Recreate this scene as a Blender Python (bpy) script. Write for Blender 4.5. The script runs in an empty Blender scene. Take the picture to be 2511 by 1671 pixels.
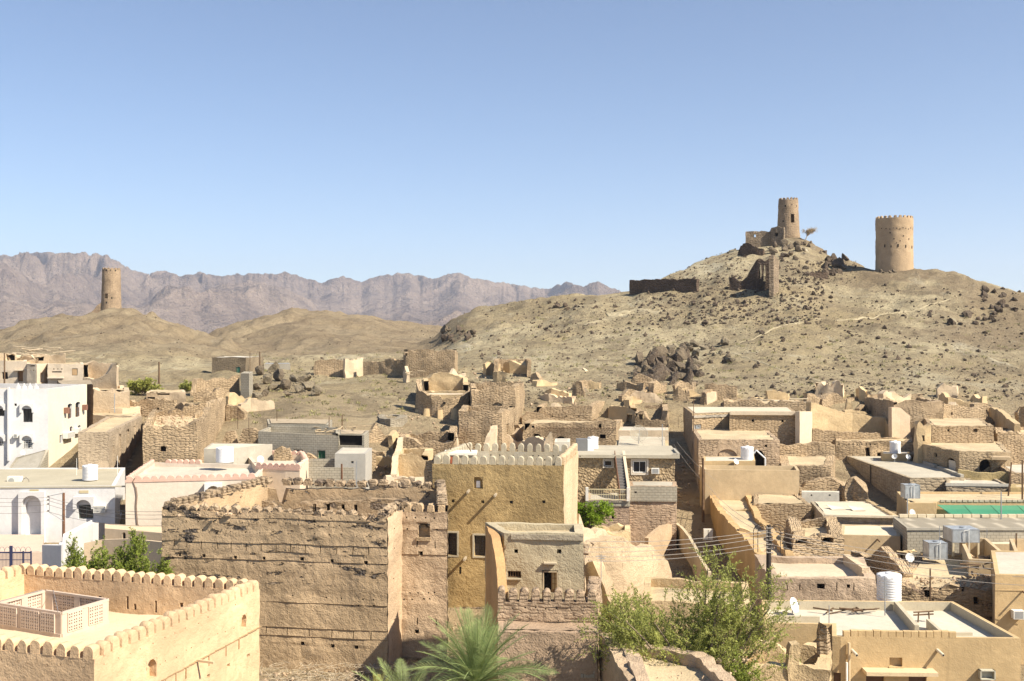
import bpy, math, random
import numpy as np
from mathutils import Vector, Matrix
R = math.radians
SC = bpy.context.scene
COL = SC.collection
random.seed(7)

# ------------------------------------------------------------------ camera, sky, sun, exposure
CZ = 18.0                       # eye height above the lower town
FP, CX, CY = 2700.0, 1255.5, 835.5
cam_d = bpy.data.cameras.new('camera'); cam = bpy.data.objects.new('camera', cam_d); COL.objects.link(cam)
cam.location = (0, 0, CZ); cam.rotation_euler = (R(90), 0, 0)
cam_d.sensor_width = 36; cam_d.lens = 36 * FP / 2511; cam_d.clip_start = .5; cam_d.clip_end = 60000
SC.camera = cam
SUN = Vector((.63, -.37, .69)).normalized()
el = math.asin(SUN.z); az = math.atan2(SUN.x, SUN.y)
world = bpy.data.worlds.new('World'); SC.world = world; world.use_nodes = True
wn = world.node_tree; bg = wn.nodes['Background']
sky = wn.nodes.new('ShaderNodeTexSky'); sky.sky_type = 'NISHITA'; sky.sun_disc = False
sky.sun_elevation = el; sky.sun_rotation = az; sky.air_density = 1.0; sky.dust_density = .6; sky.ozone_density = 2.2
sky.altitude = 2200
wn.links.new(sky.outputs[0], bg.inputs[0]); bg.inputs[1].default_value = .069
sd = bpy.data.lights.new('sun', 'SUN'); sd.energy = 4.6; sd.angle = R(.53); sd.color = (1.0, .905, .745)
so = bpy.data.objects.new('sun', sd); COL.objects.link(so)
so.rotation_euler = SUN.to_track_quat('Z', 'Y').to_euler(); so.location = (40, -40, 80)
SC.view_settings.view_transform = 'Standard'; SC.view_settings.look = 'None'
SC.view_settings.gamma = 1; SC.view_settings.use_curve_mapping = False
SC.view_settings.exposure = 1.2
SC.cycles.max_bounces = 6; SC.cycles.diffuse_bounces = 4; SC.cycles.volume_bounces = 1
SC.cycles.transparent_max_bounces = 8

# ------------------------------------------------------------------ projection helpers
def Pd(px, d): return ((px - CX) / FP * d, d)
def Zp(py, d): return CZ - (py - CY) / FP * d
def P3(px, py, d): return Vector(((px - CX) / FP * d, d, Zp(py, d)))

# ------------------------------------------------------------------ noise
def _h(ix, iy, iz, s):
    n = (ix * 374761393 + iy * 668265263 + iz * 1274126177 + s * 974711) & 0xffffffff
    n = ((n ^ (n >> 13)) * 1103515245) & 0xffffffff
    n = (n ^ (n >> 16)) * 2654435761 & 0xffffffff
    return ((n >> 8) & 0xffff) / 32767.5 - 1.0
def vnoise(x, y, z=0., s=0):
    x = np.asarray(x, float); y = np.asarray(y, float); z = np.asarray(z, float) + np.zeros_like(x)
    ix = np.floor(x).astype(np.int64); iy = np.floor(y).astype(np.int64); iz = np.floor(z).astype(np.int64)
    fx = x - ix; fy = y - iy; fz = z - iz
    fx = fx*fx*(3-2*fx); fy = fy*fy*(3-2*fy); fz = fz*fz*(3-2*fz)
    r = 0
    for a in (0, 1):
        for b in (0, 1):
            for c in (0, 1):
                w = (fx if a else 1-fx) * (fy if b else 1-fy) * (fz if c else 1-fz)
                r = r + w * _h(ix+a, iy+b, iz+c, s)
    return r
def fbm(x, y, z=0., o=4, s=0, g=.5):
    r = 0; a = 1.; f = 1.
    for i in range(o):
        r = r + a * vnoise(np.asarray(x)*f + 17.3*i, np.asarray(y)*f + 5.1*i, np.asarray(z)*f, s+i); a *= g; f *= 2.03
    return r

# ------------------------------------------------------------------ terrain function
DK = [0, 60, 90, 108, 120, 135, 150, 200]
TB = {-900: [-17, -17, -14.8, -12.3, -9.9, -5.9, -5.3, -4.2],
      120: [-17, -17, -14.8, -12.3, -9.9, -5.9, -5.3, -4.2],
      300: [-17, -17, -14.8, -11.6, -10, -7.6, -6.6, -4.8],
      520: [-17, -17, -15, -11, -9, -7.8, -6.8, -5.0],
      730: [-17, -17, -15.5, -9.8, -8, -7.2, -6.3, -3.8],
      1050: [-17, -17, -15, -11.8, -10, -8.6, -6.9, -3.4],
      1350: [-17, -17, -15.4, -13.2, -11.8, -10.2, -8.2, -3.2],
      1540: [-17, -17, -15.6, -13.8, -12.2, -10.4, -8.4, -3.2],
      1680: [-17, -17, -15.8, -14, -12.5, -10.6, -8.4, -3.2],
      2000: [-17, -17, -16, -14, -12, -8.8, -5.9, -1],
      2511: [-17, -17, -16, -14, -12, -8.8, -6.0, -1],
      3600: [-17, -17, -16, -14, -12, -8.8, -6.0, -1]}
TPX = sorted(TB)
RH = [(900, 850, 330), (1000, 806, 330), (1050, 786, 318), (1100, 775, 305), (1180, 757, 292), (1290, 741, 282), (1350, 729, 280), (1450, 716, 270), (1545, 712, 264),
      (1600, 694, 266), (1640, 672, 275), (1684, 650, 283), (1750, 620, 288), (1820, 593, 290), (1850, 587, 290), (1900, 572, 290),
      (1960, 572, 290), (2000, 591, 285), (2040, 619, 278), (2080, 639, 268), (2130, 652, 258), (2190, 655, 252), (2250, 651, 250),
      (2300, 655, 248), (2350, 664, 245), (2400, 678, 242), (2450, 692, 240), (2511, 703, 238), (2700, 735, 235), (3600, 800, 230)]
LH = [(-900, 835, 345), (-300, 828, 345), (0, 812, 345), (60, 790, 345), (120, 775, 345), (160, 766, 345), (220, 763, 345), (273, 759, 345),
      (330, 760, 345), (380, 769, 345), (430, 786, 345), (480, 803, 345), (540, 824, 345), (640, 850, 345), (3600, 900, 345)]
BH = [(-900, 850, 440), (400, 850, 440), (480, 830, 440), (520, 813, 440), (560, 800, 440), (620, 776, 440), (680, 761, 440), (730, 757, 440),
      (800, 760, 440), (880, 769, 440), (950, 784, 440), (1010, 796, 440), (1080, 800, 440), (1300, 830, 440), (3600, 880, 440)]
_rows = np.array([TB[p] for p in TPX])
def _tab(px, d):
    k = np.clip(np.searchsorted(DK, d) - 1, 0, len(DK) - 2)
    d0 = np.array(DK)[k]; d1 = np.array(DK)[k+1]; t = np.clip((d - d0) / (d1 - d0), 0, 1)
    cols = [np.interp(px, TPX, _rows[:, j]) for j in range(len(DK))]
    A = np.choose(k, cols); B = np.choose(k+1, cols)
    return A + (B - A) * t
def _hill(px, d, H, df, p, zf, fall, bo=.3):
    hx = [h[0] for h in H]
    rd = np.interp(px, hx, [h[2] for h in H]); ry = np.interp(px, hx, [h[1] for h in H])
    rz = -(ry - CY) / FP * rd + bo
    t = np.clip((d - df) / (rd - df), 0, 1)
    up = zf + (rz - zf) * t ** p
    return np.where(d <= rd, up, rz - fall * (d - rd))
def _coarse(px, d):
    base = _tab(px, np.minimum(d, 200)) - np.clip(d - 260, 0, 900) * .02
    a = _hill(px, d, RH, 138., 1.25, -7.8, .45, .8)
    w = np.clip((px - 900) / 260, 0, 1); w = w*w*(3-2*w)
    a = a - (1 - w) * 14 - np.clip(145 - d, 0, 999) * .35
    b = _hill(px, d, LH, 215., 1.05, -4.6, .5) - np.clip(220 - d, 0, 999) * .22
    c = _hill(px, d, BH, 270., 1.1, -4.5, .3) - np.clip(280 - d, 0, 999) * .18
    k = 1.2
    m = np.maximum(np.maximum(a, b), np.maximum(c, base))
    return m + k * np.log(np.exp((a-m)/k) + np.exp((b-m)/k) + np.exp((c-m)/k) + np.exp((base-m)/k)) - .25 * k
_gp = np.arange(-1400, 4000, 12.); _gd = np.concatenate([np.arange(1, 480, 2.), np.arange(480, 1400, 20.)])
_GP, _GD = np.meshgrid(_gp, _gd, indexing='ij'); _GZ = _coarse(_GP, _GD)
_z0 = _GZ.copy()
for _ in range(3): _GZ[1:-1] = .25*_GZ[:-2] + .5*_GZ[1:-1] + .25*_GZ[2:]
_nf = 240
for _ in range(5): _GZ[:, 1:_nf-1] = .25*_GZ[:, :_nf-2] + .5*_GZ[:, 1:_nf-1] + .25*_GZ[:, 2:_nf]
def Tn(X, Y, detail=True):
    """terrain height (world z) at arrays X, Y"""
    X = np.asarray(X, float); Y = np.asarray(Y, float)
    d = np.clip(Y, 1., 1379.); px = CX + FP * X / d
    fi = np.clip((px + 1400) / 12, 0, len(_gp) - 1.001); i = fi.astype(int); u = fi - i
    j = np.clip(np.searchsorted(_gd, d, side='right') - 1, 0, len(_gd) - 2); v = (d - _gd[j]) / (_gd[j+1] - _gd[j])
    z = _GZ[i, j]*(1-u)*(1-v) + _GZ[i+1, j]*u*(1-v) + _GZ[i, j+1]*(1-u)*v + _GZ[i+1, j+1]*u*v
    if detail:
        far = np.clip((d - 125) / 90, 0, 1)
        rid = 1 - np.abs(fbm(X / 26, Y / 34, 0, 4, 3)) * 1.6
        z = z + (.05 + .0 * far) * fbm(X / 2.2, Y / 2.2, 0, 3, 5) + far * (.9 * (rid - .5) + .34 * fbm(X / 3.2, Y / 3.2, 0, 4, 9) + .75 * np.clip(fbm(X / 8, Y / 8, 0, 4, 61, .6) - .28, 0, 1)) + .18 * fbm(X / 11, Y / 11, 0, 2, 2)
        left = 1.6 * np.clip((900 - px) / 300, 0, 1) * np.clip((d - 235) / 60, 0, 1)
        g = 1 - np.abs(fbm(X / 17 + fbm(X/40, Y/40, 0, 2, 8)*.8, Y / 60, 0, 4, 21)) * 1.8
        z = z + left * 1.3 * (g - .6)
    return z + CZ
def T(x, y): return float(Tn(np.array([x]), np.array([y]))[0])
def hit(px, py, d0=100., d1=520.):
    d = np.linspace(d0, d1, 900); X = (px - CX) / FP * d
    zt = Tn(X, d); zr = CZ - (py - CY) / FP * d
    k = np.nonzero(zt >= zr)[0]
    if len(k) == 0: return None
    i = k[0]; return Vector((X[i], d[i], zt[i]))

# ------------------------------------------------------------------ materials
def _mat(name):
    m = bpy.data.materials.new(name); m.use_nodes = True; nt = m.node_tree
    return m, nt, nt.nodes['Principled BSDF']
def N(nt, t, **k):
    n = nt.nodes.new(t)
    for a, b in k.items():
        if a in ('inp',):
            for i, v in b.items(): n.inputs[i].default_value = v
        else: setattr(n, a, b)
    return n
def mixc(nt, fac, a, b, mode='MIX'):
    n = nt.nodes.new('ShaderNodeMix'); n.data_type = 'RGBA'; n.blend_type = mode
    for i, v in ((0, fac), (6, a), (7, b)):
        if hasattr(v, 'is_linked'): nt.links.new(v, n.inputs[i])
        else: n.inputs[i].default_value = v if i == 0 else (*v, 1)
    return n.outputs[2]
def mth(nt, op, a, b=0., c=None, clamp=False):
    n = nt.nodes.new('ShaderNodeMath'); n.operation = op; n.use_clamp = clamp
    for i, v in ((0, a), (1, b)) + (((2, c),) if c is not None else ()):
        if hasattr(v, 'is_linked'): nt.links.new(v, n.inputs[i])
        else: n.inputs[i].default_value = v
    return n.outputs[0]
def ramp(nt, f, lo, hi):
    n = nt.nodes.new('ShaderNodeMapRange'); nt.links.new(f, n.inputs[0]); n.inputs[1].default_value = lo; n.inputs[2].default_value = hi
    n.interpolation_type = 'SMOOTHSTEP'; return n.outputs[0]
def pos(nt, sc=(1, 1, 1)):
    g = nt.nodes.new('ShaderNodeNewGeometry'); m = nt.nodes.new('ShaderNodeMapping'); m.inputs[3].default_value = sc
    nt.links.new(g.outputs['Position'], m.inputs[0]); return m.outputs[0]
def noise(nt, vec, sc, det=3., rough=.55, dist=0.):
    n = nt.nodes.new('ShaderNodeTexNoise'); n.inputs['Scale'].default_value = sc; n.inputs['Detail'].default_value = det
    n.inputs['Roughness'].default_value = rough; n.inputs['Distortion'].default_value = dist; nt.links.new(vec, n.inputs['Vector']); return n.outputs[0]
def bump(nt, h, dist, strength=1., prev=None):
    b = nt.nodes.new('ShaderNodeBump'); b.inputs['Strength'].default_value = strength; b.inputs['Distance'].default_value = dist
    nt.links.new(h, b.inputs['Height'])
    if prev is not None: nt.links.new(prev, b.inputs['Normal'])
    return b.outputs[0]
_mc = {}
def mud(col, var=.18, brick=0., bw=.34, bh=.125, brick_all=False, relief=.05, streak=.25, dark=None, darkamt=.5, fine=.3, band=None):
    """sun-dried mud, plaster or stone wall. brick: depth of the coursing; dark: colour of exposed dark stones"""
    key = (tuple(col), var, brick, bw, bh, brick_all, relief, streak, dark, darkamt, fine, band)
    if key in _mc: return _mc[key]
    m, nt, b = _mat('wall_surface'); L = nt.links
    p = pos(nt)
    n1 = noise(nt, p, .35, 4, .6); n2 = noise(nt, p, 3.2, 4, .62); n3 = noise(nt, p, 14, 2, .6)
    cd = tuple(c * (1 - var * 1.6) for c in col); cl = tuple(min(1, c * (1 + var)) for c in col)
    base = mixc(nt, ramp(nt, n1, .3, .7), cd, cl)
    base = mixc(nt, mth(nt, 'MULTIPLY', ramp(nt, n2, .35, .68), .5), base, tuple(c * (1 - var) * .92 for c in col))
    base = mixc(nt, mth(nt, 'MULTIPLY', ramp(nt, n3, .52, .72), fine), base, tuple(c * .62 for c in col))
    st_ = noise(nt, pos(nt, (1, 1, 1.5)), .75, 5, .7, .8); base = mixc(nt, mth(nt, 'MULTIPLY', ramp(nt, st_, .55, .66), min(.42, var*2.6)), base, tuple(c * .60 for c in col)); base = mixc(nt, mth(nt, 'MULTIPLY', ramp(nt, st_, .43, .34), min(.4, var*2.4)), base, tuple(min(1, c * 1.22) for c in col))
    if streak:
        ps = pos(nt, (2.2, 2.2, .18)); s = noise(nt, ps, 1.2, 3, .6)
        base = mixc(nt, mth(nt, 'MULTIPLY', ramp(nt, s, .55, .78), streak), base, tuple(c * .6 for c in col))
    h = mth(nt, 'ADD', mth(nt, 'MULTIPLY', n2, .7), mth(nt, 'MULTIPLY', n3, .3))
    nrm = bump(nt, h, relief * 2.2, 1.)
    if brick:
        uv = nt.nodes.new('ShaderNodeUVMap'); 
        w = nt.nodes.new('ShaderNodeVectorMath'); w.operation = 'ADD'
        nn = nt.nodes.new('ShaderNodeTexNoise'); nn.inputs['Scale'].default_value = 1.1; L.new(uv.outputs[0], nn.inputs['Vector'])
        sc = nt.nodes.new('ShaderNodeVectorMath'); sc.operation = 'SCALE'; sc.inputs['Scale'].default_value = .16 if brick_all is False or brick_all == 'r' else .0
        L.new(nn.outputs['Color'], sc.inputs[0]); L.new(uv.outputs[0], w.inputs[0]); L.new(sc.outputs[0], w.inputs[1])
        if brick_all is True:
            bt = N(nt, 'ShaderNodeTexBrick', inp={'Scale': 1., 'Mortar Size': bh * .10, 'Mortar Smooth': .6, 'Brick Width': bw, 'Row Height': bh, 'Color1': (1, 1, 1, 1), 'Color2': (.80, .80, .80, 1), 'Mortar': (0, 0, 0, 1), 'Bias': 0.})
            L.new(w.outputs[0], bt.inputs['Vector']); bfac = mth(nt, 'MULTIPLY', bt.outputs['Fac'], .6); bcol = bt.outputs['Color']
        else:
            mp_ = nt.nodes.new('ShaderNodeMapping'); mp_.inputs[3].default_value = (1/bw*.92, 1/bh*.92, 1); L.new(w.outputs[0], mp_.inputs[0])
            vb = N(nt, 'ShaderNodeTexVoronoi', inp={'Scale': 1., 'Randomness': .62}); vb.voronoi_dimensions = '2D'; L.new(mp_.outputs[0], vb.inputs['Vector'])
            bfac = ramp(nt, vb.outputs['Distance'], .28, .66)
            sc2 = nt.nodes.new('ShaderNodeSeparateColor'); L.new(vb.outputs['Color'], sc2.inputs[0]); cr = N(nt, 'ShaderNodeCombineColor'); v_ = mth(nt, 'MULTIPLY_ADD', sc2.outputs[0], .45, .55)
            for i in range(3): L.new(v_, cr.inputs[i])
            bcol = cr.outputs[0]
        if brick_all: mask = None
        else: mask = ramp(nt, noise(nt, p, .42, 3, .6), .40, .52)
        f = mth(nt, 'MULTIPLY', bfac, .42 if brick_all is not True else .6)
        if mask is not None: f = mth(nt, 'MULTIPLY', f, mask)
        base = mixc(nt, f, base, tuple(c * .45 for c in col))
        vary = mixc(nt, .32, base, bcol, 'MULTIPLY')
        base = mixc(nt, mask if mask is not None else 1., base, vary) if mask is not None else vary
        hb = mth(nt, 'SUBTRACT', 1., bfac)
        if mask is not None: hb = mth(nt, 'MULTIPLY', hb, mask)
        nrm = bump(nt, hb, brick * (1.1 if brick_all is not True else 1.), 1., nrm)
    if dark is not None:
        vo = N(nt, 'ShaderNodeTexVoronoi', inp={'Scale': 5.2}); L.new(p, vo.inputs['Vector']) 
        pm = noise(nt, pos(nt, (1, 1, 2.8)), .62, 5, .68, .3)
        mk = ramp(nt, pm, .62 - darkamt * .14, .64 - darkamt * .14)
        if band:
            sx = nt.nodes.new('ShaderNodeSeparateXYZ'); L.new(p, sx.inputs[0])
            mk = mth(nt, 'MULTIPLY', mk, mth(nt, 'MULTIPLY', ramp(nt, sx.outputs[2], band[0], band[0]+.4), ramp(nt, sx.outputs[2], band[1]+.4, band[1])))
        st = mixc(nt, ramp(nt, vo.outputs['Distance'], .0, .13), tuple(c * .7 for c in dark), dark)
        sv = nt.nodes.new('ShaderNodeSeparateColor'); L.new(vo.outputs['Color'], sv.inputs[0]); st = mixc(nt, mth(nt, 'MULTIPLY', sv.outputs[0], .55), st, tuple(min(1, c*2.4) for c in dark))
        base = mixc(nt, mk, base, st)
        hv = mth(nt, 'MULTIPLY', mth(nt, 'SUBTRACT', .0, vo.outputs['Distance']), mk)
        nrm = bump(nt, mth(nt, 'ADD', hv, mth(nt, 'MULTIPLY', mk, -.8)), .12, 1., nrm)
    L.new(base, b.inputs['Base Color']); L.new(nrm, b.inputs['Normal']); b.inputs['Roughness'].default_value = .95
    b.inputs['Specular IOR Level'].default_value = .15
    _mc[key] = m; return m
def leafmat(col, tr=.3, name='leaf'):
    m, nt, b = _mat(name); p = pos(nt); n1 = noise(nt, p, 1.3, 3, .6)
    c = mixc(nt, ramp(nt, n1, .35, .65), tuple(x*.72 for x in col), tuple(x*1.25 for x in col)); nt.links.new(c, b.inputs['Base Color']); b.inputs['Roughness'].default_value = .6; b.inputs['Specular IOR Level'].default_value = .25
    t = nt.nodes.new('ShaderNodeBsdfTranslucent'); nt.links.new(c, t.inputs[0]); mx = nt.nodes.new('ShaderNodeMixShader'); mx.inputs[0].default_value = tr
    nt.links.new(b.outputs[0], mx.inputs[1]); nt.links.new(t.outputs[0], mx.inputs[2]); nt.links.new(mx.outputs[0], nt.nodes['Material Output'].inputs[0]); return m
def plain(col, rough=.6, metal=0., var=.08, rel=.0, name='surface', spec=.3, dirt=0.):
    key = ('p', tuple(col), rough, metal, var, rel, spec, dirt)
    if key in _mc: return _mc[key]
    m, nt, b = _mat(name); p = pos(nt); n = noise(nt, p, 2.3, 4, .6)
    c = mixc(nt, ramp(nt, n, .3, .7), tuple(x * (1 - var) for x in col), tuple(min(1, x * (1 + var * .6)) for x in col))
    if dirt:
        s = noise(nt, pos(nt, (3, 3, .4)), 1.4, 4, .65)
        c = mixc(nt, mth(nt, 'MULTIPLY', ramp(nt, s, .5, .75), dirt), c, (.22, .17, .12))
    nt.links.new(c, b.inputs['Base Color']); b.inputs['Roughness'].default_value = rough; b.inputs['Metallic'].default_value = metal
    b.inputs['Specular IOR Level'].default_value = spec
    if rel: nt.links.new(bump(nt, noise(nt, p, 9, 3, .6), rel), b.inputs['Normal'])
    _mc[key] = m; return m

# ------------------------------------------------------------------ object helpers
def link(o): COL.objects.link(o); return o
def props(o, label=None, cat=None, group=None, kind=None):
    for k, v in (('label', label), ('category', cat), ('group', group), ('kind', kind)):
        if v: o[k] = v
    return o
def root(name, label, cat, loc, group=None):
    o = bpy.data.objects.new(name, None); link(o); o.location = loc; o.empty_display_size = .5
    return props(o, label, cat, group)
def mesh(name, V, Fc, mats, uv=None, mi=None, smooth=None):
    me = bpy.data.meshes.new(name); me.from_pydata([tuple(map(float, v)) for v in V], [], Fc)
    for m in (mats if isinstance(mats, (list, tuple)) else [mats]): me.materials.append(m)
    if mi is not None: me.polygons.foreach_set('material_index', mi)
    if uv is not None:
        ul = me.uv_layers.new(name='UVMap'); ul.data.foreach_set('uv', np.asarray(uv, float).ravel())
    if smooth is not None:
        me.polygons.foreach_set('use_smooth', [True] * len(me.polygons))
        if smooth < 3: me.set_sharp_from_angle(angle=smooth)
    me.update(); return me
def put(name, me, parent=None, loc=(0, 0, 0), rotz=0., scale=None, rot=None, **pr):
    o = bpy.data.objects.new(name, me); link(o); o.location = loc
    o.rotation_euler = rot if rot is not None else (0, 0, rotz)
    if scale is not None: o.scale = scale if hasattr(scale, '__len__') else (scale,) * 3
    if parent is not None: o.parent = parent
    return props(o, **pr)
class MB:
    """collects simple solids, linked as one mesh"""
    def __init__(s): s.V = []; s.F = []; s.M = []
    def quad(s, a, b, c, d, m=0): k = len(s.V); s.V += [a, b, c, d]; s.F.append((k, k+1, k+2, k+3)); s.M.append(m)
    def hexa(s, P, m=0):
        k = len(s.V); s.V += P
        for f in ((0, 3, 2, 1), (4, 5, 6, 7), (0, 1, 5, 4), (1, 2, 6, 5), (2, 3, 7, 6), (3, 0, 4, 7)): s.F.append(tuple(k+i for i in f)); s.M.append(m)
    def box(s, x0, x1, y0, y1, z0, z1, m=0):
        s.hexa([Vector(p) for p in ((x0, y0, z0), (x1, y0, z0), (x1, y1, z0), (x0, y1, z0), (x0, y0, z1), (x1, y0, z1), (x1, y1, z1), (x0, y1, z1))], m)
    def fbox(s, fr, s0, s1, o0, o1, z0, z1, m=0):
        s.hexa([fr.pt(a, o, z) for a, o, z in ((s0, o1, z0), (s1, o1, z0), (s1, o0, z0), (s0, o0, z0), (s0, o1, z1), (s1, o1, z1), (s1, o0, z1), (s0, o0, z1))], m)
    def tube(s, A, B, r0, r1=None, n=8, cap=True, m=0):
        A = Vector(A); B = Vector(B); r1 = r0 if r1 is None else r1; w = (B - A).normalized()
        u = w.orthogonal().normalized(); v = w.cross(u); k = len(s.V)
        for P, r in ((A, r0), (B, r1)):
            for i in range(n): a = 2*math.pi*i/n; s.V.append(P + u*math.cos(a)*r + v*math.sin(a)*r)
        for i in range(n): j = (i+1) % n; s.F.append((k+i, k+j, k+n+j, k+n+i)); s.M.append(m)
        if cap: s.F.append(tuple(k+i for i in reversed(range(n)))); s.F.append(tuple(k+n+i for i in range(n))); s.M += [m, m]
    def path(s, pts, r, n=6, m=0):
        for a, b in zip(pts, pts[1:]): s.tube(a, b, r if not hasattr(r, '__len__') else r[0], None, n, True, m)
    def lathe(s, prof, c=(0, 0, 0), n=20, m=0):
        k = len(s.V)
        for r, z in prof:
            for i in range(n): a = 2*math.pi*i/n; s.V.append(Vector((c[0]+r*math.cos(a), c[1]+r*math.sin(a), c[2]+z)))
        for j in range(len(prof)-1):
            for i in range(n): q = (i+1) % n; s.F.append((k+j*n+i, k+j*n+q, k+(j+1)*n+q, k+(j+1)*n+i)); s.M.append(m)
    def make(s, name, mats, parent=None, off=(0, 0, 0), smooth=None, **pr):
        uv = []
        for f in s.F: uv += [(s.V[i][0]*.96+s.V[i][1]*.96, s.V[i][2]) for i in f]
        o = Vector(off); me = mesh(name, [Vector(v) - o for v in s.V], s.F, mats, uv=uv, mi=s.M, smooth=smooth)
        return put(name, me, parent, (0, 0, 0) if parent is not None else o, **pr)
class Fr:
    """vertical plane from P to Q; n points to the right of travel (outwards)"""
    def __init__(s, P, Q):
        s.P = Vector((P[0], P[1])); s.Q = Vector((Q[0], Q[1])); s.L = (s.Q - s.P).length; s.e = (s.Q - s.P) / s.L; s.n = Vector((s.e.y, -s.e.x))
    def pt(s, a, o, z): q = s.P + s.e * a + s.n * o; return Vector((q.x, q.y, z))
    def at(s, px):
        k = (px - CX) / FP; return (k * s.P.y - s.P.x) / (s.e.x - k * s.e.y)
    def sz(s, px, py):
        a = s.at(px); d = s.P.y + s.e.y * a; return a, Zp(py, d)

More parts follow.
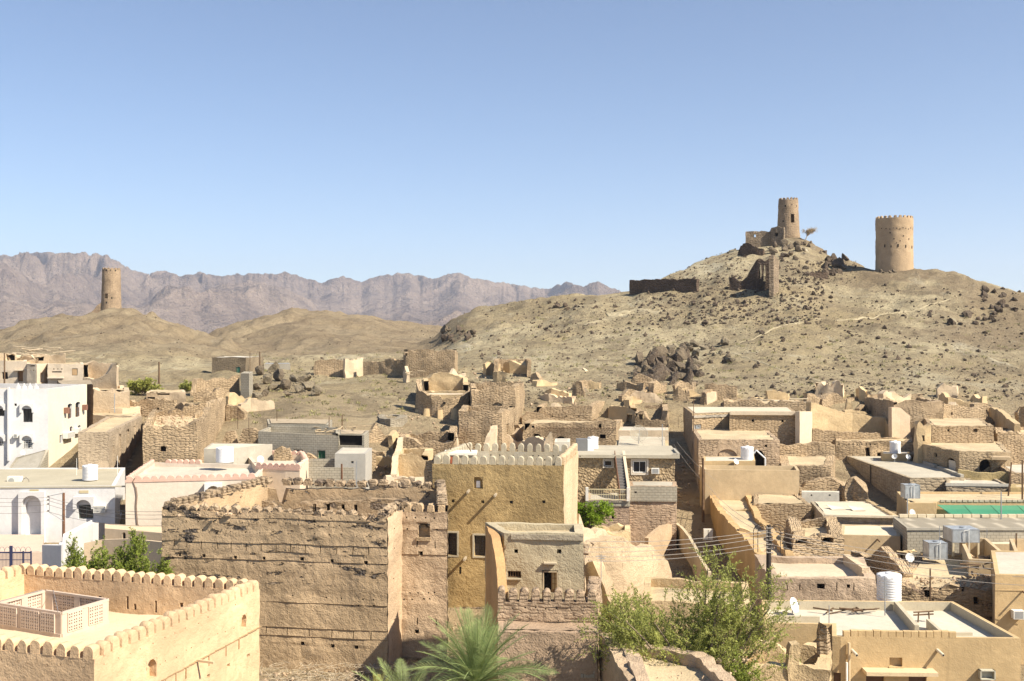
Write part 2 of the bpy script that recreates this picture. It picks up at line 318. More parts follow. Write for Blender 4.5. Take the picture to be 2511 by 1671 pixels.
# ------------------------------------------------------------------ walls
def disp(V, rough, freq=1., seed=0, course=None):
    V = np.asarray(V, float)
    if rough <= 0: return V
    x, y, z = V[:, 0]*freq, V[:, 1]*freq, V[:, 2]*freq
    dx = fbm(x*.9, y*.9, z*.9, 4, seed+1, .6); dy = fbm(x*.9, y*.9, z*.9, 4, seed+7, .6)
    V = V.copy(); V[:, 0] += rough * dx; V[:, 1] += rough * dy
    return V
def walls(pts, closed=True, thick=.4, zb=0., tops=None, ops=(), cell=.5, rough=.04, erode=0., efreq=.9, seed=0, course=None, smat=None):
    """wall along pts (x, y); tops[k] = list of (t 0..1, z) for side k or a number. ops: dicts side,s0,s1,z0,z1,depth,thru,arch,back
       -> V, F, UV, MI (0 wall, 1 dark back)"""
    n = len(pts); P = [Vector((p[0], p[1])) for p in pts]; ns = n if closed else n - 1
    E = [(P[(i+1) % n] - P[i]).normalized() for i in range(ns)]
    def inner(i):
        if closed or 0 < i < n - 1: e0, e1 = E[(i-1) % ns], E[i % ns]
        elif i == 0: e0 = e1 = E[0]
        else: e0 = e1 = E[-1]
        n0, n1 = Vector((-e0.y, e0.x)), Vector((-e1.y, e1.x)); b = (n0 + n1)
        if b.length < .2: b = n0
        b.normalize(); return P[i] + b * (thick / max(.45, b.dot(n0)))
    I = [inner(i) for i in range(n)]
    V = []; Fc = []; UV = []; MI = []
    def tz(k, t, x, y):
        tp = tops[k] if isinstance(tops, (list, tuple)) else tops
        z = np.interp(t, [a for a, _ in tp], [b for _, b in tp]) if isinstance(tp, (list, tuple)) else tp + 0. * t
        if erode:
            e = fbm(x*efreq, y*efreq, 0, 5, seed+40, .6)
            z = z + erode * np.minimum(e, .4) + erode*.35*np.round(vnoise(x*2.6, y*2.6, 0, seed+3)*1.8)/1.8
        return z
    ucum = 0.
    for k in range(ns):
        A, B = P[k], P[(k+1) % n]; Ai, Bi = I[k], I[(k+1) % n]; L = (B - A).length; nrm = Vector((E[k].y, -E[k].x))
        so = [o for o in ops if o['side'] == k]
        ss = list(np.linspace(0, L, max(2, int(L / cell) + 2)))
        ex = []
        for o in so:
            ex += [o['s0'], o['s1']] + ([.5*(o['s0']+o['s1'])] if o.get('arch') else [])
        ss = [s for s in ss if all(abs(s - e) > .06 for e in ex) or s in (0, L)] + [e for e in ex if 0 < e < L]
        ss = np.array(sorted(set(round(float(s), 4) for s in ss)))
        t = ss / L; ox = A.x + (B.x-A.x)*t; oy = A.y + (B.y-A.y)*t; ix = Ai.x + (Bi.x-Ai.x)*t; iy = Ai.y + (Bi.y-Ai.y)*t
        zt = tz(k, t, ox, oy)
        zmin = zb if not callable(zb) else 0; zmx = float(zt.max())
        lev = list(np.linspace(zb, zmx, max(2, int((zmx - zb) / cell) + 2))); exz = []
        for o in so: exz += [o['z0'], o['z1']]
        lev = [z for z in lev if all(abs(z - e) > .05 for e in exz) or z in (zb, zmx)] + [e for e in exz if zb < e < zmx]
        lev = np.array(sorted(set(round(float(z), 4) for z in lev))); nz = len(lev); nsn = len(ss)
        def sheet(X, Y, flip, side_out):
            base = len(V)
            Z = np.minimum(lev[None, :], zt[:, None]); Z[:, -1] = zt
            XX = np.repeat(X[:, None], nz, 1); YY = np.repeat(Y[:, None], nz, 1)
            if course and side_out:
                ph = (Z - zb) / course[0] + .10 * vnoise(XX*.5, YY*.5, Z*.2, 3); fr = ph - np.floor(ph)
                off = course[1] * (1 - fr) * (.6 + .4 * vnoise(XX*1.3, YY*1.3, Z*1.3, 9))
                XX = XX + nrm.x * off; YY = YY + nrm.y * off
            vv = np.stack([XX.ravel(), YY.ravel(), Z.ravel()], 1)
            vv = disp(vv, rough, 1., seed)
            V.extend(vv.tolist())
            for i in range(nsn - 1):
                sm = .5 * (ss[i] + ss[i+1])
                for j in range(nz - 1):
                    if Z[i, j+1] - Z[i, j] < 1e-3 and Z[i+1, j+1] - Z[i+1, j] < 1e-3: continue
                    zm = .5 * (lev[j] + lev[j+1]); o = None
                    for q in so:
                        if q['s0'] - .001 < sm < q['s1'] + .001 and q['z0'] - .001 < zm < q['z1'] + .001: o = q; break
                    a, b, c, d = base+i*nz+j, base+(i+1)*nz+j, base+(i+1)*nz+j+1, base+i*nz+j+1
                    uv = [(ucum+ss[i], Z[i, j]), (ucum+ss[i+1], Z[i+1, j]), (ucum+ss[i+1], Z[i+1, j+1]), (ucum+ss[i], Z[i, j+1])]
                    if o is None or (side_out and o.get('inner')) or (not side_out and not o.get('thru') and not o.get('inner')):
                        f = (a, b, c, d)
                        if flip: f = f[::-1]; uv = uv[::-1]
                        Fc.append(f); UV.extend(uv); MI.append((smat or {}).get(k, 0) if side_out else (smat or {}).get('in', 0))
                    elif side_out or o.get('inner'):
                        dp = thick if o.get('thru') else o.get('depth', .2)
                        sg = 1 if side_out else -1; off = np.array([-nrm.x*dp*sg, -nrm.y*dp*sg, 0]); q4 = [vv[x-base] for x in (a, b, c, d)]
                        kk = len(V); V.extend([(p + off).tolist() for p in q4])
                        if not o.get('thru'):
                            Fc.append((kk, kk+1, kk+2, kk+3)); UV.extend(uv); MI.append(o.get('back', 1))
                        eps = .002
                        for (u, w, tst) in ((0, 3, sm - (ss[i+1]-ss[i]) < o['s0'] or ss[i] <= o['s0']+eps), (1, 2, ss[i+1] >= o['s1']-eps), (0, 1, lev[j] <= o['z0']+eps), (3, 2, lev[j+1] >= o['z1']-eps)):
                            if tst:
                                g = (a, b, c, d); f = (g[u], g[w], kk+w, kk+u); Fc.append(f); UV.extend([uv[u], uv[w], uv[w], uv[u]]); MI.append(0)
            return base
        b0 = sheet(ox, oy, False, True); b1 = sheet(ix, iy, True, False)
        for i in range(nsn - 1):
            Fc.append((b0+i*nz+nz-1, b0+(i+1)*nz+nz-1, b1+(i+1)*nz+nz-1, b1+i*nz+nz-1))
            UV.extend([(ucum+ss[i], 50), (ucum+ss[i+1], 50), (ucum+ss[i+1], 50+thick), (ucum+ss[i], 50+thick)]); MI.append(0)
        if not closed:
            for end, i in ((k == 0, 0), (k == ns-1, nsn-1)):
                if end:
                    for j in range(nz-1):
                        f = (b0+i*nz+j, b0+i*nz+j+1, b1+i*nz+j+1, b1+i*nz+j)
                        if V[f[0]][2] >= V[f[1]][2] - 1e-3: continue
                        if i: f = f[::-1]
                        Fc.append(f); UV.extend([(0, V[f[0]][2]), (0, V[f[1]][2]), (thick, V[f[2]][2]), (thick, V[f[3]][2])]); MI.append(0)
        for o in so:                      # arched head: spandrels and soffit
            if o.get('arch'):
                hw = .5*(o['s1']-o['s0']); r = o['arch']; zc = o['z1'] - r; sc = .5*(o['s0']+o['s1']); m = 8
                dp = thick if o.get('thru') else o.get('depth', .2)
                def AP(a): 
                    x = math.cos(a); y = math.sin(a) ** (.85 if o.get('point') else 1.)
                    return (sc - hw*x, zc + r*y)
                for q in range(m):
                    a0, a1 = math.pi*q/m, math.pi*(q+1)/m; p0, p1 = AP(a0), AP(a1)
                    def W(s_, z_, o_): return (A.x+E[k].x*s_+nrm.x*o_, A.y+E[k].y*s_+nrm.y*o_, z_)
                    kk = len(V); V.extend([W(p0[0], p0[1], 0), W(p1[0], p1[1], 0), W(p1[0], o['z1'], 0), W(p0[0], o['z1'], 0), W(p0[0], p0[1], -dp), W(p1[0], p1[1], -dp)])
                    Fc.append((kk, kk+1, kk+2, kk+3)); UV.extend([(ucum+p0[0], p0[1]), (ucum+p1[0], p1[1]), (ucum+p1[0], o['z1']), (ucum+p0[0], o['z1'])]); MI.append(0)
                    Fc.append((kk, kk+4, kk+5, kk+1)); UV.extend([(0, 0)] * 4); MI.append(0)
        ucum += L
    return V, Fc, UV, MI, I
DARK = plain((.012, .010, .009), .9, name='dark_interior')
def roofmesh(I, z, rough=.03, cell=.8, sag=0., slope=None):
    """bilinear patch over four corners, or a fan"""
    if len(I) == 4:
        A, B, C, D = [Vector((p[0], p[1])) for p in I]
        nu = max(1, int(max((B-A).length, (C-D).length)/cell)+1); nv = max(1, int(max((D-A).length, (C-B).length)/cell)+1)
        V = []; Fc = []; UV = []
        zz = z if hasattr(z, '__len__') else (z,)*4
        for i in range(nu+1):
            for j in range(nv+1):
                u, v = i/nu, j/nv; p = A*(1-u)*(1-v)+B*u*(1-v)+C*u*v+D*(1-u)*v
                h = zz[0]*(1-u)*(1-v)+zz[1]*u*(1-v)+zz[2]*u*v+zz[3]*(1-u)*v - sag*4*u*(1-u)*4*v*(1-v)
                V.append((p.x, p.y, h))
        V = np.array(V); V[:, 2] += rough * fbm(V[:, 0]*.7, V[:, 1]*.7, 0, 3, 5)
        for i in range(nu):
            for j in range(nv):
                a = i*(nv+1)+j; f = (a, a+nv+1, a+nv+2, a+1); Fc.append(f); UV.extend([(V[q][0], V[q][1]) for q in f])
        return V, Fc, UV
    zz = z if not hasattr(z, '__len__') else z[0]
    V = [(p[0], p[1], zz) for p in I]; f = tuple(range(len(V)))
    return V, [f], [(v[0], v[1]) for v in V]
class B: pass
def rect(pl, pr, d, depth, rot=0.):
    A = Vector(Pd(pl, d)); e = Vector((math.cos(R(rot)), math.sin(R(rot)))); k = (pr - CX) / FP
    s = (k * A.y - A.x) / (e.x - k * e.y); q = A + e * s; nrm = Vector((-e.y, e.x)) * depth
    return [tuple(A), tuple(q), tuple(q+nrm), tuple(A+nrm)]
def quadf(*pd): return [Pd(*p) for p in pd]
def conv_ops(frs, ops):
    out = []
    for o in ops:
        o = dict(o)
        if 'box' in o:
            x0, y0, x1, y1 = o['box']; fr = frs[o['side']]
            s0, _ = fr.sz(x0, y0); s1, _ = fr.sz(x1, y0); sm = .5*(s0+s1); d = fr.P.y + fr.e.y * sm
            o.update(s0=min(s0, s1), s1=max(s0, s1), z0=Zp(y1, d), z1=Zp(y0, d))
            if 'arch' in o and o['arch'] is True: o['arch'] = min(.5*(o['s1']-o['s0']), .6*(o['z1']-o['z0']))
            if 'archp' in o: o['arch'] = o['archp']/FP*d
        out.append(o)
    return out
def foot_depth(px, py):
    h = hit(px, py); return h.y if h is not None else 250.
def hole(side, px, py, w=3., h=None, depth=.3): h = h or w; return dict(side=side, box=(px-w/2, py-h/2, px+w/2, py+h/2), depth=depth)
def building(name, label, foot, yt=None, z=None, cat='house', par=.35, thick=.35, mat=None, roofmat=None, ops=(), tops=None, rough=.04,
             erode=0., cell=.5, base=None, roof=True, closed=True, group=None, course=None, seed=0, rz=None, efreq=.9, sag=0., smat=None, extra=()):
    b = B(); b.foot = foot
    b.zt = z if z is not None else Zp(yt, foot[0][1])
    n = len(foot); b.fr = [Fr(foot[i], foot[(i+1) % n]) for i in range(n if closed else n-1)]
    tz = [T(*p) for p in foot]; b.zb = (base if base is not None else min(tz) - .5)
    c = Vector((sum(p[0] for p in foot)/n, sum(p[1] for p in foot)/n, 0)); c.z = max(b.zb, min(tz))
    b.root = root(name, label, cat, c, group); b.c = c; b.root['kind'] = 'thing'
    tp = [b.zt] * len(b.fr)
    for k, v in (tops or {}).items():
        if isinstance(v, (list, tuple)):
            fr = b.fr[k]; l = []
            for px, py in v:
                s, zz = fr.sz(px, py); l.append((s / fr.L, zz))
            tp[k] = sorted(l)
        else: tp[k] = v
    b.ops = conv_ops(b.fr, ops)
    V, Fc, UV, MI, I = walls(foot, closed, thick, b.zb, tp, b.ops, cell, rough, erode, efreq, seed or int(abs(c.x)*7+c.y), course, smat)
    V = np.array(V) - np.array(c)
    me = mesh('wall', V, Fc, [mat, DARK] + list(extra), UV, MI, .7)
    b.wall = put('wall', me, b.root); b.mat = mat
    if roof:
        rzz = rz if rz is not None else b.zt - par
        V, Fc, UV = roofmesh(I, rzz, .03 if rough < .03 else .07, sag=sag)
        me = mesh('roof', np.array(V) - np.array(c), Fc, roofmat or mat, UV, smooth=9)
        put('roof', me, b.root)
    return b
def ruin(name, label, pts, mat, thick=.5, zb=None, erode=.35, rough=.09, cell=.32, ops=(), cat='ruined wall', group=None, efreq=1., base=None):
    """free-standing wall; pts = (px, d, py of the top)"""
    xy = [Pd(p[0], p[1]) for p in pts]; zt = [Zp(p[2], p[1]) for p in pts]
    tops = [[(0, zt[i]), (1, zt[i+1])] for i in range(len(pts)-1)]
    fr = [Fr(xy[i], xy[i+1]) for i in range(len(pts)-1)]
    b = B(); b.fr = fr; b.foot = xy; b.zb = min(T(*p) for p in xy) - .5 if base is None else base
    c = Vector((sum(p[0] for p in xy)/len(xy), sum(p[1] for p in xy)/len(xy), b.zb + .5)); b.c = c
    V, Fc, UV, MI, I = walls(xy, False, thick, b.zb, tops, conv_ops(fr, ops), cell, rough, erode, efreq, int(abs(c.x)*5+c.y))
    me = mesh(name, np.array(V) - np.array(c), Fc, [mat, DARK], UV, MI, .8)
    b.root = put(name, me, None, c, label=label, cat=cat, group=group, kind='thing'); return b
def window(b, side, box, depth=.14, frame=.05, fm=None, pm=None, bars=(1, 1), name='window', arch=False, proud=0., label=None):
    """frame and pane set inside an opening cut with the same box"""
    fr = b.fr[side]; x0, y0, x1, y1 = box; s0, _ = fr.sz(x0, y0); s1, _ = fr.sz(x1, y0); d = fr.P.y + fr.e.y*.5*(s0+s1)
    s0, s1 = min(s0, s1), max(s0, s1); z0, z1 = Zp(y1, d), Zp(y0, d)
    m = MB(); o = proud if proud else -depth
    f = frame
    for a in ((s0, s0+f, z0, z1), (s1-f, s1, z0, z1), (s0+f, s1-f, z0, z0+f), (s0+f, s1-f, z1-f, z1)): m.fbox(fr, a[0], a[1], o-.05, o, a[2], a[3])
    for i in range(1, bars[0]+1): s = s0+(s1-s0)*i/(bars[0]+1); m.fbox(fr, s-.015, s+.015, o-.045, o-.01, z0+f, z1-f)
    for i in range(1, bars[1]+1): zz = z0+(z1-z0)*i/(bars[1]+1); m.fbox(fr, s0+f, s1-f, o-.04, o-.015, zz-.015, zz+.015)
    w = m.make(name, fm or WHITE, b.root, b.c, label=label)
    g = MB(); g.fbox(fr, s0+f*.5, s1-f*.5, o-.07, o-.055, z0+f*.5, z1-f*.5); g.make('pane', pm or GLASS, w, b.c)
    w_loc = w.location.copy()
    return w
WHITE = plain((.78, .77, .73), .7, name='white_paint')
GLASS = plain((.02, .024, .03), .12, name='window_glass', spec=.5)
WOOD = plain((.13, .08, .045), .8, var=.3, name='weathered_wood')
RUST = plain((.16, .08, .045), .75, var=.3, name='rusty_metal')
STEEL = plain((.35, .37, .39), .45, .5, .15, name='galvanised_steel', dirt=.3)
# ------------------------------------------------------------------ ground
def ground_material():
    m, nt, b = _mat('stony_desert'); L = nt.links; p = pos(nt)
    big = noise(nt, p, .028, 4, .6, .6); mid = noise(nt, p, .22, 5, .65); fin = noise(nt, p, 1.9, 5, .7); gr = noise(nt, p, 7., 3, .7)
    c = mixc(nt, ramp(nt, big, .35, .65), (.355, .285, .170), (.47, .40, .26))
    c = mixc(nt, ramp(nt, mid, .42, .7), c, (.265, .215, .14))
    pale = noise(nt, pos(nt, (1, .35, 1)), .11, 5, .7, 1.2)
    c = mixc(nt, mth(nt, 'MULTIPLY', ramp(nt, pale, .58, .7), .75), c, (.50, .45, .33))
    c = mixc(nt, mth(nt, 'MULTIPLY', ramp(nt, fin, .52, .66), .5), c, (.13, .11, .08))
    c = mixc(nt, mth(nt, 'MULTIPLY', ramp(nt, gr, .55, .7), .5), c, (.10, .085, .065))
    vo = N(nt, 'ShaderNodeTexVoronoi', inp={'Scale': .95, 'Randomness': 1.}); L.new(p, vo.inputs['Vector'])
    st = ramp(nt, vo.outputs['Distance'], .20, .13)
    st = mth(nt, 'MULTIPLY', st, ramp(nt, noise(nt, p, .12, 3, .6), .45, .6))
    c = mixc(nt, mth(nt, 'MULTIPLY', st, .75), c, (.085, .07, .055))
    # browner sandy earth inside the town
    sx = nt.nodes.new('ShaderNodeSeparateXYZ'); L.new(p, sx.inputs[0])
    c = mixc(nt, ramp(nt, sx.outputs[1], 175, 95), c, mixc(nt, .65, c, (.36, .27, .17)))
    # darker, reddish slope to the right of the towers
    rr = mth(nt, 'MULTIPLY', ramp(nt, sx.outputs[0], 55, 80), ramp(nt, noise(nt, p, .05, 4, .6), .35, .6))
    c = mixc(nt, mth(nt, 'MULTIPLY', rr, .65), c, (.185, .135, .088))
    pt = noise(nt, pos(nt, (1, .6, 1)), .075, 6, .72, .8); c = mixc(nt, mth(nt, 'MULTIPLY', ramp(nt, pt, .54, .62), .55), c, (.17, .135, .09)); c = mixc(nt, mth(nt, 'MULTIPLY', ramp(nt, pt, .42, .34), .5), c, (.46, .41, .29))
    brown = ramp(nt, sx.outputs[1], 215, 260); brown = mth(nt, 'MULTIPLY', brown, ramp(nt, sx.outputs[0], 0, -25))
    c = mixc(nt, mth(nt, 'MULTIPLY', brown, .65), c, mixc(nt, ramp(nt, noise(nt, p, .09, 5, .7), .4, .62), (.26, .20, .13), (.17, .125, .085)))
    n1 = bump(nt, fin, .55, 1., bump(nt, mid, 1.6)); n2 = bump(nt, gr, .16, 1., n1); n3 = bump(nt, mth(nt, 'MULTIPLY', st, 1.), .3, 1., n2)
    gl = noise(nt, pos(nt, (1, .4, 1)), .16, 6, .75, 1.5); c = mixc(nt, mth(nt, 'MULTIPLY', ramp(nt, gl, .56, .64), .4), c, (.15, .115, .075))
    L.new(c, b.inputs['Base Color']); L.new(n3, b.inputs['Normal']); b.inputs['Roughness'].default_value = 1.; b.inputs['Specular IOR Level'].default_value = .1
    return m
GM = ground_material()
def grid_object(name, X, Y, Z, mat, kind='structure', **k):
    nu, nv = X.shape; me = bpy.data.meshes.new(name)
    V = np.stack([X.ravel(), Y.ravel(), Z.ravel()], 1); idx = np.arange(nu*nv).reshape(nu, nv)
    Fq = np.stack([idx[:-1, :-1].ravel(), idx[1:, :-1].ravel(), idx[1:, 1:].ravel(), idx[:-1, 1:].ravel()], 1)
    me.vertices.add(len(V)); me.vertices.foreach_set('co', V.ravel()); me.loops.add(Fq.size); me.loops.foreach_set('vertex_index', Fq.ravel())
    me.polygons.add(len(Fq)); me.polygons.foreach_set('loop_start', np.arange(0, Fq.size, 4)); me.polygons.foreach_set('loop_total', np.full(len(Fq), 4))
    me.update(calc_edges=True); me.validate(); me.materials.append(mat); me.polygons.foreach_set('use_smooth', [True]*len(Fq))
    return put(name, me, kind=kind, **k)
pxs = np.arange(-1300, 3800, 7.); ds = [14.]
while ds[-1] < 900: ds.append(ds[-1] * (1.0095 if ds[-1] > 110 else 1.02))
while ds[-1] < 3300: ds.append(ds[-1] * 1.05)
PX, DD = np.meshgrid(pxs, np.array(ds), indexing='ij')
GX = (PX - CX) / FP * DD; GZ = Tn(GX, DD)
GZ = np.maximum(GZ, CZ - 34 + 2*fbm(GX/90, DD/90, 0, 3, 2))
grid_object('ground', GX, DD, GZ, GM)
a = np.linspace(-9000, 9000, 14); QX, QY = np.meshgrid(a, np.linspace(-1500, 12500, 14), indexing='ij')
grid_object('desert_plain', QX, QY, QX*0 + CZ - 37.5, GM)

# ------------------------------------------------------------------ mountains
def mountain_material():
    m, nt, b = _mat('bare_mountain_rock'); L = nt.links; p = pos(nt)
    n1 = noise(nt, p, .0016, 5, .65, .5); n2 = noise(nt, pos(nt, (1, 1, .5)), .009, 6, .7); n3 = noise(nt, p, .04, 4, .7)
    c = mixc(nt, ramp(nt, n1, .35, .65), (.18, .137, .114), (.27, .21, .17))
    c = mixc(nt, mth(nt, 'MULTIPLY', ramp(nt, n2, .45, .7), .7), c, (.07, .056, .05))
    c = mixc(nt, mth(nt, 'MULTIPLY', ramp(nt, n3, .5, .72), .45), c, (.34, .28, .21))
    L.new(c, b.inputs['Base Color']); L.new(bump(nt, n3, 16., 1., bump(nt, n2, 75.)), b.inputs['Normal']); b.inputs['Roughness'].default_value = 1; b.inputs['Specular IOR Level'].default_value = 0
    return m
SIL = [(-900, 690), (-500, 640), (-250, 650), (-60, 628), (0, 622), (30, 626), (60, 617), (120, 618), (160, 619), (202, 618), (240, 624), (262, 624), (300, 646), (325, 661),
       (370, 669), (406, 661), (440, 675), (485, 668), (540, 676), (600, 672), (660, 671), (700, 665), (745, 681), (790, 692), (840, 677), (885, 690), (930, 675), (965, 670),
       (1000, 668), (1060, 681), (1120, 668), (1160, 680), (1220, 690), (1300, 703), (1345, 706), (1383, 692), (1430, 699), (1465, 689), (1500, 702), (1530, 715), (1600, 730),
       (1800, 745), (2200, 760), (2700, 740), (3500, 760)]
mp = np.arange(-900, 3500, 3.4); md = np.geomspace(3400, 7600, 320)
MP, MD = np.meshgrid(mp, md, indexing='ij'); MX = (MP - CX) / FP * MD
wx = MX + 260*fbm(MX/900, MD/900, 0, 3, 31); wy = MD + 260*fbm(MX/900, MD/900, 0, 3, 47)
r = 0; amp = 1.; f = 1.; prev = 1.
for i in range(8):
    n = 1 - np.abs(vnoise(wx/850*f + 9*i, wy/1050*f, 0, 60+i)) * 1.9
    n = np.clip(n, 0, 1) ** 1.5 * prev; r = r + n * amp; prev = np.clip(n * 1.6, .25, 1); amp *= .58; f *= 2.02
tt = (MD - 3400) / (6700 - 3400)
env = np.clip(tt, 0, 1) ** .9 * np.where(MD > 6700, np.clip(1 - (MD - 6700) / 1200, 0, 1), 1)
raw = env * (.34 + .62 * r / r.max() + .25*np.clip(tt,0,1)) + .14*np.clip(tt*6,0,1)*(r/r.max())*np.clip(1.2-tt,0,1)
ang = raw / MD
k = ang.max(1); ker = np.ones(9)/9; ks = np.convolve(np.pad(k, 4, 'edge'), ker, 'valid')
tg = (CY + 4 - np.interp(mp, [s[0] for s in SIL], [s[1] for s in SIL])) / FP
tg = tg + .0009*fbm(mp/13., 0*mp, 0, 5, 77, .6)
raw = raw * (tg / ks)[:, None]
resid = tg / (raw / MD).max(1)
wgt = np.clip(tt, 0, 1.) ** 2.5
MZ = raw * (1 + (resid - 1)[:, None] * wgt) + CZ - 14
grid_object('mountain_range', MX, MD, MZ, mountain_material())

# ------------------------------------------------------------------ air between here and the mountains
hz = MB(); hz.box(-9200, 9200, -1600, 12700, CZ-38.6, 900)
hm = bpy.data.materials.new('haze'); hm.use_nodes = True; nt = hm.node_tree; nt.nodes.clear()
pv = nt.nodes.new('ShaderNodeVolumePrincipled'); out = nt.nodes.new('ShaderNodeOutputMaterial'); nt.links.new(pv.outputs[0], out.inputs['Volume'])
pv.inputs['Color'].default_value = (.66, .74, .92, 1); pv.inputs['Density'].default_value = 7.0e-5; pv.inputs['Anisotropy'].default_value = .2
hz.make('haze', hm, None, (0, 0, 0), kind='stuff')

def ribbon(name, px, w, mat, off=.10, n=60):
    P = [hit(x, y) for x, y in px]; P = [p for p in P if p is not None]; A = np.array([(p.x, p.y) for p in P]); t = np.linspace(0, len(A)-1, n)
    X = np.interp(t, range(len(A)), A[:, 0]); Y = np.interp(t, range(len(A)), A[:, 1]); k = np.ones(5)/5; X[2:-2] = np.convolve(X, k, 'valid'); Y[2:-2] = np.convolve(Y, k, 'valid')
    dx, dy = np.gradient(X), np.gradient(Y); L = np.hypot(dx, dy)+1e-6; ww = w*(.6+.5*np.abs(vnoise(t*.9, t*0, 0, 5))); V = []
    for s_ in (-1, -.5, 0, .5, 1): V.append(np.stack([X-dy/L*ww*s_, Y+dx/L*ww*s_], 1))
    V = np.array(V); Z = Tn(V[..., 0], V[..., 1])+off-.12*np.abs(np.array([-1, -.5, 0, .5, 1]))[:, None]**2
    grid_object(name, V[..., 0], V[..., 1], Z, mat)
PATHM = mud((.36, .305, .20), .12, relief=.04, streak=0)
ribbon('path', [(2330, 735), (2250, 760), (2150, 775), (2000, 782), (1930, 796), (1860, 826), (1800, 850)], .28, PATHM)
ribbon('path', [(1800, 868), (1880, 895), (1960, 925), (2050, 948)], .3, PATHM)
ribbon('path', [(1860, 600), (1890, 612), (1925, 622), (1960, 640)], .4, PATHM)
ribbon('path', [(1490, 775), (1560, 762), (1620, 768)], 1.4, PATHM)
ribbon('path', [(1430, 800), (1500, 780), (1570, 760)], .9, PATHM)
# ------------------------------------------------------------------ kit of repeated pieces
def extr(prof, t, batter=0., mats=None, name='merlon', bulge=0., seed=0, rough=0.):
    """extrude an x-z outline by t along y (centred); rounds the edges a little"""
    n = len(prof); V = []; Fc = []
    lay = [(-t/2, .90), (-t/2*.75, .985), (0, 1.), (t/2*.75, .985), (t/2, .90)]
    zc = max(p[1] for p in prof) * .35
    for y, k in lay:
        for x, z in prof: V.append((x*k, y, z if z <= .001 else zc + (z - zc) * k))
    if rough:
        A = np.array(V); A[:, 2] += rough * np.where(A[:, 2] > .02, fbm(A[:, 0]*5+seed*3.7, A[:, 1]*5, A[:, 2]*5, 3, seed), 0)
        A[:, 0] += rough * fbm(A[:, 0]*5+seed*3.7, A[:, 1]*5, A[:, 2]*5, 3, seed+9); A[:, 1] += rough * .7 * fbm(A[:, 0]*5, A[:, 1]*5+seed*1.7, A[:, 2]*5, 3, seed+19); V = A.tolist()
    for j in range(len(lay)-1):
        for i in range(n): q = (i+1) % n; Fc.append((j*n+i, j*n+q, (j+1)*n+q, (j+1)*n+i))
    Fc.append(tuple(reversed(range(n)))); Fc.append(tuple((len(lay)-1)*n+i for i in range(n)))
    Fc = [f[::-1] for f in Fc]
    uv = []
    for f in Fc: uv += [(V[i][0], V[i][2]) for i in f]
    return mesh(name, V, Fc, mats, uv, smooth=.9)
def round_prof(w, h, m=10, pw=1.): 
    r = w/2; zc = h - r*pw; return [(-r, 0)] + [(-r*math.cos(math.pi*i/m), zc + r*pw*math.sin(math.pi*i/m)) for i in range(m+1)] + [(r, 0)]
def sq_prof(w, h): return [(-w/2, 0), (-w/2, h*.5), (-w/2, h*.96), (-w/2*.9, h), (0, h), (w/2*.9, h), (w/2, h*.96), (w/2, h*.5), (w/2, 0)]
def lump_prof(w, h, s):
    rnd = random.Random(s); m = 9
    return [(-w/2, 0)] + [(-w/2*(.8+.4*rnd.random())*math.cos(math.pi*i/m), h*.45 + h*.55*math.sin(math.pi*i/m)*(.72+.5*rnd.random())) for i in range(m+1)] + [(w/2, 0)]
def merlons(b, side, z, meshes, pitch=None, n=None, s0=None, s1=None, off=None, skip=(), jz=0., name='merlon', thick=.4, zf=None, jrot=0.):
    fr = b.fr[side]; s0 = .0 if s0 is None else s0; s1 = fr.L if s1 is None else s1
    n = n or max(1, int(round((s1-s0)/pitch))); st = (s1-s0)/n; off = -thick/2 if off is None else off
    for i in range(n):
        s = s0 + st*(i+.5)
        if any(a <= s <= c for a, c in skip): continue
        zz = zf(s) if zf else z
        p = fr.pt(s, off, zz + random.uniform(-jz, jz) - .01) - b.c
        put(name, random.choice(meshes), b.root, p, math.atan2(fr.e.y, fr.e.x) + random.uniform(-jrot-.03, jrot+.03), scale=(random.uniform(.92, 1.06), random.uniform(.95, 1.05), random.uniform(.90, 1.06)))
def on_px(b, side, px, py): s, z = b.fr[side].sz(px, py); return s, z
def spout(b, side, px, py, length=.55, w=.1, mat=None, name='rain_spout', drop=.06):
    s, z = on_px(b, side, px, py); fr = b.fr[side]; m = MB()
    m.hexa([fr.pt(s-w/2, length, z-w-drop), fr.pt(s+w/2, length, z-w-drop), fr.pt(s+w/2, -.1, z-w), fr.pt(s-w/2, -.1, z-w),
            fr.pt(s-w/2, length, z-drop), fr.pt(s+w/2, length, z-drop), fr.pt(s+w/2, -.1, z), fr.pt(s-w/2, -.1, z)])
    return m.make(name, mat or WOOD, b.root, b.c)
def slab(b, side, box, o0, o1, mat, name, label=None, sub=None):
    """box part on a wall face: pixel box on the wall plane, from offset o0 to o1 outwards"""
    fr = b.fr[side]; s0, _ = fr.sz(box[0], box[1]); s1, _ = fr.sz(box[2], box[1]); d = fr.P.y + fr.e.y*.5*(s0+s1)
    m = MB(); m.fbox(fr, min(s0, s1), max(s0, s1), o0, o1, Zp(box[3], d), Zp(box[1], d))
    return m.make(name, mat, b.root, b.c, label=label)
PLASTIC = plain((.74, .74, .75), .45, var=.03, name='white_plastic', dirt=.12)
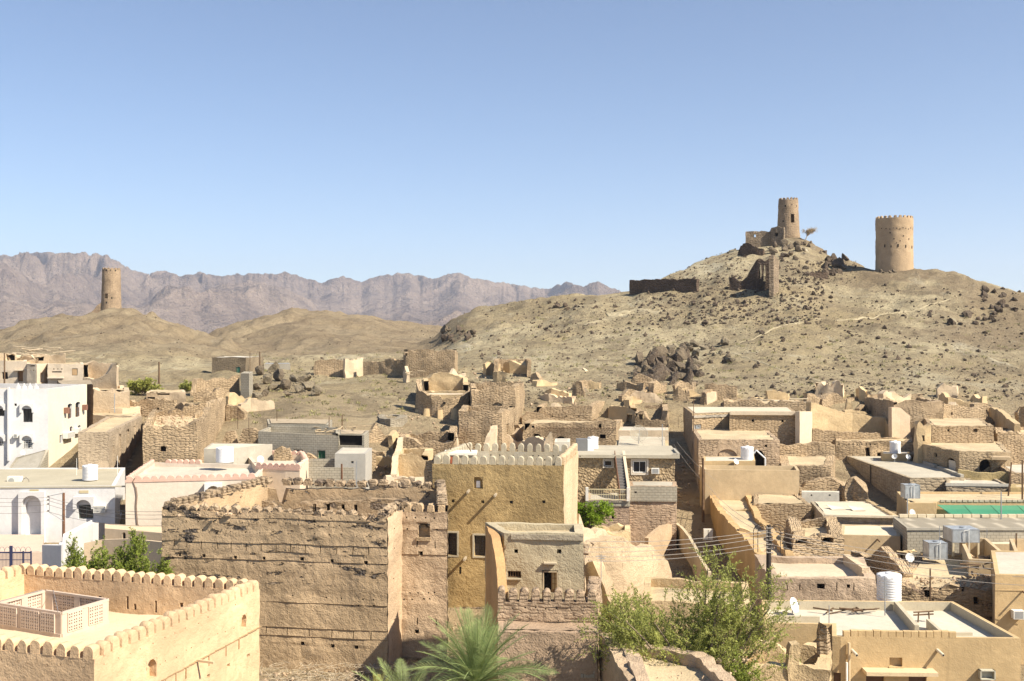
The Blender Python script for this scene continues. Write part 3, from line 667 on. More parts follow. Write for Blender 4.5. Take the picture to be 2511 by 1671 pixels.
def tank(px, py, d, wpx, hpx, label, scallop=True, group='white plastic water tanks on the roofs'):
    r = wpx/FP*d/2; h = hpx/FP*d; P = P3(px, py, d); rt = root('water_tank', label, 'water tank', P, group)
    prof = [(r*.97, 0)]; k = 9
    for i in range(k):
        z = h*.86*(i)/k; prof += [(r, z+.01), (r, z+h*.07), (r*.965, z+h*.08), (r*.965, z+h*.09)]
    prof += [(r, h*.87)]
    m = MB(); m.lathe(prof, n=28); m.F.append(tuple(reversed(range(28)))); m.M.append(0)
    me = mesh('tank_body', m.V, m.F, PLASTIC, smooth=.9); put('tank_body', me, rt)
    m = MB(); n = 48; k0 = 0
    for j, (rr, z) in enumerate(((r*1.0, h*.87), (r*1.02, h*.94), (r*.93, h*1.0), (r*.35, h*1.02))):
        for i in range(n):
            a = 2*math.pi*i/n; sc = 1 + (.035*math.cos(a*12) if scallop and j in (1, 2) else 0)
            m.V.append(Vector((rr*sc*math.cos(a), rr*sc*math.sin(a), z + (.03*h*math.cos(a*12) if scallop and j == 1 else 0))))
    for j in range(3):
        for i in range(n): q = (i+1) % n; m.F.append((j*n+i, j*n+q, (j+1)*n+q, (j+1)*n+i)); m.M.append(0)
    m.F.append(tuple(3*n+i for i in range(n))); m.M.append(0)
    put('tank_top', mesh('tank_top', m.V, m.F, PLASTIC, smooth=.9), rt)
    m = MB(); m.lathe([(r*.3, h*1.015), (r*.32, h*1.05), (r*.27, h*1.075)], n=16); m.F.append(tuple(32+i for i in range(16))); m.M.append(0)
    put('lid', mesh('lid', m.V, m.F, PLASTIC, smooth=.9), rt)
    return rt
def cube_tank(px, py, d, wpx, hpx, label, legs=0., depth=None, mat=None):
    w = wpx/FP*d; h = hpx/FP*d; P = P3(px, py, d); dp = depth or w*.9
    rt = root('metal_water_tank', label, 'water tank', P)
    mt = mat or plain((.42, .45, .47), .35, .35, .2, name='galvanised_sheet', dirt=.35)
    m = MB(); m.box(-w/2, w/2, 0, dp, legs, legs+h); put('tank_body', mesh('tank_body', m.V, m.F, mt), rt)
    for x in (-w/2-.012, w/2-.028):
        for y in (-.012, dp-.028): m = MB(); m.box(x, x+.04, y, y+.04, legs-.004, legs+h+.012); put('edge_bar', mesh('edge_bar', m.V, m.F, STEEL), rt)
    for z in (legs-.004, legs+h-.03): m = MB(); m.box(-w/2-.010, w/2+.010, -.014, .02, z, z+.045); put('edge_bar', mesh('edge_bar', m.V, m.F, STEEL), rt)
    m = MB(); m.lathe([(.2, 0), (.2, .05), (.12, .07)], (w*.05, dp*.5, legs+h), 14); m.F.append(tuple(28+i for i in range(14))); m.M.append(0)
    put('lid', mesh('lid', m.V, m.F, STEEL), rt)
    m = MB(); m.path([(-w*.1, -.05, legs+h*.15), (-w*.1, -.07, legs+h*.9), (w*.1, -.07, legs+h*.98), (w*.12, .1, legs+h+.03)], .025)
    m.path([(w*.1, -.06, legs+h*.9), (w*.08, -.07, 0)], .02); put('pipe', mesh('pipe', m.V, m.F, plain((.6, .6, .58), .5)), rt)
    if legs:
        for x in (-w/2, w/2-.12):
            for y in (0, dp-.12): m = MB(); m.box(x, x+.12, y, y+.12, 0, legs); put('leg', mesh('leg', m.V, m.F, plain((.5, .42, .28), .9)), rt)
    return rt
def dish_obj(px, py, d, rpx, label, look=(.2, -.75, .55), mesh_type=False, group=None, mast=.5):
    r = rpx/FP*d; P = P3(px, py, d); rt = root('satellite_dish', label, 'satellite dish', P - Vector((0, 0, mast)), group)
    q = Vector(look).normalized().to_track_quat('Z', 'Y'); prof = [(r*t, r*.32*t*t) for t in (.02, .2, .4, .6, .8, 1.)]
    mt = plain((.72, .72, .70), .5, var=.05, name='dish_paint', dirt=.1) if not mesh_type else plain((.38, .35, .28), .6, .3, .15, name='dish_mesh')
    n = 28; m = MB()
    if mesh_type:
        for k in range(24):
            a = 2*math.pi*k/24; m.path([(c*math.cos(a), c*math.sin(a), z) for c, z in prof], .012, 4)
        for c, z in prof[1:]:
            pts = [(c*math.cos(2*math.pi*i/n), c*math.sin(2*math.pi*i/n), z) for i in range(n+1)]; m.path(pts, .012 if c < r else .025, 4)
        for c in np.linspace(.12, .96, 9):
            pts = [(r*c*math.cos(2*math.pi*i/n), r*c*math.sin(2*math.pi*i/n), r*.32*c*c) for i in range(n+1)]; m.path(pts, .008, 3)
    else:
        m.lathe(prof, n=n); m.lathe([(p[0]*1.0, p[1]-.02) for p in reversed(prof)], n=n); m.lathe([(r, r*.32-.02), (r*1.01, r*.32-.01), (r, r*.32)], n=n)
    me = mesh('reflector', [q @ v + Vector((0, 0, mast)) for v in m.V], m.F, mt, smooth=.8); put('reflector', me, rt)
    m = MB(); f = Vector((0, 0, r*.85))
    m.tube((0, -r*.98, r*.3), f, .014, n=5); m.tube(f, f + Vector((0, 0, .1)), .04, n=8)
    put('feed_arm', mesh('feed_arm', [q @ v + Vector((0, 0, mast)) for v in m.V], m.F, STEEL), rt)
    m = MB(); m.tube((0, 0, -.15), (0, 0, mast), .03, n=8); b_ = q @ Vector((0, 0, -.02)) + Vector((0, 0, mast)); m.tube((0, 0, mast*.9), b_, .035, n=6)
    put('mast', mesh('mast', m.V, m.F, STEEL), rt); return rt
ACM = plain((.70, .68, .62), .6, var=.05, name='ac_casing', dirt=.2)
def ac_unit(b, side, box, label, depth=.4, vent='grille'):
    fr = b.fr[side]; s0, _ = fr.sz(box[0], box[1]); s1, _ = fr.sz(box[2], box[1]); d = fr.P.y + fr.e.y*.5*(s0+s1)
    z0, z1 = Zp(box[3], d), Zp(box[1], d); s0, s1 = min(s0, s1), max(s0, s1); P = fr.pt((s0+s1)/2, 0, z0)
    rt = root('air_conditioner', label, 'air conditioner', P, None)
    m = MB(); m.fbox(fr, s0, s1, .03, depth, z0, z1); m.make('casing', ACM, rt, P)
    m = MB(); nn = 7
    for i in range(nn): z = z0 + (z1-z0)*(.12 + .76*i/(nn-1)); m.fbox(fr, s0+.06, s1-.06, depth+.002, depth+.014, z, z+.022)
    m.make('grille', plain((.25, .25, .24), .6), rt, P)
    m = MB()
    for s in (s0+.05, s1-.09): m.fbox(fr, s, s+.04, -.02, depth*.9, z0-.04, z0-.002)
    m.make('bracket', STEEL, rt, P); return rt
def pole(px, py0, py1, d, label, r=.11, mat=None, lean=0., cat='utility pole', name='utility_pole', z0=None, group=None):
    x, y = Pd(px, d); z1 = Zp(py0, d); zb = Zp(py1, d) if z0 is None else z0
    rt = root(name, label, cat, (x, y, zb), group); m = MB(); m.tube((0, 0, -.3), (lean, 0, z1-zb), r, r*.75, 10)
    put('shaft', mesh('shaft', m.V, m.F, mat or WOOD, smooth=.9), rt); return rt, Vector((x+lean, y, z1))
def thin_pole(px, py0, py1, d, label, r=.02, mat=None, name='metal_mast', cat='mast', lean=0., arms=()):
    x, y = Pd(px, d); z1, zb = Zp(py0, d), Zp(py1, d); rt = root(name, label, cat, (x, y, zb)); m = MB(); h = z1-zb
    m.tube((0, 0, -.1), (lean, 0, h), r, r*.8, 6); put('shaft', mesh('shaft', m.V, m.F, mat or STEEL), rt)
    for k, (f, w) in enumerate(arms): m = MB(); m.tube((lean*f-w/2, 0, h*f), (lean*f+w/2, 0, h*f), r*.7, n=5); put('crossbar', mesh('crossbar', m.V, m.F, mat or STEEL), rt)
    return rt
def beam_pile(name, label, px0, px1, py0, py1, d0, d1, n, r=.05, mat=None, cat='timber'):
    """loose poles lying about between two picture points"""
    c = P3((px0+px1)/2, (py0+py1)/2, (d0+d1)/2); rt = root(name, label, cat, c)
    for i in range(n):
        a = P3(random.uniform(px0, px1), random.uniform(py0, py1), random.uniform(d0, d1)); ang = random.uniform(-.5, .5) + (0 if random.random() < .6 else 1.4); L = random.uniform(.5, 1.)*(px1-px0)/FP*d0*.6
        v = Vector((math.cos(ang), math.sin(ang), random.uniform(-.12, .12)))*L/2; m = MB(); m.tube(a-v-c, a+v-c, r*random.uniform(.6, 1.1), n=6)
        put('beam', mesh('beam', m.V, m.F, mat or WOOD), rt)
    return rt
# recurring surfaces
MUD = mud((.52, .375, .235), .16, brick=.035, relief=.06)
MUDB = mud((.50, .372, .235), .18, brick=.06, brick_all='r', relief=.06, streak=.1)
MUDP = mud((.53, .40, .235), .10, relief=.045)
MUDL = mud((.57, .45, .31), .12, relief=.045)
ROOFM = mud((.50, .40, .255), .12, relief=.035, streak=0., fine=.2)
ROOFC = mud((.50, .45, .37), .10, relief=.02, streak=0., fine=.15)
CMU = mud((.39, .35, .275), .10, brick=.018, bw=.42, bh=.21, brick_all=True, relief=.012, streak=.3, fine=.1)
CONC = mud((.40, .365, .30), .10, relief=.012, streak=.35, fine=.12)
BEIGE = mud((.50, .385, .24), .10, relief=.012, streak=.4, fine=.06)
BEIGEY = mud((.51, .37, .20), .10, relief=.015, streak=.42, fine=.08)
WHITEW = mud((.60, .59, .585), .05, relief=.008, streak=.28, fine=.03)
WHITEW_SUN = mud((.64, .59, .46), .04, relief=.008, streak=.12, fine=.03)  # whitewash with the sun's cream tint put into the colour
# ------------------------------------------------------------------ restored fort, lower left
FORTM = mud((.60, .425, .26), .13, relief=.03, streak=.35, fine=.06)
FORTR = mud((.60, .49, .34), .07, relief=.02, streak=0, fine=.1)
A_ = Vector((-14.38, 37.9)); e_ = Vector((math.cos(R(-16.9)), math.sin(R(-16.9)))); g_ = Vector((-e_.y, e_.x))
W1, L1 = 12.6, 11.15
f1 = [tuple(A_ - e_*W1), tuple(A_), tuple(A_ + g_*L1), tuple(A_ + g_*L1 - e_*W1)]
ops = []
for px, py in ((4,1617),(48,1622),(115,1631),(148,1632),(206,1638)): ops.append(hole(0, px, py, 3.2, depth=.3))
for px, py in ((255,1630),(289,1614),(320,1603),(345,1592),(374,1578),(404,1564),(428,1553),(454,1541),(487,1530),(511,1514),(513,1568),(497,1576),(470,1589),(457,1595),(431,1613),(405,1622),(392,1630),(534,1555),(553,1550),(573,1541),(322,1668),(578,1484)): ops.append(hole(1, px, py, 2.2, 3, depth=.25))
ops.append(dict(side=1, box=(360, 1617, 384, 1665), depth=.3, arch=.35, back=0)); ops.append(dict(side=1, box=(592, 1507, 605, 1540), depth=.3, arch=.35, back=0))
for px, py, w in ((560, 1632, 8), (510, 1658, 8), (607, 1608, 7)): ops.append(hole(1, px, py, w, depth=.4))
fr_in = Fr(tuple(A_ + g_*(L1-.42) - e_*W1), tuple(A_ + g_*(L1-.42)))
SLOT_SHADE = mud((.30, .215, .12), .08, relief=.02)  # slot backs darkened: recess shade put into the colour
def inner_slot(px, y0, y1, w, back=2):
    s, _ = fr_in.sz(px, y0); d = fr_in.P.y + fr_in.e.y*s; w = w/FP*d; so_ = W1 - s
    return dict(side=2, s0=so_-w/2, s1=so_+w/2, z0=Zp(y1, d), z1=Zp(y0, d), depth=.3, inner=True, back=back)
for px, y0, y1, w in ((311, 1462, 1494, 8), (387, 1474, 1503, 7), (454, 1479, 1490, 10), (239, 1461, 1466, 9), (332, 1481, 1496, 8)): ops.append(inner_slot(px, y0, y1, w))
for px, py in ((78,1407),(118,1411),(145,1413),(200,1417),(246,1422),(268,1426),(310,1429),(345,1433),(392,1437),(416,1438),(460,1441),(513,1446),(539,1448),(281,1473),(410,1484),(373,1483)): ops.append(inner_slot(px, py-1.5, py+1.5, 3., 1))
F1 = building('mud_fort', 'restored ochre mud fort with round-topped battlements around a walled roof terrace', f1, z=CZ-10.98, cat='fort', thick=.42, mat=FORTM,
              roofmat=FORTR, rz=CZ-12.4, rough=.035, cell=.42, ops=ops, base=CZ-17.6, extra=(SLOT_SHADE,))
ML = [extr(round_prof(.42, .50, 12, 1.05), .42, mats=FORTM, rough=.018, seed=i) for i in range(4)]
merlons(F1, 0, F1.zt, ML, n=23, thick=.42, jz=.015); merlons(F1, 1, F1.zt, ML, n=21, s0=.45, thick=.42, jz=.015)
merlons(F1, 2, F1.zt, ML, n=23, s0=.45, thick=.42, jz=.015); merlons(F1, 3, F1.zt, ML, n=20, s0=.5, s1=L1-.3, thick=.42, jz=.015)
# loopholes of the far parapet, seen from inside: dark slots with splayed sides
# slanting course line and drainage slits on the outer right face
frr = F1.fr[1]; m = MB()
s0, z0 = frr.sz(395, 1668); s1, z1 = frr.sz(640, 1535)
for i in range(20):
    a = s0+(s1-s0)*i/20; c = s0+(s1-s0)*(i+1)/20; zz = z0+(z1-z0)*(i+.5)/20+random.uniform(-.01, .01); m.fbox(frr, a, c, -.02, .050, zz-.04, zz-.004)
for px in (404, 430, 455, 511, 553, 585):
    s, _ = frr.sz(px, 1600); zt_ = z0+(z1-z0)*(s-s0)/(s1-s0); m.fbox(frr, s-.02, s+.02, -.02, .046, zt_-.45, zt_-.03)
m.make('course_line', mud((.36, .25, .14), .1, relief=.02), F1.root, F1.c)
spout(F1, 1, 484, 1617, .75, .09, plain((.55, .42, .27), .9), drop=.03)
# breeze-block screen round the stair well on the terrace
PINK = plain((.52, .415, .33), .85, var=.06, name='pinkish_block', dirt=.2)
nc = Vector((-18.78, 45.9)); eL = Vector((-.896, .444)); eR = Vector((.40, .916)); zf = CZ - 12.4
c0 = [nc, nc + eR*2.65, nc + eR*2.65 + eL*3.9, nc + eL*3.9]
cc = Vector((nc.x, nc.y, zf)); VR = root('ventilation_screen', 'pierced breeze-block screen around the opening on the fort terrace', 'screen', cc)
m = MB()
def seg(P, Q, o0, o1, z0, z1, a=0, c=None): f = Fr(P, Q); m.fbox(f, a, f.L if c is None else c, o0, o1, z0, z1)
for P, Q in ((c0[3], c0[0]), (c0[0], c0[1]), (c0[1], c0[2]), (c0[2], c0[3])): seg(P, Q, -.10, .06, zf-.05, zf+.16)
m.make('plinth', PINK, VR, cc)
blk = plain((.52, .42, .34), .85, var=.08, name='pierced_block')
def bmesh_block():
    m = MB(); w = .27; t = .085; rr = .03
    for x in (0, w/2-t/4, w-t/2): m.box(x, x+t/2+.004, -t, t*.2, 0, w)
    for z in (0, w/2-t/4, w-t/2): m.box(0, w, -t*.95, t*.15, z, z+t/2+.004)
    # diagonal leaf pieces that shape the pierced flower
    for cx in (w*.25, w*.75):
        for cz in (w*.25, w*.75):
            m.hexa([Vector(p) for p in ((cx-.055, -t*.9, cz+.02), (cx-.02, -t*.9, cz+.055), (cx-.02, t*.1, cz+.055), (cx-.055, t*.1, cz+.02), (cx-.062, -t*.9, cz+.06), (cx-.058, -t*.9, cz+.064), (cx-.058, t*.1, cz+.064), (cx-.062, t*.1, cz+.06))])
    return mesh('pierced_block', m.V, m.F, blk)
BLK = bmesh_block()
def screen_side(P, Q, panels):
    f = Fr(P, Q); ang = math.atan2(f.e.y, f.e.x); L = f.L; pw = .27; used = []
    for a, nx in panels:
        for i in range(nx):
            for j in range(3):
                q = f.pt(a + i*pw, 0, zf+.16+j*pw) - cc; put('pierced_block', BLK, VR, q, ang)
        used.append((a, a+nx*pw))
    x = 0.
    for a, c in used + [(L, L)]:
        if a - x > .03:
            m = MB(); m.fbox(f, x, a, -.08, .03, zf+.16, zf+1.04); m.make('pier', PINK, VR, cc)
        x = c
    m = MB(); m.fbox(f, -.0, L, -.09, .045, zf+.97, zf+1.07); m.make('top_rail', PINK, VR, cc)
screen_side(c0[3], c0[0], ((.20, 4), (1.55, 4), (2.75, 3))); screen_side(c0[0], c0[1], ((.28, 3), (1.45, 3)))
screen_side(c0[1], c0[2], ((.30, 5), (2.0, 5))); screen_side(c0[2], c0[3], ((.25, 3), (1.4, 3)))
m = MB(); m.tube(tuple(c0[0]+eL*.2)+(zf+1.1,), tuple(c0[2]-eL*.5)+(zf+1.1,), .012, n=5); m.tube(tuple(c0[3])+(zf+1.1,), tuple(c0[3]+eR*2.5)+(zf+1.1,), .012, n=5); m.make('cover_wire', STEEL, VR, cc)

# ------------------------------------------------------------------ big dark-patched mud fort
F2M = mud((.45, .33, .205), .14, brick=0, relief=.05, streak=.35, dark=(.075, .062, .052), darkamt=.27, fine=.35, band=(CZ-13.1, CZ-9.2))
F2T = mud((.40, .30, .20), .18, brick=.03, relief=.09, streak=.2, dark=(.11, .085, .065), darkamt=.55, fine=.5)
f2 = quadf((398, 59.3), (950, 57.3), (985, 60.1), (1097, 59.7), (1092, 68.3), (645, 70))
ops = []
rnd = random.Random(3)
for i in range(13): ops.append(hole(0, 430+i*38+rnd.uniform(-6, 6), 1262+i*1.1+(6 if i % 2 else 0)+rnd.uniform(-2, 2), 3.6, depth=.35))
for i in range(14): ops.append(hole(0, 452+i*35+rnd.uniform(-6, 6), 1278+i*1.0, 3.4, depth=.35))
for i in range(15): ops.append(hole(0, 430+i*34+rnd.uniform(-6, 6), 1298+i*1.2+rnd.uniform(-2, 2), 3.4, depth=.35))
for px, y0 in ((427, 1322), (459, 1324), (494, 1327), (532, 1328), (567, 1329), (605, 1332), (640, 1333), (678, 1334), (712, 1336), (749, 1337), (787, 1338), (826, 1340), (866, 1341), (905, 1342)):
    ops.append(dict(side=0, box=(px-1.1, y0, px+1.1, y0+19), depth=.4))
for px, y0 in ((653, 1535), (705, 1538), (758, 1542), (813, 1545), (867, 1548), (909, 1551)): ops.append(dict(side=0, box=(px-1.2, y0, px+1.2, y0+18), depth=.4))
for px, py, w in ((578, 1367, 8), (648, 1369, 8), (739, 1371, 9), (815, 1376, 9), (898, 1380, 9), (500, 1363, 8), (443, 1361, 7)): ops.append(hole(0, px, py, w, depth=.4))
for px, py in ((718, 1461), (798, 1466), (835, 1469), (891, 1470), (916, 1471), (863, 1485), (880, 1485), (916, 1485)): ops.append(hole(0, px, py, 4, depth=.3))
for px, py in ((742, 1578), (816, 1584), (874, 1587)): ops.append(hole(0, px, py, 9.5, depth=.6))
s2 = [hole(1, 966, y, 3, depth=.3) for y in (1297, 1345, 1420, 1520)]
for px, py in ((997, 1269), (1018, 1270), (1044, 1270), (1066, 1271), (998, 1297), (1070, 1299), (1006, 1454), (1026, 1454), (1050, 1454), (1064, 1454), (990, 1470), (1010, 1470), (1039, 1469), (1053, 1469)): ops.append(hole(2, px, py, 4, depth=.35))
ops += [hole(2, 1032, 1357, 10, depth=.5), hole(2, 1024, 1549, 10, depth=.5), dict(side=2, box=(1024, 1284, 1054, 1322), depth=.35, arch=.3, back=0)]
for px, y0 in ((1024, 1326), (1066, 1328), (1024, 1515), (1069, 1517)): ops.append(dict(side=2, box=(px-1.3, y0, px+1.3, y0+17), depth=.35))
s0 = [dict(side=4, box=(x-4, 1222, x+4, 1249), depth=.45, thru=True) for x in ()]
F2 = building('mud_fort', 'tall weathered mud fort with patches of dark stone showing through its plaster', f2, z=CZ-9.2, cat='fort', thick=.55, mat=F2M, roofmat=ROOFM,
              tops={0: [(398, 1252), (420, 1254), (600, 1258), (700, 1259), (880, 1266), (905, 1282), (925, 1284), (948, 1262)], 1: CZ-9.15, 2: CZ-9.3,
                    4: [(1092, 1196), (695, 1196), (694, 1232), (668, 1232), (667, 1196), (645, 1192)], 3: CZ-8.95, 5: CZ-9.0},
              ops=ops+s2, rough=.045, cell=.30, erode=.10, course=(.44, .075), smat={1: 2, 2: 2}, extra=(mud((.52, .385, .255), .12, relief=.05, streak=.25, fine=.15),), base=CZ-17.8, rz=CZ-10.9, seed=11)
EM = [extr(lump_prof(.5, .48, i), .5, mats=F2T, rough=.09, seed=i) for i in range(5)]
ET = [extr(sq_prof(.34, .42), .5, mats=F2T, rough=.05, seed=i) for i in range(4)]
EF = [extr(lump_prof(.40, .40, 20+i), .5, mats=F2T, rough=.09, seed=20+i) for i in range(4)]
merlons(F2, 0, F2.zt-.03, EF, n=21, thick=.55, jz=.05, s0=.3, zf=lambda s: CZ-9.17-.012*s - (.3 if 10.8 < s < 11.9 else 0))
merlons(F2, 1, CZ-9.17, EF, n=4, thick=.5, jz=.03)
merlons(F2, 4, CZ-9.1, EM, n=17, thick=.55, jz=.05, skip=((10.1, 10.95),))
merlons(F2, 5, CZ-9.02, ET, n=19, thick=.55, jz=.04)
W2 = [extr([(-.19, 0), (-.19, .3), (-.13, .42), (.05, .44), (.17, .36), (.19, 0)], .5, mats=F2M, rough=.04, seed=i) for i in range(3)]
merlons(F2, 2, CZ-9.32, W2, n=4, thick=.5, jz=.02); merlons(F2, 3, CZ-8.97, ET, n=14, thick=.55)
# inner rampart with loopholes in front of the back wall
b0, b1 = Vector(f2[4]), Vector(f2[5]); q0 = b1 + (b0-b1)*.0; nb = Vector((b1-b0)).normalized(); nn = Vector((nb.y, -nb.x))
fi = Fr(tuple(b1 - nn*1.3), tuple(b0 - nn*1.3))
lo = [dict(side=0, s0=s, s1=s+.22, z0=CZ-10.75, z1=CZ-10.1, depth=.4) for s in (3.75, 4.6, 5.55, 6.35, 9.1)]
V, Fc, UV, MI, I = walls([tuple(fi.P), tuple(fi.Q)], False, .5, CZ-11.2, [[(0, CZ-10.0), (.09, CZ-10.0), (.10, CZ-10.5), (.2, CZ-10.5), (.21, CZ-9.95), (.58, CZ-9.95), (.62, CZ-9.75), (.75, CZ-9.8), (1, CZ-10.0)]], conv_ops([fi], lo), .35, .07, .15, 1, 5)
put('inner_rampart', mesh('inner_rampart', np.array(V)-np.array(F2.c), Fc, [F2T, DARK], UV, MI, .8), F2.root)
slab(F2, 2, (1022, 1318, 1056, 1326), -.05, .12, F2M, 'niche_sill')

# ------------------------------------------------------------------ golden plastered building with white battlements
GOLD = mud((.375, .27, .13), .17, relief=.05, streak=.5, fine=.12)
GOLD_LIT = mud((.56, .42, .27), .10, relief=.05, streak=.15, fine=.12)  # gold lightened in colour for the sunlit right side and its merlons
f3 = quadf((1060, 69.0), (1383, 67.9), (1417, 76.5), (1142, 77.5))
ops = [dict(side=0, box=(1160, 1170, 1183, 1199), depth=.28, arch=.3, point=True, back=0), dict(side=0, box=(1125, 1390, 1131, 1408), depth=.4)]
for px, py in ((1111, 1229), (1185, 1231), (1254, 1232), (1335, 1231)): ops.append(hole(0, px, py, 7.5, depth=.45))
wl = [(1097, 1307, 1121, 1362), (1163, 1313, 1194, 1364)]
for w in wl: ops.append(dict(side=0, box=w, depth=.25))
F3 = building('merlon_house', 'tall golden-brown plastered house with a row of pale rounded battlements', f3, z=CZ-7.73, cat='house', thick=.38, mat=GOLD, roofmat=ROOFC,
              rz=CZ-8.9, rough=.045, cell=.4, ops=ops, base=CZ-17.4, tops={1: CZ-7.7}, smat={1: 2, 'in': 3}, extra=(GOLD_LIT, mud((.42, .38, .30), .12, relief=.02, streak=.3, fine=.25)))
PALE = mud((.43, .375, .275), .12, relief=.02, streak=.3, fine=.25)
MP_ = [extr(round_prof(.40, .58, 10, 1.15), .34, mats=PALE, rough=.012, seed=i) for i in range(4)]
merlons(F3, 0, CZ-7.73, MP_, n=14, thick=.38, s0=.0, s1=8.2); merlons(F3, 2, CZ-7.85+.12, MP_, n=12, thick=.38, s0=.6)
MR_ = [extr(round_prof(.36, .62, 8, 1.1), .36, mats=GOLD_LIT, rough=.03, seed=i) for i in range(3)]
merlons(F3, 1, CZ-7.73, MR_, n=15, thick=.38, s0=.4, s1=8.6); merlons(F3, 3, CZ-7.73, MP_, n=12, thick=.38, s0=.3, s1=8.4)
fb = Fr((f3[3][0]+.5, f3[3][1]-.40), (f3[2][0]-.35, f3[2][1]-.40)); m = MB(); m.fbox(fb, 0, fb.L, 0, .03, CZ-8.9, CZ-7.74); m.make('parapet_plaster', PALE, F3.root, F3.c)
m = MB()
for i in range(16): s = .4+i*.47+random.uniform(-.1, .1); z = CZ-7.95 - (.28 if i % 3 == 1 else 0) ; m.fbox(fb, s, s+.075, .02, .034, z-.08, z)
m.make('putlog_hole', DARK, F3.root, F3.c, kind='stuff')
# stair head with a red-brown door on the roof
sh = B(); x0, y0 = Pd(1090, 71.6); x1, y1 = Pd(1165, 71.3)
sh.c = Vector((x0, y0, CZ-8.9)); m = MB(); m.box(x0, x1, y0, y0+2., CZ-8.95, CZ-7.45); hd = m.make('stair_head', PALE, F3.root, F3.c)
m = MB(); m.box(x0-.08, x1+.08, y0-.1, y0+2.1, CZ-7.45, CZ-7.32); m.make('roof_slab', plain((.66, .62, .54), .8), hd, F3.c)
m = MB(); m.box(x0+.25, x0+.95, y0-.05, y0-.004, CZ-8.9, CZ-7.55); m.make('door', plain((.30, .09, .045), .7), hd, F3.c)
m = MB(); p = Vector((x0+.6, y0+.9, CZ-7.32)); m.tube(p+Vector((-.35, 0, 0)), p+Vector((.15, 0, .95)), .03); m.tube(p+Vector((1.1, 0, 0)), p+Vector((.5, 0, .95)), .03); m.tube(p+Vector((.0, 0, .95)), p+Vector((.62, 0, .95)), .03); m.make('timber_frame', WOOD, hd, F3.c)
IRON = plain((.05, .04, .035), .6, name='dark_iron')
for w in wl:
    ww = window(F3, 0, w, .16, .05, plain((.05, .035, .03), .6), GLASS, (3, 5))
    x0, y0, x1, y1 = w
    for bx in ((x0-4, y0-4, x0, y1+4), (x1, y0-4, x1+4, y1+4), (x0, y0-4, x1, y0), (x0, y1, x1, y1+4)): slab(F3, 0, bx, -.05, .06, PALE, 'window_surround')
slab(F3, 0, (1166.5, 1181, 1176, 1197), -.27, -.2, plain((.9, .9, .88), .6), 'white_niche_panel')
for px, py in ((1151, 1200), (1217, 1209), (1143, 1364)): spout(F3, 0, px, py, .75, .12, plain((.34, .28, .2), .9), drop=.05)
m = MB()
for i in range(5):
    for j in range(12):
        s, z = on_px(F3, 0, 1118+j*6+(3 if i % 2 else 0), 1489+i*3.6); m.fbox(F3.fr[0], s, s+.13, .02, .09+random.uniform(0, .05), z-.08, z)
m.make('rubble_patch', F2T, F3.root, F3.c, kind='stuff')

# ------------------------------------------------------------------ grey-plastered house and the courtyard before it
GREYP = mud((.44, .375, .255), .10, relief=.04, streak=.2, fine=.1)
f4 = quadf((1236, 53.3), (1431, 52.9), (1428, 56.0), (1190, 56.4))
ops = [dict(side=0, box=(1330, 1399, 1369, 1455), depth=.3), dict(side=0, box=(1244, 1401, 1277, 1418), depth=.22), hole(0, 1264, 1352, 9.5, depth=.4), hole(0, 1371, 1353, 10.5, depth=.4)]
F4 = building('grey_house', 'small grey-plastered house with an open door, behind the beaded mud parapet', f4, z=CZ-9.3, cat='house', thick=.42, mat=GREYP, roofmat=ROOFM,
              par=.3, rough=.035, cell=.35, ops=ops, base=CZ-17, erode=.05)
m = MB(); fr = F4.fr[0]; m.fbox(fr, 0.35, fr.L-.02, .02, .1, CZ-9.6, CZ-9.35); m.make('coping', mud((.36, .31, .23), .12, relief=.04), F4.root, F4.c)
wd = window(F4, 0, (1245, 1402, 1276, 1417), .1, .03, WOOD, DARK, (4, 0)); 
s, z = on_px(F4, 0, 1331, 1401); s1, _ = on_px(F4, 0, 1368, 1401)
m = MB(); m.fbox(fr, s, s+.05, -.16, .015, z-1.2, z); m.fbox(fr, s1-.05, s1, -.16, .015, z-1.2, z); m.fbox(fr, s, s1, -.16, .015, z-.05, z); m.make('door_frame', plain((.45, .36, .24), .8), F4.root, F4.c)
m = MB(); m.fbox(fr, s+.4, s1-.06, -.22, -.18, z-1.2, z-.06); dl = m.make('door', plain((.30, .20, .10), .7), F4.root, F4.c)
m = MB()
for i in range(2):
    for j in range(3): m.fbox(fr, s+.45+i*.13, s+.55+i*.13, -.19, -.172, z-.35-j*.27, z-.12-j*.27)
m.make('pane', plain((.50, .42, .22), .5), dl, F4.c)
slab(F4, 0, (1242, 1418, 1279, 1421.5), 0, .12, PALE, 'window_sill'); slab(F4, 0, (1334, 1378, 1365, 1382), 0, .22, plain((.5, .42, .3), .9), 'door_hood')
for py in (1337, 1368, 1395): spout(F4, 0, 1240, py, .5, .08)
BOUNCE_W = mud((.50, .31, .145), .08, relief=.03, streak=.15)  # orange of bounced light in the shade, put into the wall colour
ruin('courtyard_wall', 'sloping side wall tinted orange for bounced light, running down from the grey house', [(1191, 56.2, 1288), (1203, 53.5, 1312), (1211, 51.1, 1345), (1217, 49.3, 1395), (1222, 47.7, 1452)], BOUNCE_W, thick=.42, erode=.04, rough=.03, cat='wall', base=CZ-17.5)
CW = mud((.45, .33, .225), .15, brick=.03, relief=.06, streak=.2)
c5 = quadf((1221, 47.4), (1466, 47.1), (1472, 52))
ops5 = [hole(0, x, 1492+random.uniform(-2, 2), 4, depth=.3) for x in (1257, 1290, 1316, 1339, 1368)] + [hole(0, x, 1523, 3.4, depth=.3) for x in (1224, 1267, 1322, 1370, 1420)]
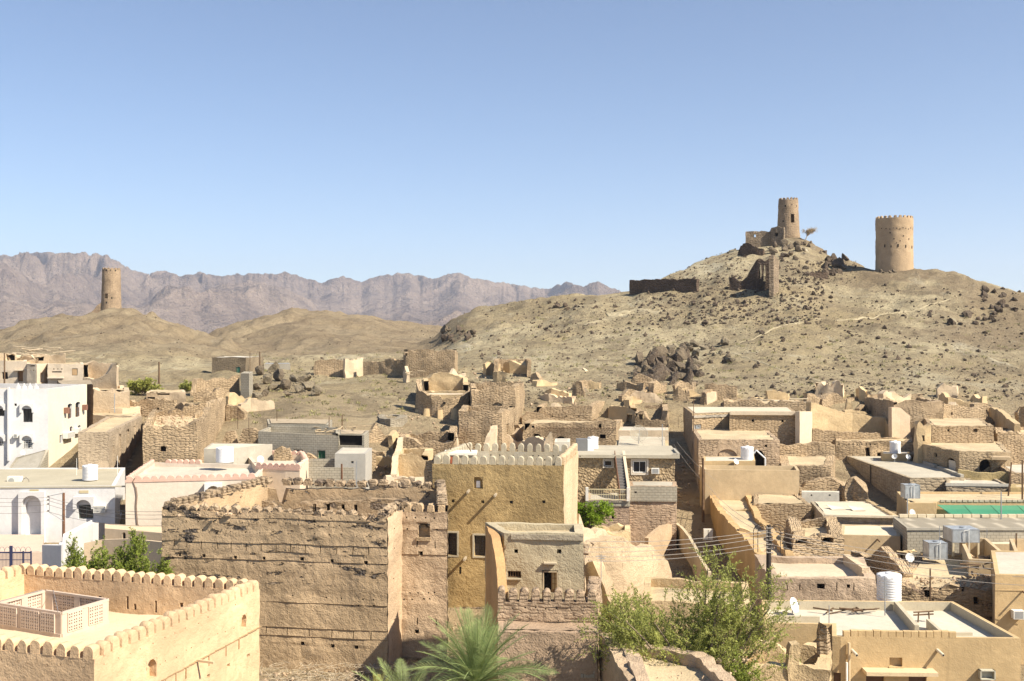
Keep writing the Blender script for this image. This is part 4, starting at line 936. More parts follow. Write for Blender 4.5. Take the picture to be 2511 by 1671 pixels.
C5 = building('courtyard_wall', 'thick mud courtyard wall topped with crumbling rounded battlements', c5, z=CZ-(1476-CY)/FP*47.4, cat='wall', thick=.5, mat=CW, ops=ops5, roof=False, closed=False,
              rough=.07, cell=.33, erode=.05, course=(.62, .07), base=CZ-17.6)
CM = [extr(round_prof(.36, .56, 9, 1.05), .42, mats=CW, rough=.05, seed=30+i) for i in range(5)]
merlons(C5, 0, C5.zt, CM, n=9, thick=.5, jz=.03, s0=-.1); merlons(C5, 1, C5.zt, CM, n=4, thick=.5, jz=.04, s0=.5, s1=3.)
slab(C5, 0, (1425, 1639, 1456, 1660), -.1, .02, CMU, 'blocked_window')
# lower forecourt wall in the shadow
D5 = building('annex', 'low mud annex with a blocked window, below the courtyard wall', quadf((1222, 45.8), (1466, 45.6), (1468, 47.4), (1222, 47.7)), z=CZ-(1549-CY)/FP*45.7, cat='annex', par=.02, thick=.3, mat=mud((.40, .29, .20), .15, relief=.06, streak=.3),
              rough=.06, cell=.35, erode=.06, base=CZ-17.6)
slab(D5, 0, (1424, 1640, 1458, 1662), -.1, .03, CMU, 'blocked_window')

# eroded mud-roofed house in the bottom middle
E5 = building('mud_house', 'flat mud-roofed house with worn rounded edges below the feathery tree', quadf((1576, 36.8), (1860, 37.0), (1745, 42.6), (1522, 45.2)), z=CZ-12.2, thick=.55, mat=mud((.45, .34, .235), .12, relief=.06), roofmat=ROOFM,
              par=.35, rough=.10, cell=.35, erode=.18, base=CZ-17.6, sag=.15)
ruin('side_wall', 'shaded mud wall running towards the viewer right of the courtyard', [(1470, 46.5, 1553), (1500, 43.4, 1600), (1530, 40.5, 1655), (1548, 39, 1690)], mud((.44, .33, .22), .14, relief=.06), thick=.5, erode=.10, cat='wall', base=CZ-17.5)
G5 = building('mud_room', 'low mud room half hidden behind the feathery tree', quadf((1580, 55.5), (1840, 54.5), (1835, 60), (1580, 61.5)), z=CZ-13.15, thick=.35, mat=MUDP, roofmat=ROOFM, par=.5, rough=.05, erode=.1)
ruin('eroded_wall', 'long pale eroded mud wall behind the feathery tree', [(1434, 62.5, 1372), (1446, 63, 1336), (1470, 63.6, 1325), (1530, 64.6, 1322), (1545, 65, 1335), (1600, 67, 1342), (1640, 68.5, 1378), (1650, 69, 1440)], mud((.53, .40, .26), .12, relief=.06), thick=.7, erode=.2, base=CZ-17.2)
ruin('eroded_wall', 'crumbling mud wall stub in the gap beside the grey house', [(1434, 56.5, 1385), (1452, 55.5, 1378), (1478, 54, 1420), (1500, 52.5, 1480)], mud((.50, .37, .235), .12, relief=.06), thick=.5, erode=.2, base=CZ-17.2)
m = MB()
# ------------------------------------------------------------------ white houses, pink house and the lower left of the town
def arch_hood(b, side, box, out=.32, mat=None, name='window_hood'):
    """projecting white surround with an arched opening"""
    fr = b.fr[side]; s0, _ = fr.sz(box[0], box[1]); s1, _ = fr.sz(box[2], box[1]); d = fr.P.y+fr.e.y*.5*(s0+s1); z0, z1 = Zp(box[3], d), Zp(box[1], d)
    s0, s1 = min(s0, s1), max(s0, s1); m = MB(); w = (s1-s0)*.12; r = (s1-s0)/2-w; sc = (s0+s1)/2; zc = z1-w*1.2-r
    zc = max(zc, z0)
    for a, c in ((s0, s0+w), (s1-w, s1)): m.fbox(fr, a, c, 0.02, out, z0, zc)
    q = 12
    for i in range(q):
        a0, a1 = math.pi*i/q, math.pi*(i+1)/q
        P = [(sc-r*math.cos(a0), zc+r*math.sin(a0)), (sc-r*math.cos(a1), zc+r*math.sin(a1))]
        e0 = s0 if i < q/2 else None
        T_ = [(s0 + (s1-s0)*i/q, z1), (s0 + (s1-s0)*(i+1)/q, z1)]
        if i == 0: P[0] = (sc-r, zc)
        m.hexa([fr.pt(P[0][0], out, P[0][1]), fr.pt(P[1][0], out, P[1][1]), fr.pt(P[1][0], .02, P[1][1]), fr.pt(P[0][0], .02, P[0][1]),
                fr.pt(T_[0][0], out, z1), fr.pt(T_[1][0], out, z1), fr.pt(T_[1][0], .02, z1), fr.pt(T_[0][0], .02, z1)])
    m.hexa([fr.pt(s0, out, zc), fr.pt(s0+w, out, zc), fr.pt(s0+w, .02, zc), fr.pt(s0, .02, zc), fr.pt(s0, out, z1), fr.pt(s0+.001, out, z1), fr.pt(s0+.001, .02, z1), fr.pt(s0, .02, z1)])
    m.hexa([fr.pt(s1-w, out, zc), fr.pt(s1, out, zc), fr.pt(s1, .02, zc), fr.pt(s1-w, .02, zc), fr.pt(s1-.001, out, z1), fr.pt(s1, out, z1), fr.pt(s1, .02, z1), fr.pt(s1-.001, .02, z1)])
    return m.make(name, mat or WHITEW, b.root, b.c)
def cornice(b, side, z, h, out, mat, name='cornice', s0=0., s1=None):
    m = MB(); fr = b.fr[side]; m.fbox(fr, s0 - out, (fr.L if s1 is None else s1) + out, -.02, out, z-h, z); return m.make(name, mat, b.root, b.c)
# two-storey white house
fw = [Pd(-130, 106.8), Pd(20, 107.6), Pd(118, 108.2), Pd(213, 119.5), Pd(-150, 124)]
ops = [dict(side=1, box=(56, 1003, 80, 1036), depth=.3, back=1), dict(side=1, box=(56, 1077, 80, 1101), depth=.2), dict(side=0, box=(-14, 1003, 11, 1021), depth=.3), dict(side=0, box=(-14, 1079, 9, 1094), depth=.2),
       hole(1, 38, 993, 6, depth=.15)]
for bx in ((166, 990, 177, 1027), (185, 986, 197, 1023)): ops.append(dict(side=2, box=bx, depth=.22, archp=5))
for bx in ((171, 1046, 178, 1071), (191, 1043, 198, 1062)): ops.append(dict(side=2, box=bx, depth=.22, archp=4))
ops.append(dict(side=2, box=(146, 1067, 153, 1087), depth=.2))
H1 = building('white_house', 'two-storey whitewashed house with arched windows and a side tinted cream for sunlight', fw, z=CZ-4.75, thick=.3, mat=WHITEW, roofmat=ROOFC, par=.5, rough=.012, cell=1., ops=ops, smat={2: 2}, extra=(WHITEW_SUN,))
arch_hood(H1, 1, (50, 990, 84, 1012)); arch_hood(H1, 1, (50, 1064, 84, 1086)); arch_hood(H1, 0, (-16, 990, 14, 1006)); arch_hood(H1, 0, (-16, 1066, 14, 1082))
window(H1, 1, (57, 1004, 79, 1035), .18, .05, plain((.03, .03, .03), .5), GLASS, (1, 0)); window(H1, 1, (57, 1078, 79, 1100), .03, .05, WHITE, GLASS, (4, 3))
window(H1, 0, (-13, 1004, 10, 1020), .18, .05, plain((.03, .03, .03), .5), GLASS, (1, 0)); window(H1, 0, (-13, 1080, 8, 1093), .03, .05, WHITE, GLASS, (3, 2))
slab(H1, 1, (20.5, 950, 24.5, 1130), .0, .35, WHITEW, 'pilaster')
SHT = plain((.22, .11, .075), .7, name='red_shutter')
for bx in ((156, 1000, 160, 1014), (201, 993, 205, 1006)): slab(H1, 2, bx, .02, .45, SHT, 'shutter')
for bx in ((166.5, 1003, 176.5, 1026), (185.5, 1000, 196.5, 1022), (171, 1052, 178, 1070), (191, 1049, 198, 1061)): window(H1, 2, bx, .12, .04, plain((.16, .08, .04), .7), GLASS, (1, 1))
# sunlit side: cream of the sunlight put into the whitewash colour
V = []; Fc = []
PT = extr([(-.28, 0), (-.28, .2), (-.12, .28), (0, .6), (.12, .28), (.28, .2), (.28, 0)], .2, mats=WHITEW)
merlons(H1, 1, H1.zt, [PT], n=4, s0=.6, s1=2.8, thick=.3, name='parapet_ornament')

ac_unit(H1, 1, (36, 1064, 46, 1073), 'small brown air conditioner beside the lattice window of the tall white house', .45)
ac_unit(H1, 2, (153, 1060, 172, 1074), 'pale air conditioner low on the sunlit side of the tall white house', .5); ac_unit(H1, 2, (181, 1050, 189, 1063), 'air conditioner by the arched windows at the far end of the sunlit side', .45)
dish_obj(57, 1111, 107, 6.5, 'small satellite dish low on the front of the two-storey white house', (.1, -.8, .4), mast=.3)
s_ = building('ramp_wall', 'sloping concrete-block retaining wall before the tall white house', quadf((10, 103.5), (92, 102), (119, 106.5), (40, 107)), z=CZ-11.5, cat='retaining wall', mat=CMU, roofmat=CONC, par=0., thick=.25,
              rough=.01, cell=1, tops={0: [(10, 1165), (92, 1158)], 1: [(92, 1158), (119, 1103)], 2: [(119, 1103), (40, 1122)], 3: [(40, 1122), (10, 1165)]}, rz=[Zp(1165, 103.5), Zp(1158, 102), Zp(1105, 106.5), Zp(1124, 107)])
# lower white house
fl = [Pd(-130, 84.3), Pd(282, 85.2), Pd(307, 97.5), Pd(-140, 97)]
ops = [dict(side=0, box=(62, 1222, 104, 1312), depth=.55, arch=.62), dict(side=0, box=(192, 1238, 229, 1273), depth=.3), dict(side=1, box=(294, 1219, 306, 1255), depth=.25)]
H2 = building('white_house', 'low white house with a tall arched entrance niche and a hooded window', fl, z=CZ-11.25, thick=.3, mat=WHITEW, roofmat=mud((.40, .36, .27), .06, relief=.01, streak=0, fine=.1), par=.1, rough=.008, cell=1., ops=ops, base=CZ-18, rz=CZ-11.35)
arch_hood(H2, 0, (50, 1205, 113, 1330), .45, name='entrance_surround'); arch_hood(H2, 0, (183, 1217, 234, 1247), .45)
slab(H2, 0, (66, 1239, 101, 1312), -.50, -.40, mud((.70, .69, .66), .03, relief=.005, streak=0), 'entrance_panel'); slab(H2, 0, (63, 1236, 103, 1240), -.5, -.34, WHITEW, 'transom')
slab(H2, 0, (63, 1312, 104, 1318), -.4, .2, WHITEW, 'door_step'); slab(H2, 0, (45, 1326, 108, 1332), 0, .8, WHITEW, 'doorstep')
fr = H2.fr[0]; s0, z0 = on_px(H2, 0, 65, 1239); s1, z1 = on_px(H2, 0, 102, 1224); m = MB(); sc = (s0+s1)/2
for a in (55, 90, 125): m.fbox(fr, 0, .001, 0, .001, 0, .001)
for a in (50, 130):
    m.tube(fr.pt(sc, -.33, z0), fr.pt(sc+.55*math.cos(R(a)), -.33, z0+.5*math.sin(R(a))), .02, n=4)
m.V = m.V[24:]; m.F = [tuple(i-24 for i in f) for f in m.F[18:]]; m.M = m.M[18:]
m.make('fanlight_bars', WHITE, H2.root, H2.c)
slab(H2, 0, (64, 1225, 103, 1236), -.46, -.42, plain((.05, .09, .13), .2), 'fanlight')
window(H2, 0, (193, 1239, 228, 1272), .18, .05, plain((.12, .14, .12), .5), GLASS, (1, 2)); window(H2, 1, (294.5, 1220, 305.5, 1254), .15, .05, plain((.2, .2, .16), .5), GLASS, (1, 0))
slab(H2, 0, (73, 1201, 95, 1206), -.01, .03, plain((.40, .33, .18), .8), 'vent_plate'); slab(H2, 0, (194, 1203, 217, 1210), -.01, .03, plain((.45, .38, .24), .8), 'vent_plate')
ac_unit(H2, 0, (233, 1239, 261, 1256), 'cream air conditioner beside the hooded window of the low white house', .45)
cornice(H2, 0, CZ-11.23, .12, .06, mud((.45, .41, .32), .05, relief=.01), s1=14.5)
m = MB(); P = P3(28, 1191, 88.5); acr = root('air_conditioner', 'split air conditioner standing on the flat roof of the low white house', 'air conditioner', P)
m.box(-.35, .75, 0, .4, 0, .72); put('casing', mesh('casing', m.V, m.F, ACM), acr); m = MB(); m.tube((0.0, -.01, .36), (0.0, -.03, .36), .24, n=18); m.tube((0, -.031, .36), (0, -.04, .36), .07, n=10); put('fan_grille', mesh('fan_grille', m.V, m.F, plain((.35, .35, .33), .6)), acr)
m = MB(); m.path([(.8, .1, .1), (.9, .1, .5), (1.15, .1, .62), (1.35, .1, .45), (1.4, .1, 0)], .03); put('pipe', mesh('pipe', m.V, m.F, plain((.2, .18, .15), .7)), acr)
tank(221, 1177, 89, 36, 36, 'white water tank alone on the beige roof of the low white house')
thin_pole(188, 1124, 1163, 92, 'thin white mast at the back edge of the beige roof', .018, WHITE)
thin_pole(288, 1118, 1163, 93, 'thin white mast near the pink corner of the beige roof', .018, WHITE)
# white garden wall with a stepped top, gate
ruin('garden_wall', 'white garden wall with a sloping top beside the bush', [(150, 76, 1338), (232, 82, 1281), (262, 84.5, 1283)], WHITEW, thick=.2, erode=0, rough=.005, cat='wall', base=CZ-18)
gw = ruin('garden_wall', 'white garden wall with a row of small pointed teeth along its slope', [(160, 72, 1318), (228, 81, 1283)], WHITEW, thick=.18, erode=0, rough=.004, cat='wall', base=CZ-18)
tooth = extr([(-.13, 0), (-.10, .05), (0, .24), (.10, .05), (.13, 0)], .15, mats=WHITEW); fr = gw.fr[0]; n = 26
for i in range(n):
    s = fr.L*(i+.5)/n; z = Zp(1318, 72)+(Zp(1283, 81)-Zp(1318, 72))*s/fr.L; put('tooth', tooth, gw.root, fr.pt(s, -.09, z-.02)-Vector(gw.c), math.atan2(fr.e.y, fr.e.x))
ruin('garden_wall', 'plain white wall block between the metal gate and the pole', [(103, 70, 1337), (150, 69, 1338), (158, 73, 1328)], WHITEW, thick=.25, erode=0, rough=.004, cat='wall', base=CZ-18)
building('porch_step', 'salmon-coloured porch terrace below the arched niche', quadf((-100, 76), (104, 77), (108, 84), (-100, 84)), z=CZ-15.7+.9, cat='terrace', mat=mud((.55, .43, .34), .05, relief=.005), par=0, thick=.2, rough=.003, cell=2, rz=CZ-14.79, base=CZ-18)
BLU = plain((.035, .04, .09), .5, name='dark_blue_paint')
gx = Fr(Pd(-40, 71), Pd(76, 71)); c = gx.pt(1.5, 0, CZ-15.5); gr = root('metal_gate', 'dark blue metal gate with thin bars and curled ironwork on top', 'gate', c)
m = MB(); 
for px in (27, 57, 76): s, _ = gx.sz(px, 1300); m.fbox(gx, s-.09*(1 if px == 27 else .4), s+.09*(1 if px == 27 else .4), -.05, .05, CZ-17.3, Zp(1339 if px == 27 else 1352, 71))
m.make('gate_post', BLU, gr, c); m = MB(); m.fbox(gx, 0, gx.L, -.02, .02, Zp(1357, 71), Zp(1353.5, 71)); m.fbox(gx, 0, gx.L, -.02, .02, Zp(1374, 71), Zp(1372.5, 71)); m.make('gate_rail', BLU, gr, c)
for i in range(34):
    s = gx.L*(i+.5)/34; m = MB(); m.tube(gx.pt(s, 0, CZ-17.2), gx.pt(s, 0, Zp(1355, 71)), .011, n=4); m.make('bar', BLU, gr, c)
for i in range(9):
    s = gx.L*(i+.5)/9; m = MB(); pts = [gx.pt(s+.17*math.cos(R(a)), 0, Zp(1353, 71)+.30*math.sin(R(a))) for a in range(0, 181, 20)]; m.path(pts, .011, 4); m.make('ironwork_curl', BLU, gr, c)

# pink house with scalloped parapet
PNK = mud((.59, .51, .42), .05, relief=.012, streak=.18, fine=.04); PNKT = mud((.57, .38, .30), .06, relief=.01, streak=.1)
fp = [Pd(308, 81.3), Pd(627, 83.2), Pd(655, 92), Pd(372, 93.5)]
H3 = building('pink_house', 'pale pink house with a scalloped salmon parapet', fp, z=CZ-10.35, thick=.3, mat=PNK, roofmat=ROOFC, par=.32, rough=.01, cell=1., ops=[dict(side=0, box=(515, 1194, 532, 1222), depth=.3, arch=.28)], base=CZ-18)
SM = [extr(round_prof(.50, .36, 10, .9), .32, mats=PNKT, rough=.008, seed=i) for i in range(3)]
merlons(H3, 0, H3.zt-.02, SM, n=16, thick=.3); merlons(H3, 3, H3.zt-.02, SM, n=16, s0=.3, thick=.3)
merlons(H3, 2, H3.zt-.02, SM, n=6, s0=5.7, s1=8.9, thick=.3)
m = MB(); 
for k in (0,): m.fbox(H3.fr[k], -.03, H3.fr[k].L+.03, .0, .045, H3.zt-.14, H3.zt+.06)
m.make('coping_band', PNKT, H3.root, H3.c); cornice(H3, 1, H3.zt+.1, .14, .03, mud((.70, .58, .47), .04, relief=.01), 'coping_band')
arch_hood(H3, 0, (502, 1184, 545, 1215), .5, name='window_hood')
slab(H3, 1, (640, 1196, 650, 1230), -.02, .02, mud((.62, .5, .4), .05, relief=.01), 'blocked_window')
m = MB(); fr = H3.fr[0]; a = [on_px(H3, 0, x, y) for x, y in ((331, 1172), (326, 1181), (332, 1195), (335, 1215), (333, 1240), (334, 1262), (336, 1284), (342, 1300), (351, 1325))]
m.path([fr.pt(s, .05, z) for s, z in a], .035, 5); m.path([fr.pt(s+.06, .04, z) for s, z in a[2:]], .02, 5); m.make('hanging_cable', plain((.22, .16, .12), .8), H3.root, H3.c)
tank(551, 1133, 90.5, 42, 36, 'white water tank at the back of the pink roof beside a pipe stack')
PK2 = mud((.64, .52, .39), .05, relief=.012, streak=.15, fine=.04)
f = [Pd(627, 88.5), Pd(700, 87.5), Pd(735, 87.2), Pd(757, 91.5), Pd(745, 97.5), Pd(600, 99)]
H4 = building('pink_house', 'cream and pink wing with a rounded corner turret behind the pink house', f, z=CZ-10.1, thick=.3, mat=PK2, roofmat=ROOFC, par=.5, rough=.01, cell=1., ops=[], base=CZ-18)
merlons(H4, 0, H4.zt-.02, SM, n=5, thick=.3); merlons(H4, 1, H4.zt-.02, SM, n=3, thick=.3); merlons(H4, 2, H4.zt-.02, [extr(sq_prof(.4, .36), .3, mats=PK2)], n=6, thick=.3); merlons(H4, 4, H4.zt-.02, SM, n=11, thick=.3); merlons(H4, 3, H4.zt-.02, SM, n=7, thick=.3)
m = MB(); fr = H4.fr[0]; m.fbox(fr, 0, fr.L, .0, .04, H4.zt-.2, H4.zt); fr = H4.fr[1]; m.fbox(fr, 0, fr.L, .0, .04, H4.zt-.2, H4.zt); m.make('coping_band', PNKT, H4.root, H4.c)
dish_obj(638, 1127, 91, 9, 'grey satellite dish standing on the cream and pink wing', (.55, -.75, .3), mast=.5)
building('roof_room', 'small flat cream roof room behind the tank on the pink house', quadf((500, 93.5), (572, 93.5), (668, 98), (520, 99)), z=CZ-9.2, cat='house', mat=CONC, roofmat=mud((.62, .52, .40), .06, relief=.01, streak=0), par=.02, thick=.2, rough=.01, cell=1., base=CZ-16)
building('yard_wall', 'cream yard wall with small arches between the pink house and the bush', quadf((257, 78), (405, 76), (405, 78.5), (257, 80)), z=Zp(1296, 78), cat='wall', mat=mud((.58, .46, .32), .05, relief=.01), par=0, thick=.2, rough=.008, cell=1., ops=[dict(side=0, box=(300, 1306, 308, 1330), depth=.15, arch=.15), dict(side=0, box=(322, 1306, 332, 1330), depth=.15, arch=.15)], base=CZ-18)
ruin('yard_wall', 'low cream wall with round teeth right behind the bush', [(206, 73, 1333), (250, 73, 1324), (320, 72, 1322), (400, 70, 1330)], mud((.58, .46, .32), .05, relief=.01), thick=.2, erode=0, rough=.01, cat='wall', base=CZ-18)

# eroded mud houses between the white house and the open slope
PLB = mud((.43, .34, .24), .10, brick=.02, relief=.04, streak=.2)
h = building('eroded_mud_house', 'plastered mud house with a broken corner and a sunlit side with blind arches', quadf((192, 97), (268, 97.6), (349, 118), (262, 117)), z=CZ-8.1, thick=.4, mat=PLB, roofmat=ROOFM, par=.08, rough=.06, cell=.45, erode=.06,
             ops=[dict(side=1, box=(311, 1052, 317, 1105), depth=.12, arch=.3, back=0), dict(side=1, box=(291, 1064, 297, 1130), depth=.12, arch=.3, back=0), dict(side=1, box=(277, 1093, 280, 1130), depth=.1, back=0), dict(side=1, box=(328, 1045, 334, 1090), depth=.1, back=0)])
h = building('ruined_mud_house', 'roofless mud-brick ruin with a tall sunlit gable wall on its right', quadf((350, 97.5), (483, 98), (553, 124), (372, 124)), z=CZ-7.6, thick=.55, mat=MUDB, roof=True, roofmat=ROOFM, par=.9, rough=.10, erode=.4, cell=.4,
             tops={0: [(350, 1052), (372, 1048), (420, 1042), (450, 1050), (483, 1040)], 1: [(483, 1040), (505, 1020), (525, 985), (553, 981)], 2: [(372, 1015), (553, 981)], 3: CZ-7.9}, ops=[dict(side=0, box=(391, 1094, 408, 1108), depth=.4, archp=6)], sag=.6)
m = MUDP
ruin('ruined_wall', 'ragged mud-brick wall with small square holes below the green shrubs', [(295, 130, 990), (330, 129, 982), (400, 128, 980), (429, 128, 982)], MUDB, thick=.6, erode=.25, base=CZ-9.5, ops=[hole(0, 324, 1003, 5), hole(1, 388, 1003, 5)])
ruin('ruined_wall', 'ragged mud wall heaped with fallen plaster above the roofless ruin', [(429, 126, 1000), (455, 125, 985), (500, 124, 990), (530, 124, 978), (548, 124, 983)], MUDB, thick=.9, erode=.4, base=CZ-9.8)
building('flat_mud_hut', 'low flat-roofed mud hut with a beam slot, below the pole', quadf((358, 137), (455, 136), (452, 143), (372, 144)), z=Zp(962, 137), thick=.4, mat=MUDL, roofmat=ROOFM, par=.02, rough=.06, erode=.08, cell=.5, ops=[dict(side=0, box=(385, 965, 415, 969), depth=.3), dict(side=0, box=(360, 974, 380, 979), depth=.2)])
building('flat_mud_house', 'low mud house with a sagging flat roof wedged beside the white house', quadf((215, 122), (330, 120), (345, 127), (215, 130)), z=Zp(1018, 122), thick=.4, mat=MUDL, roofmat=ROOFM, par=.0, rough=.08, erode=.1, cell=.5)
building('mud_block', 'square pale mud block left of the brick ruin', quadf((270, 124), (300, 124), (345, 128), (300, 130)), z=Zp(1003, 124), thick=.4, mat=MUDL, roofmat=ROOFM, par=.02, rough=.06, erode=.08, cell=.5)
# upper left row of old houses
WO = mud((.60, .50, .38), .08, relief=.02, streak=.25)
h = building('old_plaster_house', 'old whitewashed mud house with a brown door at the picture edge', quadf((-60, 133), (66, 132.5), (66, 141), (-60, 142)), z=Zp(885, 133), thick=.35, mat=WO, roofmat=ROOFM, par=.05, rough=.05, erode=.08, ops=[dict(side=0, box=(43, 910, 57, 936), depth=.25), dict(side=0, box=(4, 913, 18, 930), depth=.2)], cell=.6)
slab(h, 0, (44, 911, 56, 935), -.2, -.14, plain((.22, .12, .06), .8), 'door'); slab(h, 0, (36, 907, 60, 909.5), 0, .4, WO, 'door_hood')
h = building('old_plaster_house', 'roofless upper storey with a dark interior and a leaning pole before it', quadf((-60, 136), (40, 136), (38, 142), (-60, 142)), z=Zp(868, 136), thick=.4, mat=MUDL, roof=False, rough=.06, erode=.3, cell=.5, ops=[dict(side=0, box=(14, 868, 36, 887), depth=.38)])
h = building('old_plaster_house', 'narrow white house front with rows of small pigeon-hole openings', quadf((66, 131), (90, 130.5), (117, 133.5), (117, 131.2), (205, 131.5), (203, 140), (66, 141)), z=Zp(893, 131), thick=.35, mat=WO, roofmat=ROOFM, par=.06, rough=.04, erode=.06,
             ops=[dict(side=0, box=(73, 896, 86, 899), depth=.3), dict(side=0, box=(73, 907, 76, 910), depth=.3), dict(side=0, box=(81, 907, 84, 910), depth=.3), dict(side=1, box=(99, 914, 108, 938), depth=.3),
                  dict(side=3, box=(127, 911, 152, 914), depth=.3), dict(side=3, box=(130, 904, 133, 907), depth=.3), dict(side=3, box=(140, 904, 143, 907), depth=.3), dict(side=3, box=(150, 904, 153, 907), depth=.3), dict(side=3, box=(176, 904, 190, 921), depth=.12)], cell=.5)
slab(h, 3, (177, 905, 189, 920), -.12, -.05, plain((.42, .28, .15), .8), 'shutter'); slab(h, 3, (119, 926, 157, 928), 0, .5, plain((.6, .52, .42), .9), 'awning')
h = building('ruined_mud_house', 'broken mud house with dark gaping rooms at the end of the old row', quadf((205, 131.5), (286, 130), (290, 139), (205, 140)), z=Zp(900, 131), thick=.5, mat=MUDL, roof=False, rough=.08, erode=.2, cell=.45,
             tops={0: [(205, 928), (232, 927), (245, 925), (262, 920), (276, 900), (286, 893)], 1: CZ-3.2, 2: [(290, 893), (278, 890), (262, 894), (246, 888), (232, 886), (205, 892)], 3: CZ-3.0})
building('plank_canopy', 'tilted plank canopy behind the parapet of the tall white house', quadf((150, 122), (228, 120), (222, 126), (140, 128)), z=Zp(945, 121), cat='canopy', mat=WOOD, roofmat=plain((.33, .27, .19), .9, var=.2), thick=.06, par=0, rough=.01, rz=[Zp(946, 122), Zp(943, 120), Zp(932, 126), Zp(934, 128)], tops={0: Zp(944, 121), 1: Zp(943, 121), 2: Zp(934, 127), 3: Zp(940, 124)})
building('eroded_mud_house', 'low rounded mud ruin spilling down right of the plank canopy', quadf((228, 126), (318, 126), (300, 134), (230, 135)), z=Zp(955, 126), mat=MUDL, roofmat=ROOFM, par=.1, thick=.5, rough=.12, erode=.45, cell=.5)
beam_pile('collapsed_roof', 'collapsed palm-beam roof above the old white houses', 40, 165, 852, 880, 137, 143, 22, .07, mat=plain((.38, .31, .22), .9, var=.2), cat='collapsed roof')
building('rubble_room', 'crumbled mud room under the collapsed palm beams', quadf((40, 138), (160, 137), (158, 146), (40, 147)), z=Zp(872, 138), mat=MUDL, roofmat=ROOFM, par=.2, thick=.5, rough=.12, erode=.5, cell=.5, ops=[dict(side=0, box=(88, 874, 108, 885), depth=.4)])
pole(11, 866, 946, 126, 'leaning dark pole in front of the old white houses', .10)
# mud ruin, block wall and hut on the slope
ruin('ruined_wall', 'mud-brick wall end beside the dark shaded hollow', [(480, 146, 965), (484, 147, 932), (520, 148, 928), (588, 150, 921)], MUDB, thick=.7, erode=.3, base=CZ-9)
ruin('ruined_wall', 'lower broken mud-brick wall before the dark hollow', [(476, 139, 968), (500, 139, 958), (530, 139, 950), (562, 141, 962)], MUDB, thick=.7, erode=.4, base=CZ-9.3)
building('block_pier', 'tall grey concrete-block pier with a sunlit edge', quadf((590, 141), (611, 140.5), (620, 149), (599, 150)), z=Zp(916, 141), cat='wall', mat=CMU, thick=.3, par=.01, rough=.01, cell=1)
h = building('stone_hut', 'lone stone hut with a green door at the foot of the hill', quadf((520, 186), (603, 184), (646, 193), (560, 196)), z=Zp(877, 186), mat=mud((.33, .26, .175), .2, brick=.05, brick_all='r', relief=.08), roofmat=plain((.55, .5, .42), .8, var=.1), par=-.02, thick=.4, rough=.08, cell=.6, ops=[dict(side=0, box=(577, 900, 588, 915), depth=.2)])
slab(h, 0, (577.5, 901, 587.5, 915), -.15, -.08, plain((.05, .17, .12), .7), 'door')
building('tin_shed', 'small grey tin shed right of the stone hut', quadf((648, 190), (712, 190), (710, 196), (650, 196)), z=Zp(892, 190), cat='shed', mat=CONC, roofmat=STEEL, par=0, thick=.2, rough=.01, cell=1)
pole(637, 863, 908, 184, 'dark pole beside the stone hut', .13); thin_pole(613, 862, 915, 182, 'thin mast in front of the stone hut', .05, WOOD)
pole(390, 888, 956, 150, 'solitary wooden pole above the green shrubs', .14); thin_pole(281, 965, 1010, 118, 'thin forked pipe by the shrubs', .05, STEEL)

# grey concrete-block compound
h = building('block_house', 'grey concrete-block compound wall with a green window below the stick roof', quadf((633, 100.5), (829, 98.5), (829, 104), (660, 106)), z=Zp(1060, 100), mat=CMU, roofmat=ROOFC, par=1.2, thick=.22, rough=.01, cell=1.,
             tops={0: [(633, 1058), (829, 1069)], 2: CZ-8.2, 3: CZ-8.3}, ops=[dict(side=0, box=(777, 1105, 798, 1126), depth=.15), dict(side=0, box=(720, 1103, 742, 1124), depth=.15)])
window(h, 0, (778, 1106, 797, 1125), .08, .05, plain((.10, .16, .12), .6), plain((.05, .16, .07), .5), (1, 0)); slab(h, 0, (721, 1104, 741, 1123), -.12, -.08, plain((.3, .27, .2), .8), 'shutter')
h = building('block_house', 'back range of the block compound under a ragged stick roof', quadf((658, 106.5), (805, 105.5), (815, 112), (655, 113)), z=Zp(1041, 106), mat=CMU, roofmat=plain((.36, .29, .2), .95, var=.25), par=-.06, thick=.25, rough=.01, cell=1.)
h2 = beam_pile('stick_roof', 'tangled dry branches and poles on the block compound roof', 780, 890, 1046, 1066, 101, 105, 26, .05, mat=plain((.40, .31, .2), .95, var=.2), cat='brushwood')
h = building('block_house', 'open-fronted shelter with a black interior and a brushwood roof', quadf((829, 98.8), (893, 98.4), (905, 103), (829, 104)), z=Zp(1066, 98.6), mat=CMU, roofmat=plain((.4, .32, .22), .95, var=.25), par=-.03, thick=.25, rough=.02, cell=.8, ops=[dict(side=0, box=(831, 1068, 888, 1093), depth=.24)])
h = building('render_box', 'plain grey rendered box with a tiny square window', quadf((821, 92), (896, 92), (912, 97), (840, 97.5)), z=Zp(1113, 92), cat='house', mat=mud((.40, .375, .33), .05, relief=.01, streak=.2), roofmat=ROOFC, par=.01, thick=.2, rough=.008, cell=1, ops=[dict(side=0, box=(861, 1131, 867, 1137), depth=.2)], base=CZ-17)
ruin('yard_wall', 'low grey block wall left of the grey rendered box', [(757, 93, 1126), (821, 93, 1126)], CMU, thick=.2, erode=0, rough=.005, cat='wall', base=CZ-17)
ruin('yard_wall', 'front grey block wall below the grey rendered box', [(757, 90, 1147), (868, 90, 1147)], CMU, thick=.2, erode=0, rough=.005, cat='wall', base=CZ-17)
